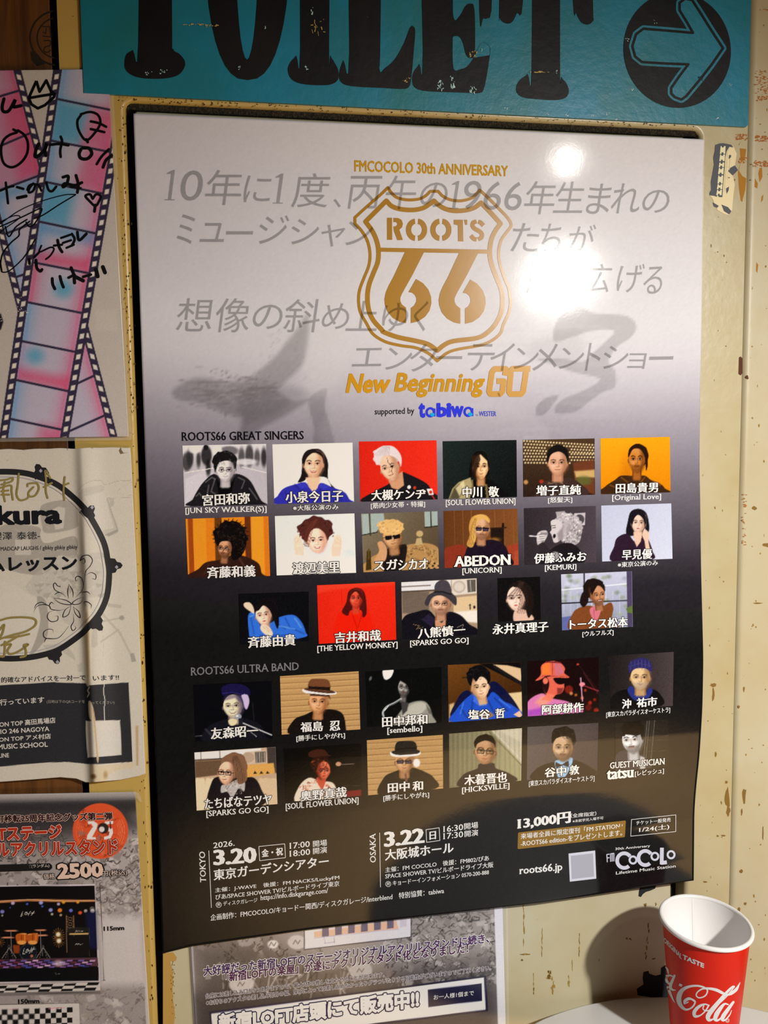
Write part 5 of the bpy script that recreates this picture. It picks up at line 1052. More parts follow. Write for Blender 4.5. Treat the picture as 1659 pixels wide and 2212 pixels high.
p.E(1540,735,22,26,'f0eef4',0,6,.9); p.P([(1370,672),(1400,660),(1540,655),(1565,675),(1530,690),(1400,695)], 'ece8ee', 3, 1, True); p.P([(1378,668),(1410,655),(1540,650),(1560,668),(1520,680),(1420,684)], '24221f', 2, 1, True); p.P([(1405,665),(1412,605),(1470,594),(1530,602),(1538,655),(1470,662)], '1c1c1a', 2.5, 1, True); p.L([(1408,650),(1470,640),(1536,640)], 9, '0a0a0a', 2); p.L([(1470,810),(1475,850)], 14, '6c4c38', 3)
p = photo([(148,548),(615,512),(610,848),(150,895)], fD, '827c5c', 'portrait of a person in black glasses and a black turtleneck by a concrete wall')
p.grad((148,548), '6c664c', (600,520), '9c9874'); p.P([(420,530),(615,512),(612,740)], 'bcb4a0', 4); p.L([(400,532),(612,750)], 5, '5c583c', 3); p.L([(430,530),(612,716)], 3, 'd8d4c0', 2)
for k in range(30): x = 160+k*15; p.L([(x, 545-k), (x+rng.uniform(-8, 8), 880)], rng.uniform(3, 10), '5c5840' if k % 2 else 'a09a78', 8, .35)
p.P([(470,530),(600,515),(606,600)], 'd0c8b0', 10, .5)
p.P([(220,890),(240,810),(330,770),(345,740),(430,735),(445,768),(530,800),(570,855)], '14131a', 3, 1, True); hairy(p, 378, 610, 68, 60, '16120e', sd=37, jag=.06); face(p, 380, 662, 134, 168, 4, 'b88a62', '6c4a30', 1, 0, '16120e', glasses='black', neck=False); p.P([(318,640),(308,600),(340,562),(390,556),(435,580),(445,640),(430,610),(380,592),(330,612)], '14100e', 2.5, 1, True); p.P([(335,745),(440,740),(445,775),(330,780)], '1a1820', 4)
p = photo([(650,505),(1104,478),(1095,805),(645,845)], fD, '474042', 'portrait of a bearded person in a dinner jacket and bow tie')
p.grad((650,505), '55504e', (1095,805), '3c3236'); p.P([(690,845),(710,770),(820,730),(880,760),(940,715),(1050,760),(1070,812)], '131114', 3, 1, True); p.P([(825,730),(850,715),(930,700),(935,740),(890,825),(850,830),(835,790)], '8cb8d8', 3, 1, True)
hairy(p, 882, 560, 76, 58, '12100e', sd=39, jag=.1); face(p, 876, 640, 128, 168, 0, 'c4a07a', '5c4430', 1, 0, '12100e', beard='4c3a2c', neck=False); p.P([(808,610),(806,560),(840,515),(900,505),(950,540),(960,600),(940,620),(930,575),(880,565),(830,580)], '12100e', 2.5, 1, True); curls(p, 882, 545, 66, 34, ['34302c', '080606'], 30, 15, 5)
p.P([(832,730),(868,745),(910,722),(912,760),(872,750),(836,768)], '14121a', 2, 1, True)
p = photo([(1210,480),(1550,455),(1555,755),(1212,790)], fD, '1c1b19', 'black and white portrait of a person looking aside, messy black hair')
for x in (1418, 1432, 1450, 1465): p.L([(x, 450), (x-30, 770)], 5 if x != 1450 else 9, '6c6860' if x != 1450 else '2c2a28', 3, .8)
for y in (560, 590, 660): p.L([(1420, y), (1555, y-4)], 2.5, '4a4844', 2, .8)
p.P([(1212,790),(1215,690),(1270,655),(1330,700),(1380,680),(1410,720),(1420,775)], '38343a', 4, 1, True); p.P([(1370,690),(1400,700),(1405,780),(1370,780)], 'b0b0ac', 4); face(p, 1320, 590, 128, 168, -5, 'e2e2e2', '7c7c7c', 1, -.5, '100e0e', beard='3c3a38', ear=1)
hairy(p, 1325, 510, 72, 52, '0c0b0b', sd=41, jag=.12); p.P([(1258,560),(1262,500),(1320,465),(1385,490),(1395,550),(1385,590),(1370,550),(1340,520),(1310,545),(1290,515),(1275,560)], '0c0b0b', 2.5, 1, True)
for i, (p, lab) in enumerate(PHOTOS):
    p.noise(.012)
    p.ob = p.put('portrait_photo', POSTER, 2, M_PHOTO, poster, lab)

# names under / over the photos
NM = [
 (0, fA, '宮田和弥', 172,512,472,496,72, None), (0, fA, '[JUN SKY WALKER(S)]', 62,570,580,558,46, 's'),
 (1, fA, '小泉今日子', 704,494,1068,484,74, None), (1, fA, '※大阪公演のみ', 750,544,1040,536,36, 'k'),
 (2, fA, '大槻ケンヂ', 1252,478,1598,466,66, None), (2, fA, '[筋肉少女帯・特撮]', 1248,534,1594,522,42, 'k'),
 (3, fB, '中川', 236,460,358,456,70, None), (3, fB, '敬', 402,455,466,453,66, None), (3, fB, '[SOUL FLOWER UNION]', 128,520,572,508,46, 's'),
 (4, fB, '増子直純', 708,446,990,440,64, None), (4, fB, '[怒髪天]', 782,498,936,494,42, 'k'),
 (5, fB, '田島貴男', 1216,432,1484,424,64, None), (5, fB, '[Original Love]', 1192,486,1504,478,44, 's'),
 (6, fA, '斉藤和義', 202,976,508,964,74, None), (7, fA, '渡辺美里', 750,950,1048,940,74, None), (8, fA, 'スガ', 1270,926,1416,916,64, None), (8, fA, 'シカオ', 1424,922,1612,912,64, None),
 (9, fB, 'ABEDON', 186,902,538,888,66, 'S'), (9, fB, '[UNICORN]', 234,956,484,946,44, 's'),
 (10, fB, '伊藤ふみお', 694,882,1026,866,64, None), (10, fB, '[KEMURI]', 762,934,962,926,42, 's'),
 (11, fB, '早見優', 1256,858,1446,850,64, None), (11, fB, '※東京公演のみ', 1228,906,1484,892,34, 'k'),
 (12, fA, '斉藤由貴', 464,1422,764,1404,72, None), (13, fA, '吉井和哉', 1018,1392,1310,1374,70, None), (13, fA, '[THE YELLOW MONKEY]', 906,1454,1418,1426,46, 's'),
 (14, fB, '八熊慎一', -50,1362,250,1336,66, None), (14, fB, '[SPARKS GO GO]', -100,1418,272,1398,44, 's'),
 (15, fB, '永井真理子', 428,1336,782,1316,66, None), (16, fB, 'トータス松本', 922,1304,1290,1286,64, None), (16, fB, '[ウルフルズ]', 1002,1354,1200,1342,40, 'k'),
 (17, fC, '友森昭一', 226,584,526,562,72, None), (18, fC, '福島', 800,538,940,530,62, None), (18, fC, '忍', 986,530,1050,526,62, None), (18, fC, '[勝手にしやがれ]', 772,602,1082,580,42, 'k'),
 (19, fC, '田中邦和', 1322,506,1608,486,66, None), (19, fC, '[sembello]', 1354,556,1576,542,46, 's'),
 (20, fD, '塩谷', 272,458,408,452,62, None), (20, fD, '哲', 446,450,504,446,62, None), (21, fD, '阿部耕作', 744,426,1008,408,62, None),
 (22, fD, '沖', 1256,388,1312,384,60, None), (22, fD, '祐市', 1350,380,1478,370,60, None), (22, fD, '[東京スカパラダイスオーケストラ]', 1154,448,1562,416,40, 'k'),
 (23, fC, 'たちばなテツヤ', 186,1030,612,998,66, None), (23, fC, '[SPARKS GO GO]', 196,1088,592,1058,46, 's'),
 (24, fC, '奥野真哉', 800,982,1092,952,66, None), (24, fC, '[SOUL FLOWER UNION]', 704,1044,1168,1002,48, 's'),
 (25, fC, '田中', 1358,926,1494,914,62, None), (25, fC, '和', 1516,914,1580,908,60, None), (25, fC, '[勝手にしやがれ]', 1328,984,1620,960,42, 'k'),
 (26, fD, '木暮晋也', 248,880,518,858,66, None), (26, fD, '[HICKSVILLE]', 232,936,534,906,44, 's'),
 (27, fD, '谷中', 762,828,896,814,60, None), (27, fD, '敦', 920,812,980,806,60, None), (27, fD, '[東京スカパラダイスオーケストラ]', 660,890,1078,854,42, 'k'),
 (28, fD, 'GUEST MUSICIAN', 1178,772,1526,744,40, 's'), (28, fD, 'tatsu', 1160,842,1324,826,56, 'S'), (28, fD, '[レピッシュ]', 1338,826,1522,806,40, 'k'),
]
for (i, fr, s, x0, y0, x1, y1, h, kind) in NM:
    par = PHOTOS[i][0].ob
    big = kind in (None, 'S')
    T(par, POSTER, 5, s, fr, x0, y0, x1, y1, h, 'ecebea', name='name_lettering', outline='0c0a0c' if big or i in (1, 7, 28) else None, ow=.05,
      bold=.010 if big else .004, bx=.034 if kind is None else (.045 if kind == 'S' else .018), serif=.03 if kind in ('s', 'S') else 0.)

# ================================================================== flyers on the left
M_LAM = printmat('laminated_print', .22, True, .5, .5)
M_PAPER = printmat('paper_print', .55, True, .6, .3)
YL = YF-.0022
def film_d(x, z): return np.full_like(x, YL-.001)-.0016*np.sin(x*24)*np.sin(z*9)
FILM = Surf(film_d)
film = empty('film_strip_flyer', (-.06, YL, wz(.58)), 'laminated flyer with crossed pink and blue film strips, signed in black marker', 'flyer')
Lp = [(-150,152),(238,146),(243,150),(284,947),(279,951),(-150,956)]
m, nt, p = nodes('clear_laminate'); p.inputs['Base Color'].default_value = (.75, .74, .70, 1); p.inputs['Roughness'].default_value = .12; p.inputs['Alpha'].default_value = .22
gloss_bump(nt, p, 1.); M_CLEAR = m
sh = Shape(); sh.poly([(233,149),(237,146),(242,149),(285,945),(283,950),(278,951),(-150,956),(-150,948),(278,943)]); sh.put('laminate_edge', FILM, -1, M_CLEAR, film, 'clear laminate margin')
p = Paint([(-150,154),(233,149),(278,943),(-150,948)], 1.6, PX, bg='aaa29a')
DK2 = '2e283c'
def lerp(a, b, t): return (a[0]+(b[0]-a[0])*t, a[1]+(b[1]-a[1])*t)
def strip(Lt, Lb, Rt, Rb, band, seps, styles, pitch, ph=0.):
    """film strip between a left and a right edge line (top, bottom points)"""
    p.P([Lt, Rt, Rb, Lb], DK2, .8)
    iL = lambda y: (Lt[0]+(Lb[0]-Lt[0])*(y-Lt[1])/(Lb[1]-Lt[1])+band, y); iR = lambda y: (Rt[0]+(Rb[0]-Rt[0])*(y-Rt[1])/(Rb[1]-Rt[1])-band, y)
    for (a, b), (c, d), st in zip(seps[:-1], seps[1:], styles):
        q = [iL(a), iR(b), iR(d), iL(c)]
        base = {'n':'a49cac','p':'a47c94','b':'8498ac'}.get(st[0], 'a49cac'); p.P(q, base, .8)
        cl, cr = {'n':('4a86b8','c04a74'),'r':('c03058','c03058'),'t':('6c94b8','b04c70'),'d':('8c80a8','c03a68'),'m':('90869c','c84068'),'p':('b06a90','b03458'),'q':('8a9cbc','a890b0')}.get(st[0], ('4a86b8','c04a74'))
        for k, (w, o) in enumerate(((30, .12), (18, .18), (9, .34))):
            p.P([q[0], lerp(q[0], q[1], w/110.), lerp(q[3], q[2], w/110.), q[3]], cl, w*.35, o); p.P([q[1], lerp(q[1], q[0], w/110.), lerp(q[2], q[3], w/110.), q[2]], cr, w*.35, o)
        if 'B' in st: p.P([q[3], q[2], lerp(q[2], q[1], .35), lerp(q[3], q[0], .3)], 'c03258', 16, .6)
        if 'T' in st: p.P([q[0], q[1], lerp(q[1], q[2], .3), lerp(q[0], q[3], .25)], '4a80ac', 14, .6)
        if 'G' in st: p.P([q[0], lerp(q[0], q[1], .55), lerp(q[3], q[2], .5), q[3]], '3c88a8', 20, .75)
        if 'C' in st: c0 = lerp(lerp(q[0], q[1], .6), lerp(q[3], q[2], .6), .5); p.E(c0[0], c0[1], 20, 18, '4a8ca8', 0, 14, .8)
        if 'U' in st: c0 = lerp(lerp(q[0], q[1], .28), lerp(q[3], q[2], .28), .3); p.E(c0[0], c0[1], 18, 16, '4a8ca8', 0, 14, .8)
        if 'R' in st: p.P([lerp(q[0], q[1], .6), q[1], q[2], lerp(q[3], q[2], .5)], 'bc3a60', 20, .55)
    for (f, b0) in ((iL, -band), (iR, 0)):
        y = 60; a = f(0); p.P([(f(0)[0]+b0, 0), (f(0)[0]+b0+band, 0), (f(1000)[0]+b0+band, 1000), (f(1000)[0]+b0, 1000)], DK2, .8)
    for (a, b) in seps: p.L([iL(a), iR(b)], 5, DK2, .9)
    sl = (iR(500)[0]-iR(400)[0])/100.
    for f, b0, o in ((iL, -band, 0), (iR, 0, 3)):
        y = 90+ph+o
        while y < 960:
            x = f(y)[0]+b0+band/2; g = 4.6; p.P([(x-g+sl*-5, y-5.4-sl*4), (x+g+sl*-5, y-5.4+sl*6), (x+g+sl*5, y+5.4+sl*6), (x-g+sl*5, y+5.4-sl*4)], 'c8c0b4', 1.1); y += pitch
# strip leaning left, behind
strip((-97,153),(112,954),(46,153),(256,952), 17, [(128,104),(226,196),(330,288),(415,378),(505,467),(598,565),(692,652),(775,738),(858,812),(942,898),(1020,976)], ['p','pR','pR','nT','n','q','n','n','m','m','m'], 23.2, 4)
strip((115,150),(-2,948),(286,150),(148,948), 19, [(110,130),(214,240),(304,328),(393,418),(479,504),(567,590),(653,676),(737,760),(821,845),(905,928),(990,1012)], ['n','GR','nR','G','TB','rC','n','dUB','n','nR'], 22.3, 9)
p.P([(-10,675),(2,678),(7,695),(2,712),(-10,716)], '1c1a20', 2)
p.P([(206,669),(252,669),(254,715),(207,715)], 'b4aca2', 4, .5)          # (code square left blank)
p.noise(.010)
film_sheet = p.put('sheet', FILM, 0, M_LAM, film, skirt=.0006)
sh = Shape()
def ms(pts, w=4.6, fr=fE, **k): sh.stroke(pts, w, fr=fr, **k)
ms([(45,430),(25,520),(40,570),(100,560),(170,440),(150,500),(160,520),(235,505)], 7)
ms([(405,230),(320,420),(350,490),(420,535),(500,500),(600,410),(610,375),(570,350),(515,225),(440,350),(405,230)], 6, smooth=False); ms([(330,420),(470,395),(600,375)], 6)
ms([(900,610),(860,680),(880,790),(960,890),(1060,800),(1115,700),(1090,610),(1000,575),(900,600)], 5.4); ms([(1010,680),(1100,700),(1180,740)], 5.6); ms([(1010,765),(1100,785),(1160,800)], 5.6); ms([(960,880),(975,910)], 6)
ms([(150,770),(190,800),(110,830),(40,890),(12,1000),(40,1140),(130,1190),(230,1140),(300,1040),(310,920),(270,830),(200,780)], 5.6)
ms([(430,930),(400,1000),(390,1070),(430,1060),(500,990),(520,920),(500,1000),(510,1060)], 7); ms([(675,850),(690,900),(670,1000),(675,1075)], 5.6); ms([(560,940),(660,930),(760,945)], 6)
ms([(900,990),(880,1040),(900,1090),(970,1095),(1020,1040),(990,980),(920,975)], 7.2); ms([(1210,990),(1130,1070),(1075,1155)], 5.6); ms([(1240,1060),(1180,1110),(1145,1190)], 6.6)
ms([(65,1360),(75,1450),(90,1590)], 5.2); ms([(5,1450),(100,1410),(150,1400)], 5); ms([(190,1410),(260,1430)], 5.4); ms([(195,1530),(290,1510)], 7)
ms([(370,1370),(330,1420),(320,1470),(370,1450),(390,1380),(330,1390),(305,1440)], 5); ms([(370,1375),(430,1390),(460,1450)], 5); ms([(515,1360),(540,1440),(580,1455),(625,1405)], 5.4)
ms([(700,1300),(760,1290),(740,1380),(700,1410),(720,1370),(830,1390),(910,1360)], 6.4); ms([(845,1280),(870,1380),(860,1470)], 6.4); ms([(780,1410),(900,1420)], 4)
ms([(1030,1540),(1070,1490),(1120,1510),(1100,1570),(1060,1620),(1000,1570),(950,1510),(1000,1490),(1030,1540)], 5.4); ms([(1060,1610),(1050,1680)], 6.4)
ms([(840,1490),(700,1500),(420,1580),(200,1680),(0,1820)], 2.2); ms([(840,1495),(650,1610),(480,1720),(380,1760)], 2.8); ms([(0,1800),(150,1730),(220,1750),(40,1880),(0,1920)], 2.2); ms([(0,1850),(250,1740),(440,1650),(460,1680),(390,1810),(330,1850),(290,1800)], 3)
ms([(60,1850),(100,1960),(180,1850),(300,1770)], 3.2); ms([(330,1790),(220,1880),(210,1950),(120,2030),(30,2150),(0,2300)], 3.2); ms([(250,2212),(330,2100),(390,1990)], 2.8)
ms([(460,2060),(440,2130),(560,2080),(600,2100),(560,2170),(510,2212)], 3.8); ms([(430,2140),(380,2190)], 5)
ms([(600,2060),(690,2050)], 5); ms([(640,2000),(660,2080),(690,2130)], 6.4); ms([(680,1975),(780,1940)], 5); ms([(700,2030),(790,2000)], 5); ms([(740,2085),(820,2050)], 5); ms([(800,1930),(830,1990),(800,2060)], 5.6); ms([(860,1910),(880,2000),(960,1930)], 6.2)
ms([(0,30),(15,120),(30,150),(100,140),(200,60),(260,0)], 2.6, fF); ms([(0,20),(20,140)], 4, fF); ms([(340,0),(345,50)], 6, fF); ms([(420,10),(430,100),(470,140),(490,120)], 6.4, fF)
ms([(610,225),(615,290),(640,345)], 6.4, fF); ms([(700,200),(715,260),(740,325)], 6.4, fF); ms([(830,100),(860,180),(870,275)], 7, fF); ms([(800,215),(870,180)], 6, fF); ms([(870,200),(970,250)], 8, fF); ms([(970,205),(1060,180)], 6, fF); ms([(1120,120),(1140,200)], 8.4, fF); ms([(1200,90),(1225,155)], 8.4, fF)
sh.put('marker_writing', FILM, 3, ink('0a0a0c', 60, .35, raw=True), film, 'black marker signatures and greetings')
sh = Shape(); r_ = random.Random(4)  # pale discs: glints on the laminate painted as colour
for k in range(46):
    x, y = r_.choice([(215,470),(90,600),(235,570),(320,610),(20,700),(190,640),(70,690)]); sh.disc((x+r_.gauss(0, 16), y+r_.gauss(0, 18)), r_.uniform(1.5, 5), fr=fF)
sh.put('painted_glint', FILM, 4, ink('f0f0ea', 60, .08, raw=True), film, 'small pale glints painted on the laminate blisters', kind='stuff')

# ------------------------------------------------------------------ drum lesson flyer
YD = YF-.0018
xr_ = on(flat(YD), [(196, 1400)])[0][0]
def drum_d(x, z):
    s = sstep(.52, .30, z)
    return YD-.0065*np.exp(-((x-xr_)/.0050)**2)*(.35+.65*s)*(x < xr_)-.0065*np.exp(-((x-xr_)/.012)**2)*(.35+.65*s)*(x >= xr_)-.0012*(1+np.sin(x*55+z*9))*sstep(.2, .5, z)*.6-.0045*sstep(xr_, xr_-.05, x)*sstep(.18, .10, z)*(.5+.5*np.cos((x-xr_)*60))
DRUM = Surf(drum_d); DRUM.fine = 3.5
drum = empty('drum_lesson_flyer', (-.06, YD, wz(.28)), 'creased and torn white drum lesson flyer with a big bass drum hoop, signed in gold', 'flyer')
re = np.array([(281,966),(283,985),(290,1130),(296,1250),(305,1460),(310,1580),(314,1670)], float)
be = np.array([(-150,1696),(0,1689),(70,1684),(130,1679),(165,1682),(185,1690),(200,1690),(259,1685),(298,1677),(312,1672)], float)
nu, nv = 290, 450; u = np.linspace(0, 1, nu); v_ = np.linspace(0, 1, nv)
yr = 966+(1672-966)*v_; R_ = np.c_[np.interp(yr, re[:, 1], re[:, 0]), yr]; L_ = np.c_[np.full(nv, -150.), 974+(1696-974)*v_]
bx_ = -150+(R_[-1, 0]+150)*u; B_ = np.c_[bx_, np.interp(bx_, be[:, 0], be[:, 1])]; T_ = np.c_[-150+(R_[0, 0]+150)*u, 974-8*u+1.2*np.sin(u*37)*np.sin(u*11)]
L_[-1] = B_[0]; B_[-1] = R_[-1]; T_[-1] = R_[0]; T_[0] = L_[0]
U, Vv = np.meshgrid(u, v_); U = U[..., None]; Vv = Vv[..., None]
G2 = (L_[:, None]*(1-U)+R_[:, None]*U)+(T_[None]*(1-Vv)+B_[None]*Vv)-((1-U)*(1-Vv)*L_[0]+U*(1-Vv)*R_[0]+(1-U)*Vv*L_[-1]+U*Vv*R_[-1])
p = Paint(grid=G2, bg='b6afa2'); p.fr = fG; GY = '88827a'; WH2 = 'b8b2a6'
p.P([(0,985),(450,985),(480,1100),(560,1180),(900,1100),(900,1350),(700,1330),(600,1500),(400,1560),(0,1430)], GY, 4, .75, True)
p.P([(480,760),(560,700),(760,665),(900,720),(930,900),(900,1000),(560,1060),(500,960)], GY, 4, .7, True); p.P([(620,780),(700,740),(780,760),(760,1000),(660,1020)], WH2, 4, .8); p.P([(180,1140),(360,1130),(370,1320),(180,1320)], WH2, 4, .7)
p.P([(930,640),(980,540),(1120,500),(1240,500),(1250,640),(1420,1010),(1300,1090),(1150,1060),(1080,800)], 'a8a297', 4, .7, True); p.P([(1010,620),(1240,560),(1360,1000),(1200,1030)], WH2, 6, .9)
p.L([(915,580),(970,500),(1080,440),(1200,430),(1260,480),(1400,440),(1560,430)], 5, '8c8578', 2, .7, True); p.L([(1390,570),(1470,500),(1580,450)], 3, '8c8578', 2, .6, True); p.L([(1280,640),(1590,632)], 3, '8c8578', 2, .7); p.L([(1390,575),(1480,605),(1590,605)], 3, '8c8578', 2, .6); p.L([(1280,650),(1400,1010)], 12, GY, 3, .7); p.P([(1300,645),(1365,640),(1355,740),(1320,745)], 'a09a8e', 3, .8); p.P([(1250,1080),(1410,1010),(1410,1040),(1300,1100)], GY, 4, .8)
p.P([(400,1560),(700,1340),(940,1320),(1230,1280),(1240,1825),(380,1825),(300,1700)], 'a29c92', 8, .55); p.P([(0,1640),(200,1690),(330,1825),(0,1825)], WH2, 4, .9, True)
for k in range(60):
    r = random.Random(k); x, y = r.uniform(300, 1230), r.uniform(1300, 1820); p.P([(x, y), (x+r.uniform(20, 110), y+r.uniform(-20, 20)), (x+r.uniform(10, 60), y+r.uniform(20, 90))], r.choice([GY, WH2, '8a847a']), 4, .5)
for k in range(70):
    r = random.Random(k+900); x, y = r.uniform(100, 1200), r.uniform(1000, 1800); p.L([(x, y), (x+r.uniform(-80, 80), y+r.uniform(-40, 40))], 4, WH2, 2, .6)
p.fr = fH
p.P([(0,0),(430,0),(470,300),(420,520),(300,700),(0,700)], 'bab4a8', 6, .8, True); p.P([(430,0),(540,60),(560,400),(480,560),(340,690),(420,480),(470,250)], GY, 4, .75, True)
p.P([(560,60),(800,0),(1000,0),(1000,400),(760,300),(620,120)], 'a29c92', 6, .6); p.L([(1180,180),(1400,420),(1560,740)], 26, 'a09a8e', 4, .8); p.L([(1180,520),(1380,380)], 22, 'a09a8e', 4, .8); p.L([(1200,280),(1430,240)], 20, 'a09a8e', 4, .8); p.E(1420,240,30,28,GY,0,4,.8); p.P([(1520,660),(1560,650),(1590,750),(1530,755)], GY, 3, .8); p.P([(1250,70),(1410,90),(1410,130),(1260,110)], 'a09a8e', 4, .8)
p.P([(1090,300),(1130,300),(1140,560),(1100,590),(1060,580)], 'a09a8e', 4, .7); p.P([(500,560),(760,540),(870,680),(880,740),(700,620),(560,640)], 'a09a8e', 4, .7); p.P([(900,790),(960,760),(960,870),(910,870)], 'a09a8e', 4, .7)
p.P([(-800,1060),(-400,1045),(0,1028),(600,990),(1000,1005),(1040,1025),(1500,992),(1545,1920),(1300,1935),(1060,1950),(800,1920),(500,1930),(0,1975),(-800,2010)], '1c1e24', 3)
p.P([(1000,1470),(1040,1445),(1370,1435),(1400,1470),(1415,1810),(1390,1840),(1060,1865),(1020,1830)], 'bab4aa', 5, 1, True)
tear = [(980,130),(1060,140),(1060,400),(1070,700),(1060,960),(1030,1040),(1000,980),(985,700),(975,400)]
p.P(tear, 'c4b9a4', 8, 1, True); p.P([(1000,220),(1030,240),(1035,600),(1030,930),(1005,700)], 'b09468', 22, .7, True)
p.L([(1040,1050),(1020,1090),(1040,1120),(1020,1160)], 12, 'c8c0b0', 3, .9); p.P([(1030,1220),(1070,1240),(1110,1420),(1150,1850),(1130,1900),(1090,1500),(1040,1400)], 'c2b49a', 5, 1, True); p.L([(1085,1300),(1115,1600),(1140,1900)], 14, '987848', 8, .6)
p.L([(1215,1015),(1205,1100),(1225,1200),(1215,1300),(1220,1440)], 9, 'c0bab0', 2, .95); p.L([(1190,380),(1210,500),(1200,700)], 4, '958d80', 3, .5)
p.P([(1060,1960),(1200,1965),(1540,1930),(1550,1990),(1400,2010),(1250,2080),(1240,2150),(1060,2150)], 'bba98a', 14, .75, True); p.E(1090,2090,30,26,'5c4020',0,18,.85); p.E(1230,2070,24,40,'8c6c40',0,20,.7); p.P([(1580,1500),(1612,1500),(1612,1960),(1590,1960)], '9c7848', 14, .7)
p.P([(1145,270),(1180,270),(1195,360),(1155,370)], 'c2b8a8', 4)
p.fr = fG; p.L([(800,30),(805,70)], 3, '5c5448', 2); p.L([(270,60),(290,70)], 8, '4c4438', 4, .8); p.L([(1090,40),(1110,45)], 10, '6c6040', 3, .8); p.E(90,190,10,5,'7c7468',0,5,.6)
p.noise(.010)
p.put('sheet', DRUM, 0, M_PAPER, drum, skirt=.0005)
# dog-eared corner
sh = Shape()
def DT(layer, s, fr, *a, **k): return T(drum, DRUM, layer, s, fr, *a, **k)
hoop = [(54,1022),(100,1036),(134,1054),(177,1092),(198,1121),(224,1171),(233,1212),(236,1242),(231,1288),(215,1325),(190,1355),(174,1371),(133,1400),(103,1412),(56,1421),(0,1422),(-60,1412),(-130,1370),(-180,1300),(-195,1220),(-175,1130),(-120,1060),(-50,1024),(0,1019)]
sh.stroke(hoop, 12.5, closed=True)
for (x, y, a) in ((88,1022,-25),(190,1110,35),(243,1222,88),(207,1345,140),(118,1414,160)):
    a = math.radians(a); d = np.array([math.cos(a), math.sin(a)]); n_ = np.array([math.sin(a), -math.cos(a)]); c0 = np.array([x, y], float)
    f = lambda i, j: tuple(c0+d*i+n_*j)
    sh.poly([f(-17,-8), f(17,-8), f(15,6), f(8,10), f(6,18), f(0,22), f(-6,18), f(-8,10), f(-15,6)])
sh.put('hoop_print', DRUM, 3, ink('1a1a1e', 100, .5), drum, 'printed black drum hoop with lugs')
sh = Shape(); 
for (x, y) in ((88,1017),(199,1096),(252,1225),(124,1430)): sh.poly([(x-4,y),(x,y-4.4),(x+4,y),(x,y+4.4)])
sh.stroke([tuple(np.array([20,1225.])+(np.array(q)-[20,1225.])*.945) for q in hoop], 1.2, closed=True)
sh.put('lug_print', DRUM, 5, ink('8c8894', 100, .5), drum)
sh = Shape()
for q in ([(970,1400),(1000,1425),(1020,1400),(1000,1360),(960,1390),(990,1335),(1060,1325),(1105,1380),(1080,1450),(1030,1510),(1015,1600),(1000,1680)], [(1100,1600),(1140,1610),(1145,1560),(1090,1530),(1030,1560)], [(940,1610),(910,1630),(905,1590),(940,1575),(980,1610),(995,1690),(970,1760),(910,1820)], [(710,1680),(725,1700),(690,1690),(660,1655),(640,1680),(660,1740),(740,1780),(790,1820)], [(650,1800),(690,1770),(740,1775)], [(960,1770),(1040,1760),(1080,1790)], [(825,1670),(810,1760),(820,1840)], [(825,1670),(870,1750),(875,1830)]): sh.stroke(q, 1.7, fr=fG, taper=True)
for q in ([(630,10),(700,20),(780,40),(835,85),(740,80),(670,50),(630,10)], [(975,0),(940,70),(860,85),(850,60),(910,20),(975,0)], [(830,100),(760,150),(735,230),(800,200),(830,100)], [(855,110),(920,170),(935,240),(880,190),(855,110)], [(395,170),(430,110),(500,85),(570,100),(600,140),(690,155),(750,140)], [(400,130),(430,80),(490,60),(560,95)], [(630,80),(600,60),(575,100),(600,120)], [(640,150),(570,180),(555,240),(600,285),(670,270),(675,220),(640,225)], [(855,200),(860,280),(830,340),(850,390),(885,360),(870,335)], [(620,410),(615,380),(560,375),(510,410),(520,470),(600,485),(680,475),(740,420),(800,340)], [(600,480),(540,485),(515,530)], [(1000,100),(980,60),(1020,55),(1065,90),(1060,130)]): sh.stroke(q, 1.7, fr=fH, taper=True)
sh.put('flourish', DRUM, 4, ink('1a1a22', 150, .5), drum, 'printed black floral scrollwork')
DT(4, 'Sakura', fG, -420, 962, 722, 938, 215, '17181c', bold=.045)
DT(4, '-櫻澤', fG, -130, 1142, 148, 1138, 92, '26262a'); DT(4, '泰徳-', fG, 205, 1138, 482, 1130, 92, '26262a')
DT(4, 'THE MADCAP LAUGHS / gibkiy gibkiy gibkiy', fG, -110, 1290, 926, 1262, 62, '3a3a3c', bold=.005)
DT(4, 'ドラムレッスン', fG, -520, 1530, 918, 1500, 165, '18191c', bold=.035)
DT(4, '的確なアドバイスを一対一で', fH, 18, 998, 1000, 970, 66, '2a2a2c', bold=.006); DT(4, 'います!!', fH, 1086, 976, 1388, 964, 60, '2a2a2c', bold=.006)
DT(4, 'レッスンで行っています', fH, -420, 1290, 516, 1230, 70, 'b4aea6', bold=.02); DT(4, '(日時は下のQRコードを', fH, 545, 1242, 990, 1242, 44, '8c8880'); DT(4, 'ってください)', fH, 1070, 1256, 1336, 1250, 42, '8c8880')
for (s, x0, y0, x1, y1, h) in (('THE ON TOP 高田馬場店', -160,1530,646,1466,66),('STUDIO 246 NAGOYA', -190,1606,574,1560,52),('THE ON TOP アメ村店', -170,1702,592,1648,60),('STEPS MUSIC SCHOOL', -250,1788,556,1742,56),('ONLINE', -110,1876,104,1866,48)):
    DT(4, s, fH, x0, y0, x1, y1, h, 'b8b2aa', bold=.02)
sh = Shape()
g = lambda q, w=4.2, fr=fG: sh.stroke(q, w, fr=fr)
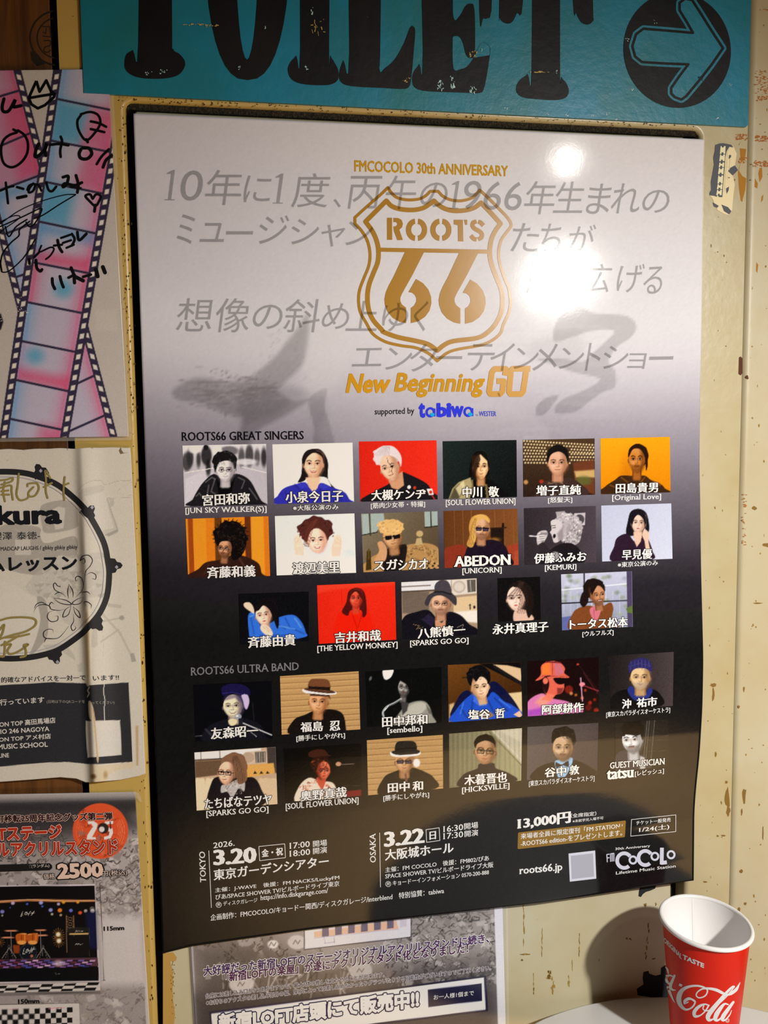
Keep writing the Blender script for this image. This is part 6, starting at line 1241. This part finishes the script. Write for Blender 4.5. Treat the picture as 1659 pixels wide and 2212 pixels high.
for q in ([(0,430),(80,420),(150,400),(140,440),(20,480)], [(60,450),(40,560),(60,680)], [(0,520),(130,490),(140,560),(155,660)], [(20,560),(100,550)], [(20,600),(110,600)], [(225,350),(215,480),(200,600),(240,665),(320,650),(350,610)], [(330,500),(340,470),(440,465),(465,530),(420,610),(350,620),(345,570),(400,510)], [(600,400),(560,330),(540,320),(550,420),(550,560),(570,640)], [(525,510),(620,460)], [(775,390),(765,480),(760,560),(770,665)], [(760,490),(820,465)]): g(q)
sh.put('gold_signature', DRUM, 6, ink('8c7c48', 60, .4, .3), drum, 'gold paint-pen signature', kind='stuff')
sh = Shape()
for q in ([(0,270),(120,240),(300,235),(410,260),(410,330),(300,400),(150,440),(20,480),(0,490)], [(0,380),(50,320),(30,420),(0,470)], [(60,470),(200,460),(340,430)], [(20,560),(120,510),(220,450)], [(60,520),(50,680),(0,690)], [(60,560),(130,550),(90,620),(110,660),(180,650),(270,600),(330,550),(280,560),(300,610),(300,680),(240,700)]): g(q, 4.6, fH)
sh.put('gold_signature', DRUM, 6, ink('8c7c48', 60, .4, .3), drum, 'gold paint-pen signature', kind='stuff')
# little curled corner at the upper right
c0 = on(DRUM, fG([(1450,30),(1545,95),(1480,100),(1450,60)])); c0[2] += [0, -.004, 0]; c0[3] += [0, -.003, 0]
mk('corner_curl', c0, [(0,1,2),(0,2,3)], ink('b6afa2', 280, .6), drum, label='curled corner')

# ------------------------------------------------------------------ graffiti-wall print used behind both merchandise flyers
def graffiti(p, x0, x1, y0, y1, seed, n=160, lo='5c5452', hi='c0b6b4', dark='2c2828', k=1.):
    r = random.Random(seed)
    for _ in range(n//3):
        x, y = r.uniform(x0, x1), r.uniform(y0, y1); w, h, a = r.uniform(6, 24)*k, r.uniform(6, 20)*k, r.uniform(-.6, .6)
        c, s_ = math.cos(a), math.sin(a); p.P([(x+i*w*c-j*h*s_, y+i*w*s_+j*h*c) for i, j in ((-.5,-.5),(.5,-.5),(.5,.5),(-.5,.5))], r.choice([lo, hi, '8a8078', '746a66', hi]), 1, .55)
    for _ in range(n):
        x, y = r.uniform(x0, x1), r.uniform(y0, y1); q = [(x, y)]
        for _ in range(r.randint(2, 6)): q.append((q[-1][0]+r.uniform(-7, 9)*k, q[-1][1]+r.uniform(-7, 7)*k))
        p.L(q, r.choice([1, 1, 1.5, 2.4])*k, r.choice([dark, lo, dark]), .8, .75, True)

# ------------------------------------------------------------------ merchandise flyer, lower left
YM = YF-.0018
MER = Surf(lambda x, z: np.full_like(x, YM)-.0012*np.sin(x*20+1)*1.)
mer = empty('merchandise_flyer', (-.06, YM, wz(.06)), 'flyer for acrylic stands with red lettering, an orange disc and a drum stage photo', 'flyer')
p = Paint([(-150,1719),(292,1711),(325,2240),(-150,2250)], 1.6, PX, bg='b4aca8')
p.P([(-160,1738),(298,1728),(307,1960),(317,2260),(-160,2270)], '8c8482', .8); p.P([(-160,1738),(298,1728),(300,1790),(-160,1850)], '2c2a2c', 40, .95); p.P([(-160,1735),(298,1727),(299,1752),(-160,1760)], '2a282a', 10, .9)
p.P([(160,1825),(303,1800),(307,1960),(200,1960)], 'a09896', 20, .7)
graffiti(p, -20, 305, 1800, 1965, 5, 260, dark='221e1e'); graffiti(p, 60, 320, 2130, 2220, 6, 130, '948a88', 'b8b0ac', '5c5452'); graffiti(p, 206, 312, 1900, 1985, 8, 70, '8a8280', 'c0b8b4', '564e4c')
p.P([(212,1980),(310,1978),(318,2128),(217,2130)], 'b8b0ae', 16, 1)
# orange disc with 25
p.E(217, 1795, 60, 60, 'c84c28', 0, 1.2)
for r__ in (52, 47, 43, 39): p.L([(217+r__*math.cos(t), 1795+r__*math.sin(t)) for t in np.linspace(-.5, 1.0, 9)], .8, 'e08c6c', .6, .8, True); p.L([(217+r__*math.cos(t), 1795+r__*math.sin(t)) for t in np.linspace(2.2, 3.6, 9)], .8, 'e08c6c', .6, .6, True)
p.P(fI([(1110,740),(1080,700),(1130,690),(1150,745)]), 'c8705c', 1, .6)
graffiti(p, 165, 270, 1750, 1850, 9, 36, 'a03820', 'd86040', '3c1c18', .7)
p.P(fI([(950,375),(1020,372),(1060,400),(1050,450),(1000,545),(1040,545),(1040,570),(940,570),(950,520),(1010,430),(990,400),(960,405)]), 'd8ccc8', .8); p.P(fI([(1140,375),(1230,368),(1228,400),(1170,405),(1168,440),(1220,450),(1228,500),(1200,560),(1130,572),(1130,540),(1180,530),(1190,490),(1170,470),(1130,480)]), 'd8ccc8', .8); p.E(*fI([(1120,448)])[0], 12, 11.5, '28201f'); p.E(*fI([(1105,460)])[0], 6, 6, 'cfc4c0', 0, 1); p.L(fI([(1195,380),(1200,450)]), 2.4, '201a1a', .8)
# stage photo
p.P([(-150,1915),(205,1910),(216,2120),(-150,2126)], 'c0b6bc', .8); p.fr = fJ; p.P([(-700,-70),(1025,-85),(1070,945),(-700,975)], '08080c', 3)
p.P([(-700,80),(0,75),(400,60),(1030,70),(1030,90),(700,95),(300,85),(0,105),(-700,110)], 'a8683c', 5, .9); p.L([(0,88),(300,66),(700,82),(1030,76)], 9, 'e0b080', 4, .8)
for (x, y, r, c) in ((140,105,20,'b8a0c8'),(295,115,12,'4c64c0'),(445,100,22,'a098d8'),(635,115,17,'b8a0c0'),(110,155,8,'3c50b0'),(460,140,12,'3c58c8'),(25,198,22,'7c78c0'),(550,180,22,'8c90d0'),(650,183,24,'e87828'),(770,185,20,'6c70d0'),(870,210,20,'d85028'),(930,190,18,'d0c0b0'),(1000,165,26,'5c5854'),(1005,190,24,'c8c0b8'),(565,225,14,'b0a890'),(660,235,14,'b0986c'),(25,240,10,'a8b090'),(690,95,18,'e8901c'),(845,95,16,'e89020')): p.E(x, y, r, r*.9, c, 0, 7, .95)
p.P([(930,200),(1040,200),(1050,600),(960,600)], '101440', 30, .8)
p.L([(230,250),(245,210)], 4, 'd0c8b8', 2); 
for q in ([(245,200),(225,245),(250,240)], [(275,205),(265,235),(285,230),(295,205),(275,205)], [(330,195),(305,240)], [(295,222),(335,215)], [(370,195),(340,240)], [(335,215),(380,208)]): p.L(q, 5, 'c8c0b0', 2, .9)
for x in (720, 800): p.L([(x, 240), (x+6, 640)], 9, '8c6c4c', 4, .8)
for k in range(6): p.L([(722,250+k*28),(802,275+k*28)], 5, 'a88058', 3, .7); p.L([(802,250+k*28),(722,275+k*28)], 5, '7c5c3c', 3, .7)
p.P([(740,375),(965,372),(968,455),(745,460)], '1c1a18', 3); p.P([(752,432),(962,430),(962,444),(752,446)], 'b89860', 2); p.P([(745,465),(970,460),(975,680),(750,685)], '100e10', 3); p.L([(745,465),(970,460),(975,680)], 4, '4c443c', 2); p.L([(740,375),(965,372),(968,455)], 4, '5c5448', 2)
for (x, y) in ((820,410),(820,550)): p.L([(x,y+8),(x+10,y-8),(x+22,y+8),(x+34,y-6),(x+50,y+4),(x+80,y-2)], 5, 'b8b0a4', 2, .9, True)
for (x, y) in ((632,445),(640,515)):
    p.E(x, y, 24, 24, 'f8e8b0', 0, 12)
    for k in range(16): a = k*math.pi/8; p.L([(x,y),(x+70*math.cos(a),y+70*math.sin(a))], 4, 'd89040', 3, .6)
    p.E(x, y, 15, 15, 'fffbe8', 0, 6)
for k in range(12): a = k*math.pi/6; p.L([(-5,530),(-5+60*math.cos(a),530+60*math.sin(a))], 4, 'c87c30', 3, .6)
for (x, y) in ((235,490),(355,490)): p.P([(x-58,y-45),(x+55,y-55),(x+55,y+30),(x+30,y+60),(x-30,y+62),(x-55,y+35)], 'a85018', 4, 1, True); p.E(x, y+42, 48, 22, 'e89048', 0, 4); p.L([(x-50,y-45),(x+50,y-52)], 5, 'e8a868', 2); p.L([(x,y-40),(x,y+20)], 10, '4c2008', 6, .6); p.L([(x+35,y-40),(x+35,y+20)], 8, 'e89858', 4, .7)
p.P([(140,560),(215,560),(210,650),(150,650)], '7c3414', 6); p.E(305,640,92,88,'0c141c'); p.L([(305+92*math.cos(t),640+88*math.sin(t)) for t in np.linspace(0,6.28,20)], 5, '4c5458', 2, .8)
for q in ([(262,600),(248,660),(270,655)], [(290,610),(280,640),(300,635),(308,605),(290,610)], [(345,590),(320,650)], [(310,625),(350,610)], [(365,590),(340,640)], [(350,610),(385,600)]): p.L(q, 6, 'c8c4bc', 2, .9)
p.E(345,680,16,16,'a05c48',0,4)
for (x, y, w) in ((120,405,72),(85,480,72),(440,398,64),(460,455,60)): p.E(x, y, w, 9, 'b87858', 0, 3); p.L([(x,y),(x+4,y+220)], 5, '7c7878', 2, .8)
for (x, y) in ((100,700),(470,700)): p.L([(x-75,y),(x,y-110),(x+75,y)], 6, 'a09890', 2, .8); p.L([(x-40,y),(x,y-140),(x+40,y)], 4, '7c7470', 2, .8)
p.P([(-700,730),(1060,695),(1068,790),(-700,830)], '4c3038', 4)
cs_ = ['c8582c','6c54a8','d8784c','3c44a0','e8d0d8','8c5cb0','a83c28','c8a0c8','2c2c50','5c2430']
for k in range(20):
    for j in range(5):
        y = 722+j*18; p.P([(k*62-200+j*-18,y),(k*62-140+j*-18,y-1),(k*62-148+j*-18,y+16),(k*62-208+j*-18,y+17)], cs_[(k*3+j*5+k*j) % 10] if (k+j) % 2 else '1c141c', 3, .85)
p.E(640,760,60,30,'f0e0f0',0,24,.6); p.P([(-700,830),(1070,795),(1072,945),(-700,975)], '060a0e', 3); p.L([(600,860),(610,880),(650,870)], 5, '7c8078', 3, .8)
# checkered slab and lower diagram
p.P([(-700,1010),(1085,965),(1090,1080),(-700,1120)], 'b8b0ac', 2)
for k in range(-6, 8):
    for j in range(3):
        if (k+j) % 2:
            x = 80+k*125; y = 1000-(k*4.5)+j*29; sx = -16*j; p.P([(x+sx,y),(x+125+sx,y-4),(x+109+sx,y+25),(x-16+sx,y+29)], '121214', 2)
p.P([(-700,1092),(1090,1055),(1090,1092),(-700,1130)], '6c6664', 4); p.L([(1086,965),(1092,1100)], 4, '1c1a1c', 2); p.L([(-700,1100),(1092,1075)], 3, '2c2828', 2)
p.P([(-700,1225),(860,1190),(870,1450),(-700,1450)], 'bcb4b0', 2); p.L([(-700,1222),(858,1192),(868,1450)], 4, '2c2828', 2)
for k in range(-6, 13):
    for j in range(5):
        if (k+j) % 2 == 0: x = 20+k*59+max(0, (5-j))*0; y = 1262-k*2.2+j*57; p.P([(x,y),(x+59,y-2),(x+60,y+55),(x,y+57)], '141416', 2 if k > 5 else 12)
p.L([(530,1250),(700,1240)], 10, 'c88088', 2, .7); p.L([(560,1258),(660,1250)], 5, 'f0e8e4', 2); p.L([(780,1230),(790,1450)], 3, '6c6460', 2); p.L([(100,1262),(190,1256)], 8, 'b87880', 4, .6)
p.L([(1085,-110),(1130,945)], 5, '2c2a2a', 2); p.L([(1112,946),(1142,944)], 4, '2c2a2a', 2); p.L([(1068,-112),(1100,-114)], 4, '2c2a2a', 2)
p.fr = PX; p.P([(298,1700),(340,1700),(340,2260),(318,2260),(307,1960)], 'b0a8a4', .8); p.noise(.010)
p.put('sheet', MER, 0, M_LAM, mer, skirt=.0005)
sh = Shape(); sh.poly(fI([(1430,55),(1500,60),(1530,110),(1540,170),(1500,140)])); sh.put('tape', MER, 3, M_CLEAR, mer, 'clear tape over the corner')
def MT(layer, s, fr, *a, **k): return T(mer, MER, layer, s, fr, *a, **k)
def triple(par, surf, s, fr, x0, y0, x1, y1, h, c1, c2, c3, w1, w2, b=.03, **k):
    t = Shape(); text(t, s, x0, y0, x1, y1, h, fr, bold=b+w2, **k); t.put('letter_shadow', surf, 3, ink(c3, fr([[x0, y0]])[0][0]), par)
    t = Shape(); text(t, s, x0, y0, x1, y1, h, fr, bold=b+w1, **k); t.put('letter_outline', surf, 5, ink(c2, fr([[x0, y0]])[0][0]), par)
    t = Shape(); text(t, s, x0, y0, x1, y1, h, fr, bold=b, **k); t.put('lettering', surf, 7, ink(c1, fr([[x0, y0]])[0][0]), par)
triple(mer, MER, '歌舞伎町移転25周年記念グッズ第二弾', fI, -310, 395, 1222, 356, 82, '241010', 'c8a89c', '2c1c1c', .045, .05, .03)
triple(mer, MER, 'LOFTステージ', fI, -280, 592, 665, 555, 140, '9c2c18', 'd8bcb4', '3c1210', .030, .075, .045)
triple(mer, MER, 'オリジナルアクリルスタンド', fI, -620, 770, 1275, 722, 150, '9c2c18', 'd8bcb4', '3c1210', .030, .07, .04)
sh = Shape(); sh.poly(fI([(-300,850),(540,828),(565,850),(568,880),(540,905),(-300,930)])); sh.put('caption_bar', MER, 2, ink('1c1a1a', 60), mer, 'black rounded caption bar')
MT(4, '記念ステッカー１枚付(ランダム)', fI, -90, 898, 536, 876, 42, 'b8aca4', bold=.008)
MT(5, '2500', fI, 636, 992, 1112, 968, 150, 'c4a898', outline='1a1616', bold=.05, ow=.06, h1=140)
MT(5, '価格', fI, 474, 1002, 596, 996, 58, 'b8a498', outline='1a1616', bold=.01, ow=.1); MT(5, '円(税込)', fI, 1108, 978, 1382, 962, 66, 'b8a498', outline='1a1616', bold=.01, ow=.09)
MT(4, '115mm', fJ, 1130, 406, 1348, 396, 44, '1c1a1a', bold=.04); MT(4, '150mm', fJ, 202, 1198, 426, 1190, 46, '1c1a1a', bold=.04)

# ------------------------------------------------------------------ second merchandise flyer, below the poster
YB = -.0012
MB = Surf(lambda x, z: np.full_like(x, YB))
mb = empty('merchandise_flyer', (.17, YB, wz(-.06)), 'laminated flyer with purple lettering, half hidden under the bottom edge of the concert poster', 'flyer')
sh = Shape(); sh.poly([(406,1990),(1096,1900),(1100,2260),(424,2330)]); sh.put('laminate_edge', MB, 1, M_CLEAR, mb, 'clear laminate margin')
fp = Paint([(409,1990),(1084,1905),(1093,2240),(428,2330)], 1.7, PX, bg='c8c4cc'); p = fp
p.P([(414,1990),(1068,1905),(1077,2235),(433,2325)], '8a807c', .8); p.P([(414,2040),(560,2020),(700,2110),(700,2212),(420,2260)], '3c3634', 50, .8); p.P([(414,2150),(1080,2070),(1080,2260),(420,2330)], '2a2628', 40, .8); p.fr = PX
graffiti(p, 830, 1070, 1950, 2130, 21, 330, '6c6460', 'b8b0ac', '221e1e'); graffiti(p, 425, 700, 2030, 2110, 22, 80, '5c5450', '9c928c', '221e1e')
p.fr = fX
p.P([(330,560),(480,470),(620,500),(700,560),(900,520),(1000,560),(980,640),(760,660),(500,640),(400,680)], '584e48', 30, .9); 
for k in range(70): r = random.Random(k); x = r.uniform(280, 900); p.L([(x, r.uniform(520, 640)), (x+r.uniform(-30, 60), r.uniform(520, 680))], 6, r.choice(['1c1816','b0a49c','e0d8d0','3c3430']), 5, .5)
for (x, y, r, c) in ((645,410,34,'b8b0ac'),(380,610,46,'b0a8a4'),(950,545,42,'a8a09c'),(400,400,30,'8c8480'),(530,420,20,'cfc8c4')): p.E(x, y, r*1.3, r, c, 0, 5, .9); p.L([(x-18,y+8),(x-8,y-10),(x+4,y+8),(x+14,y-8)], 5, '5c5450', 2, .8)
p.P([(680,200),(1190,160),(1190,385),(680,445)], 'c8c2c8', 2); p.L([(680,200),(680,445),(1190,385),(1192,160)], 4, '181618', 2); p.P([(725,360),(1120,305),(1130,345),(728,388)], 'd8a488', 2)
for k in range(7): x = 765+k*62; y = 372-k*7.5; p.P([(x,y-34),(x+32,y-38),(x+32,y+8),(x,y+12)], '5c5468' if k < 6 else 'b8b0b8', 2)
p.L([(728,390),(1130,347)], 3, 'a8a0b0', 2); p.L([(775,380),(778,415)], 2, '5c5860', 1.5); p.L([(820,374),(823,412)], 2, '5c5860', 1.5); p.L([(775,414),(823,408)], 2, '5c5860', 1.5)
p.P([(225,742),(1548,568),(1558,740),(240,905)], '18162c', 2); p.P([(235,752),(1538,578),(1546,732),(248,890)], 'd4d0dc', 2); p.P([(1270,637),(1528,606),(1530,690),(1273,720)], '141430', 2)
p.fr = PX; p.P([(1066,1895),(1100,1895),(1110,2260),(1077,2260)], 'c8c4cc', .8); p.fr = fX
p.fr = PX; p.noise(.010); p.put('sheet', MB, 3, M_LAM, mb, skirt=.0003)
def BT(s, x0, y0, x1, y1, h, c, o, ow=.055, b=.03, **k): return T(mb, MB, 8, s, fX, x0, y0, x1, y1, h, c, outline=o, ow=ow, bold=b, **k)
BT('大好評だった新宿LOFTのステージオリジナル', 200, 572, 1075, 466, 46, '321848', 'd8d2dc'); BT('アクリルスタンドに続き、', 1080, 470, 1562, 412, 44, '421c50', 'd8d2dc')
BT('「新宿LOFTの楽屋」が遂にアクリルスタンド化となりました！', 305, 600, 1462, 460, 46, '40143e', 'd8d2dc')
T(mb, MB, 8, '台座には差し込み口が5つありますので、最大5体の推しを立たせることが出来ます。', fX, 208, 680, 1062, 576, 24, '1c1622', outline='b0a8a8', ow=.07, bold=.008)
T(mb, MB, 8, '※お持ちのアクスタの差し込み部分の幅、厚みによっては差し込めなかったりグラついたりする可能性がございますのでご了承ください。', fX, 212, 712, 1572, 544, 24, '1c1622', outline='b0a8a8', ow=.07, bold=.008)
BT('新宿LOFT店頭にて販売中!!', 275, 836, 1225, 718, 80, 'e4e0ec', '1a1838', .06, .05)
T(mb, MB, 8, 'お一人様1個まで', fX, 1298, 686, 1490, 664, 24, 'd8d4e0', bold=.008)

# ------------------------------------------------------------------ torn sticker
stk = empty('torn_sticker', on(FR, [(1565, 380)])[0], 'torn black and cream sticker with stencil letters on the right side of the frame', 'sticker')
sh = Shape(); sh.poly([(870,500),(930,480),(990,478),(1110,500),(1150,545),(1190,640),(1165,800),(1215,885),(1130,965),(1160,1100),(1140,1260),(1120,1480),(1080,1560),(1000,1540),(900,1480),(820,1300),(780,1260),(800,1180),(800,1060),(830,900),(850,800),(840,700),(860,600)], fr=fT)
sh.put('backing', FR, 3, ink('bdb08c', (1560, 380), .6, gloss=False), stk, 'cream paper left where the print tore off')
sh = Shape(); sh.poly([(870,505),(930,483),(990,480),(1110,503),(1140,545),(1080,535),(1040,600),(1020,690),(1012,840),(1000,960),(985,1140),(975,1290),(930,1290),(900,1260),(890,1285),(850,1270),(790,1265),(780,1240),(805,1180),(803,1060),(832,905),(850,800),(840,700),(862,600)], fr=fT)
sh.poly([(1095,850),(1165,812),(1213,885),(1130,965),(1060,900)], fr=fT); sh.poly([(1030,1160),(1075,1130),(1068,1190),(1040,1240)], fr=fT); sh.poly([(830,1370),(880,1395),(920,1420),(900,1450),(850,1430)], fr=fT); sh.poly([(960,1400),(1060,1440),(1110,1500),(1080,1550),(1000,1500)], fr=fT); sh.poly([(1075,660),(1105,655),(1105,690),(1070,720)], fr=fT)
sh.put('print', FR, 5, ink('3c3e44', (1560, 380), .5), stk, 'black torn print')
sh = Shape()
for k, (y0, y1) in enumerate(((525,640),(650,750),(770,840),(850,945),(965,1085),(1095,1170),(1180,1260))):
    x = 975-k*9; sh.poly([(x-25,y0),(x-10,y0),(x-8,y0+20),(x+20,y0+20),(x+22,y0),(x+48,y0),(x+42,y1),(x+16,y1),(x+12,y1-22),(x-12,y1-22),(x-14,y1),(x-38,y1)], fr=fT)
for q in ([(1080,560),(1050,640),(1045,830)], [(1095,700),(1080,880)], [(1040,860),(1020,980),(1015,1180)]): sh.stroke(q, 5, fr=fT)
sh.put('lettering', FR, 7, ink('c8b894', (1560, 380), .6, gloss=False), stk, 'cream stencil letters running down the sticker')
sh = Shape()
for q in ([(1040,995),(1100,1000)], [(1045,965),(1050,1030)], [(1020,840),(1070,838)], [(990,1195),(1035,1198)]): sh.stroke(q, 1.2, fr=fT, smooth=False)
sh.disc((1076, 998), 8, 8, fr=fT); sh.put('lettering', FR, 8, ink('2a2a2c', (1560, 380), .6, gloss=False), stk)

# ================================================================== round table and paper cup
TZ = wz(-.0995); TX, TY, TR = .430, -.2145, .2095
tbl = empty('round_table', (TX, TY, 0), 'small round white table pushed against the wall', 'table')
def lathe(name, prof, loc, mat, parent=None, seg=96, smooth=True, label=None, jit=None, caps=True):
    V = []; F = []; n = len(prof)
    for i in range(seg):
        a = 2*math.pi*i/seg
        for r, z in prof:
            rr_ = r*(1+(jit(a) if jit and r > .05 else 0)); V.append((loc[0]+rr_*math.cos(a), loc[1]+rr_*math.sin(a), loc[2]+z))
    for i in range(seg):
        j = (i+1) % seg
        for k in range(n-1):
            f = [i*n+k, j*n+k, j*n+k+1, i*n+k+1]
            F.append(tuple(f))
    return mk(name, squash(V) if loc[2] == CZ_ and loc[0] != TX else V, F, mat, parent, smooth=smooth, label=label)
CZ_ = .0200+Z0
m, nt, p = nodes('white_laminate'); v = objvec(nt)
nt.links.new(mix(nt, ramp(nt, noise(nt, 9, 4, .6, v), [(.4, 0), (.7, .5)]), (.76, .76, .77), (.68, .67, .66)), p.inputs['Base Color']); p.inputs['Roughness'].default_value = .35; M_TAB = m
rj = random.Random(3); ph_ = [(rj.randint(20, 90), rj.uniform(0, 6)) for _ in range(6)]
jit = lambda a: .0012*sum(math.sin(k*a+q) for k, q in ph_)/3.
lathe('table_top', [(.0001, 0), (TR-.003, 0), (TR-.001, -.0006), (TR, -.003), (TR, -.022), (TR-.004, -.025), (.0001, -.025)], (TX, TY, TZ), M_TAB, tbl, 220, jit=jit)
M_STEEL = flatmat('dark_steel', (.05, .05, .055), .4); M_STEEL.node_tree.nodes['Principled BSDF'].inputs['Metallic'].default_value = .8
lathe('column', [(.030, -.0252), (.030, -.035), (.022, -.04), (.022, -TZ+.03), (.035, -TZ+.018)], (TX, TY, TZ), M_STEEL, tbl, 32)
lathe('foot', [(.0001, 0.002), (.17, 0.002), (.172, .006), (.168, .012), (.04, .020), (.0001, .020)], (TX, TY, 0), M_STEEL, tbl, 64)

CX, CY, CZ = .4812, -.0915, .0200+Z0          # centre of the rim
RT, RB = .0400, .0283; HC = CZ-TZ
cup = empty('paper_cup', (CX, CY, TZ), 'red paper drink cup with white script lettering, empty, standing on the table', 'cup')
m, nt, p = nodes('red_paper'); p.inputs['Base Color'].default_value = (.66, .014, .0015, 1); p.inputs['Specular IOR Level'].default_value = .2; p.inputs['Roughness'].default_value = .38; bump(nt, p, noise(nt, 900, 2, .5, objvec(nt)), .15, .0002); M_RED = m
m, nt, p = nodes('white_cup_paper'); p.inputs['Base Color'].default_value = (.84, .82, .81, 1); p.inputs['Roughness'].default_value = .5; p.inputs['Subsurface Weight'].default_value = .0; M_CUP = m
zt, zb_ = -.0040, -HC+.0005
def squash(V):
    """the cup has been gripped: its mouth is a little oval and its rim not quite level"""
    V = np.array(V, float); r = V-[CX, CY, CZ]; f = np.clip((r[:, 2]+HC)/HC, 0, 1)
    r[:, 2] += f*(-.035*r[:, 0]+.095*r[:, 1]); r[:, 0] *= 1-.03*f; r[:, 1] *= 1+.06*f
    return r+[CX, CY, CZ]
def rad(z): return RB+(RT-.0012-RB)*(z+HC)/HC
lathe('outer_wall', [(rad(zt), zt), (rad(zb_), zb_)], (CX, CY, CZ), M_RED, cup, 128)
ic_ = lambda z: rad(z)-.0006
lathe('inner_wall', [(ic_(-.001), -.001), (ic_(-HC+.008), -HC+.008), (.0001, -HC+.008)], (CX, CY, CZ), M_CUP, cup, 128)
rp = [(RT+.0019*math.cos(t)*1.0-.0002, -.0016+.0020*math.sin(t)) for t in np.linspace(-2.6, 3.68, 18)]
lathe('rim', rp, (CX, CY, CZ), M_CUP, cup, 160, label='rolled white rim')
lathe('base_ring', [(rad(zb_)-.0002, zb_+.0002), (rad(zb_)-.0008, zb_-.0004), (rad(zb_)-.004, zb_+.001)], (CX, CY, CZ), M_CUP, cup, 64)
# glued seam inside the cup, facing the lens on the far wall
V = []; a0 = math.radians(78)
for k in range(12):
    z = -.003-(HC-.014)*k/11
    for da, dr in ((-1.2, .00005), (0, .00022), (.12, .00005)):
        a = a0+math.radians(da*2.2); r = ic_(z)-dr; V.append((CX+r*math.cos(a), CY+r*math.sin(a), CZ+z))
mk('side_seam', squash(V), [(3*k+i, 3*k+i+1, 3*k+4+i, 3*k+3+i) for k in range(11) for i in range(2)], M_CUP, cup, label='vertical glued seam')
def cone(P, off=0.):
    """where the lines of sight meet the near side of the cup wall"""
    d = rays(P); o = CAM-np.array([CX, CY, CZ]); k = (RT-.0012-RB)/HC; r0 = RT-.0012+off
    A = d[:, 0]**2+d[:, 1]**2-(k*d[:, 2])**2; B = 2*(o[0]*d[:, 0]+o[1]*d[:, 1]-k*d[:, 2]*(r0+k*o[2])); Cc = o[0]**2+o[1]**2-(r0+k*o[2])**2
    D = B*B-4*A*Cc; t = (-B-np.sqrt(np.maximum(D, 0)))/(2*A)
    def G(t):
        r = o+t[:, None]*d; z = r[:, 2]
        for _k in range(5):
            f = np.clip((z+HC)/HC, 0, 1); x = r[:, 0]/(1-.03*f); y = r[:, 1]/(1+.06*f); z = r[:, 2]-f*(-.035*x+.095*y)
        return np.hypot(x, y)-(r0+k*z)
    for _ in range(12):
        g = G(t); h = (G(t+1e-5)-g)/1e-5; t = t-np.clip(g/np.where(np.abs(h) < .05, -.05, h), -.003, .003)
    return CAM+t[:, None]*d
def onc(off): return lambda P, _o=0.: None
class Cone(Surf):
    def __init__(s): s.curved = True
_on = on
def on(surf, p, off=0.):
    return cone(p, .00015+off*.6) if isinstance(surf, Cone) else _on(surf, p, off)
CUPS = Cone()
# measured on the photograph, script lettering as filled outlines and swelling strokes
sh = Shape()
def cs(pts, w, **k): sh.stroke(pts, np.asarray(w, float)*.85 if not np.isscalar(w) else w*.85, fr=fZ, **k)
cs([(640,1690),(600,1655),(555,1650),(510,1680),(500,1720)], [2, 5, 7.5, 8, 3], cap=False)
cs([(500,1722),(545,1700),(560,1690)], [2, 3, 1])
cs([(615,1655),(650,1690),(625,1750),(570,1790),(510,1795),(450,1740),(425,1660),(440,1580),(490,1515),(580,1478),(680,1470),(770,1490),(820,1530),(805,1590),(760,1625),(700,1635),(665,1600),(690,1550),(760,1510),(850,1508),(950,1530),(1030,1570),(1070,1585)],
   [3, 4, 4.2, 4, 6, 10, 13, 12.5, 9, 6, 5, 4.5, 3.8, 3.6, 3.4, 3.2, 3.2, 3.2, 4.2, 6, 8, 7, 3])
cs([(840,1740),(780,1725),(700,1760),(640,1830),(650,1890),(720,1880),(790,1820),(840,1740)], [3, 4, 8, 9.5, 8, 3.5, 3.4, 4])
cs([(770,1745),(760,1790),(800,1815),(850,1810)], [3, 3, 3, 2.5])
cs([(840,1810),(890,1780),(1000,1700),(1110,1590),(1180,1500),(1192,1480),(1160,1490),(1080,1570),(980,1690),(880,1810),(830,1890),(840,1940),(890,1935),(960,1880)], [2.5, 3, 3, 3, 3, 4, 5, 7, 10, 12, 12, 9, 4, 2])
cs([(1110,1730),(1060,1720),(1010,1770),(950,1860),(930,1930),(970,1945),(1040,1880),(1110,1770)], [3, 5, 9, 12, 10, 5, 3.5, 4])
cs([(1180,1695),(1110,1790),(1040,1890),(1030,1940),(1070,1940),(1130,1870),(1155,1810)], [6, 9, 11, 8, 4, 3, 1.5])
cs([(1090,1605),(1150,1575),(1220,1520),(1272,1425)], [2, 8, 8, 1.5]); cs([(1075,1600),(1130,1585),(1160,1560)], [4, 5, 4])
cs([(430,1450),(470,1470)], 6.5, smooth=False)
cs([(345,1340),(290,1325),(255,1360),(262,1410),(300,1440),(340,1400),(362,1330)], [3, 5, 6, 7, 5, 3, 4]); cs([(365,1330),(310,1470),(330,1520),(380,1530)], [6, 8, 6, 2]); cs([(245,1210),(270,1250),(280,1300)], [3, 5, 3]); cs([(270,1490),(300,1560),(340,1650),(370,1705)], [6, 7, 4, 1.2]); cs([(252,1330),(275,1330)], 4)
text(sh, 'ORIGINAL', 215, 858, 462, 1102, 62, fZ, bold=.04, up=(.10, -1)); text(sh, 'TASTE', 478, 1098, 768, 1222, 60, fZ, bold=.04, up=(.10, -1), h1=56)
sh.put('script_lettering', CUPS, 1, ink('e8e4de', 1500, .4, gloss=False), cup, 'white flowing script and small caps')
sh = Shape(); sh.ring((1097,1950), 20, 22, 3, fr=fZ, n=20); text(sh, 'R', 1090, 1960, 1106, 1960, 20, fZ); sh.put('script_lettering', CUPS, 1, ink('d8a090', 1500, .4, gloss=False), cup)
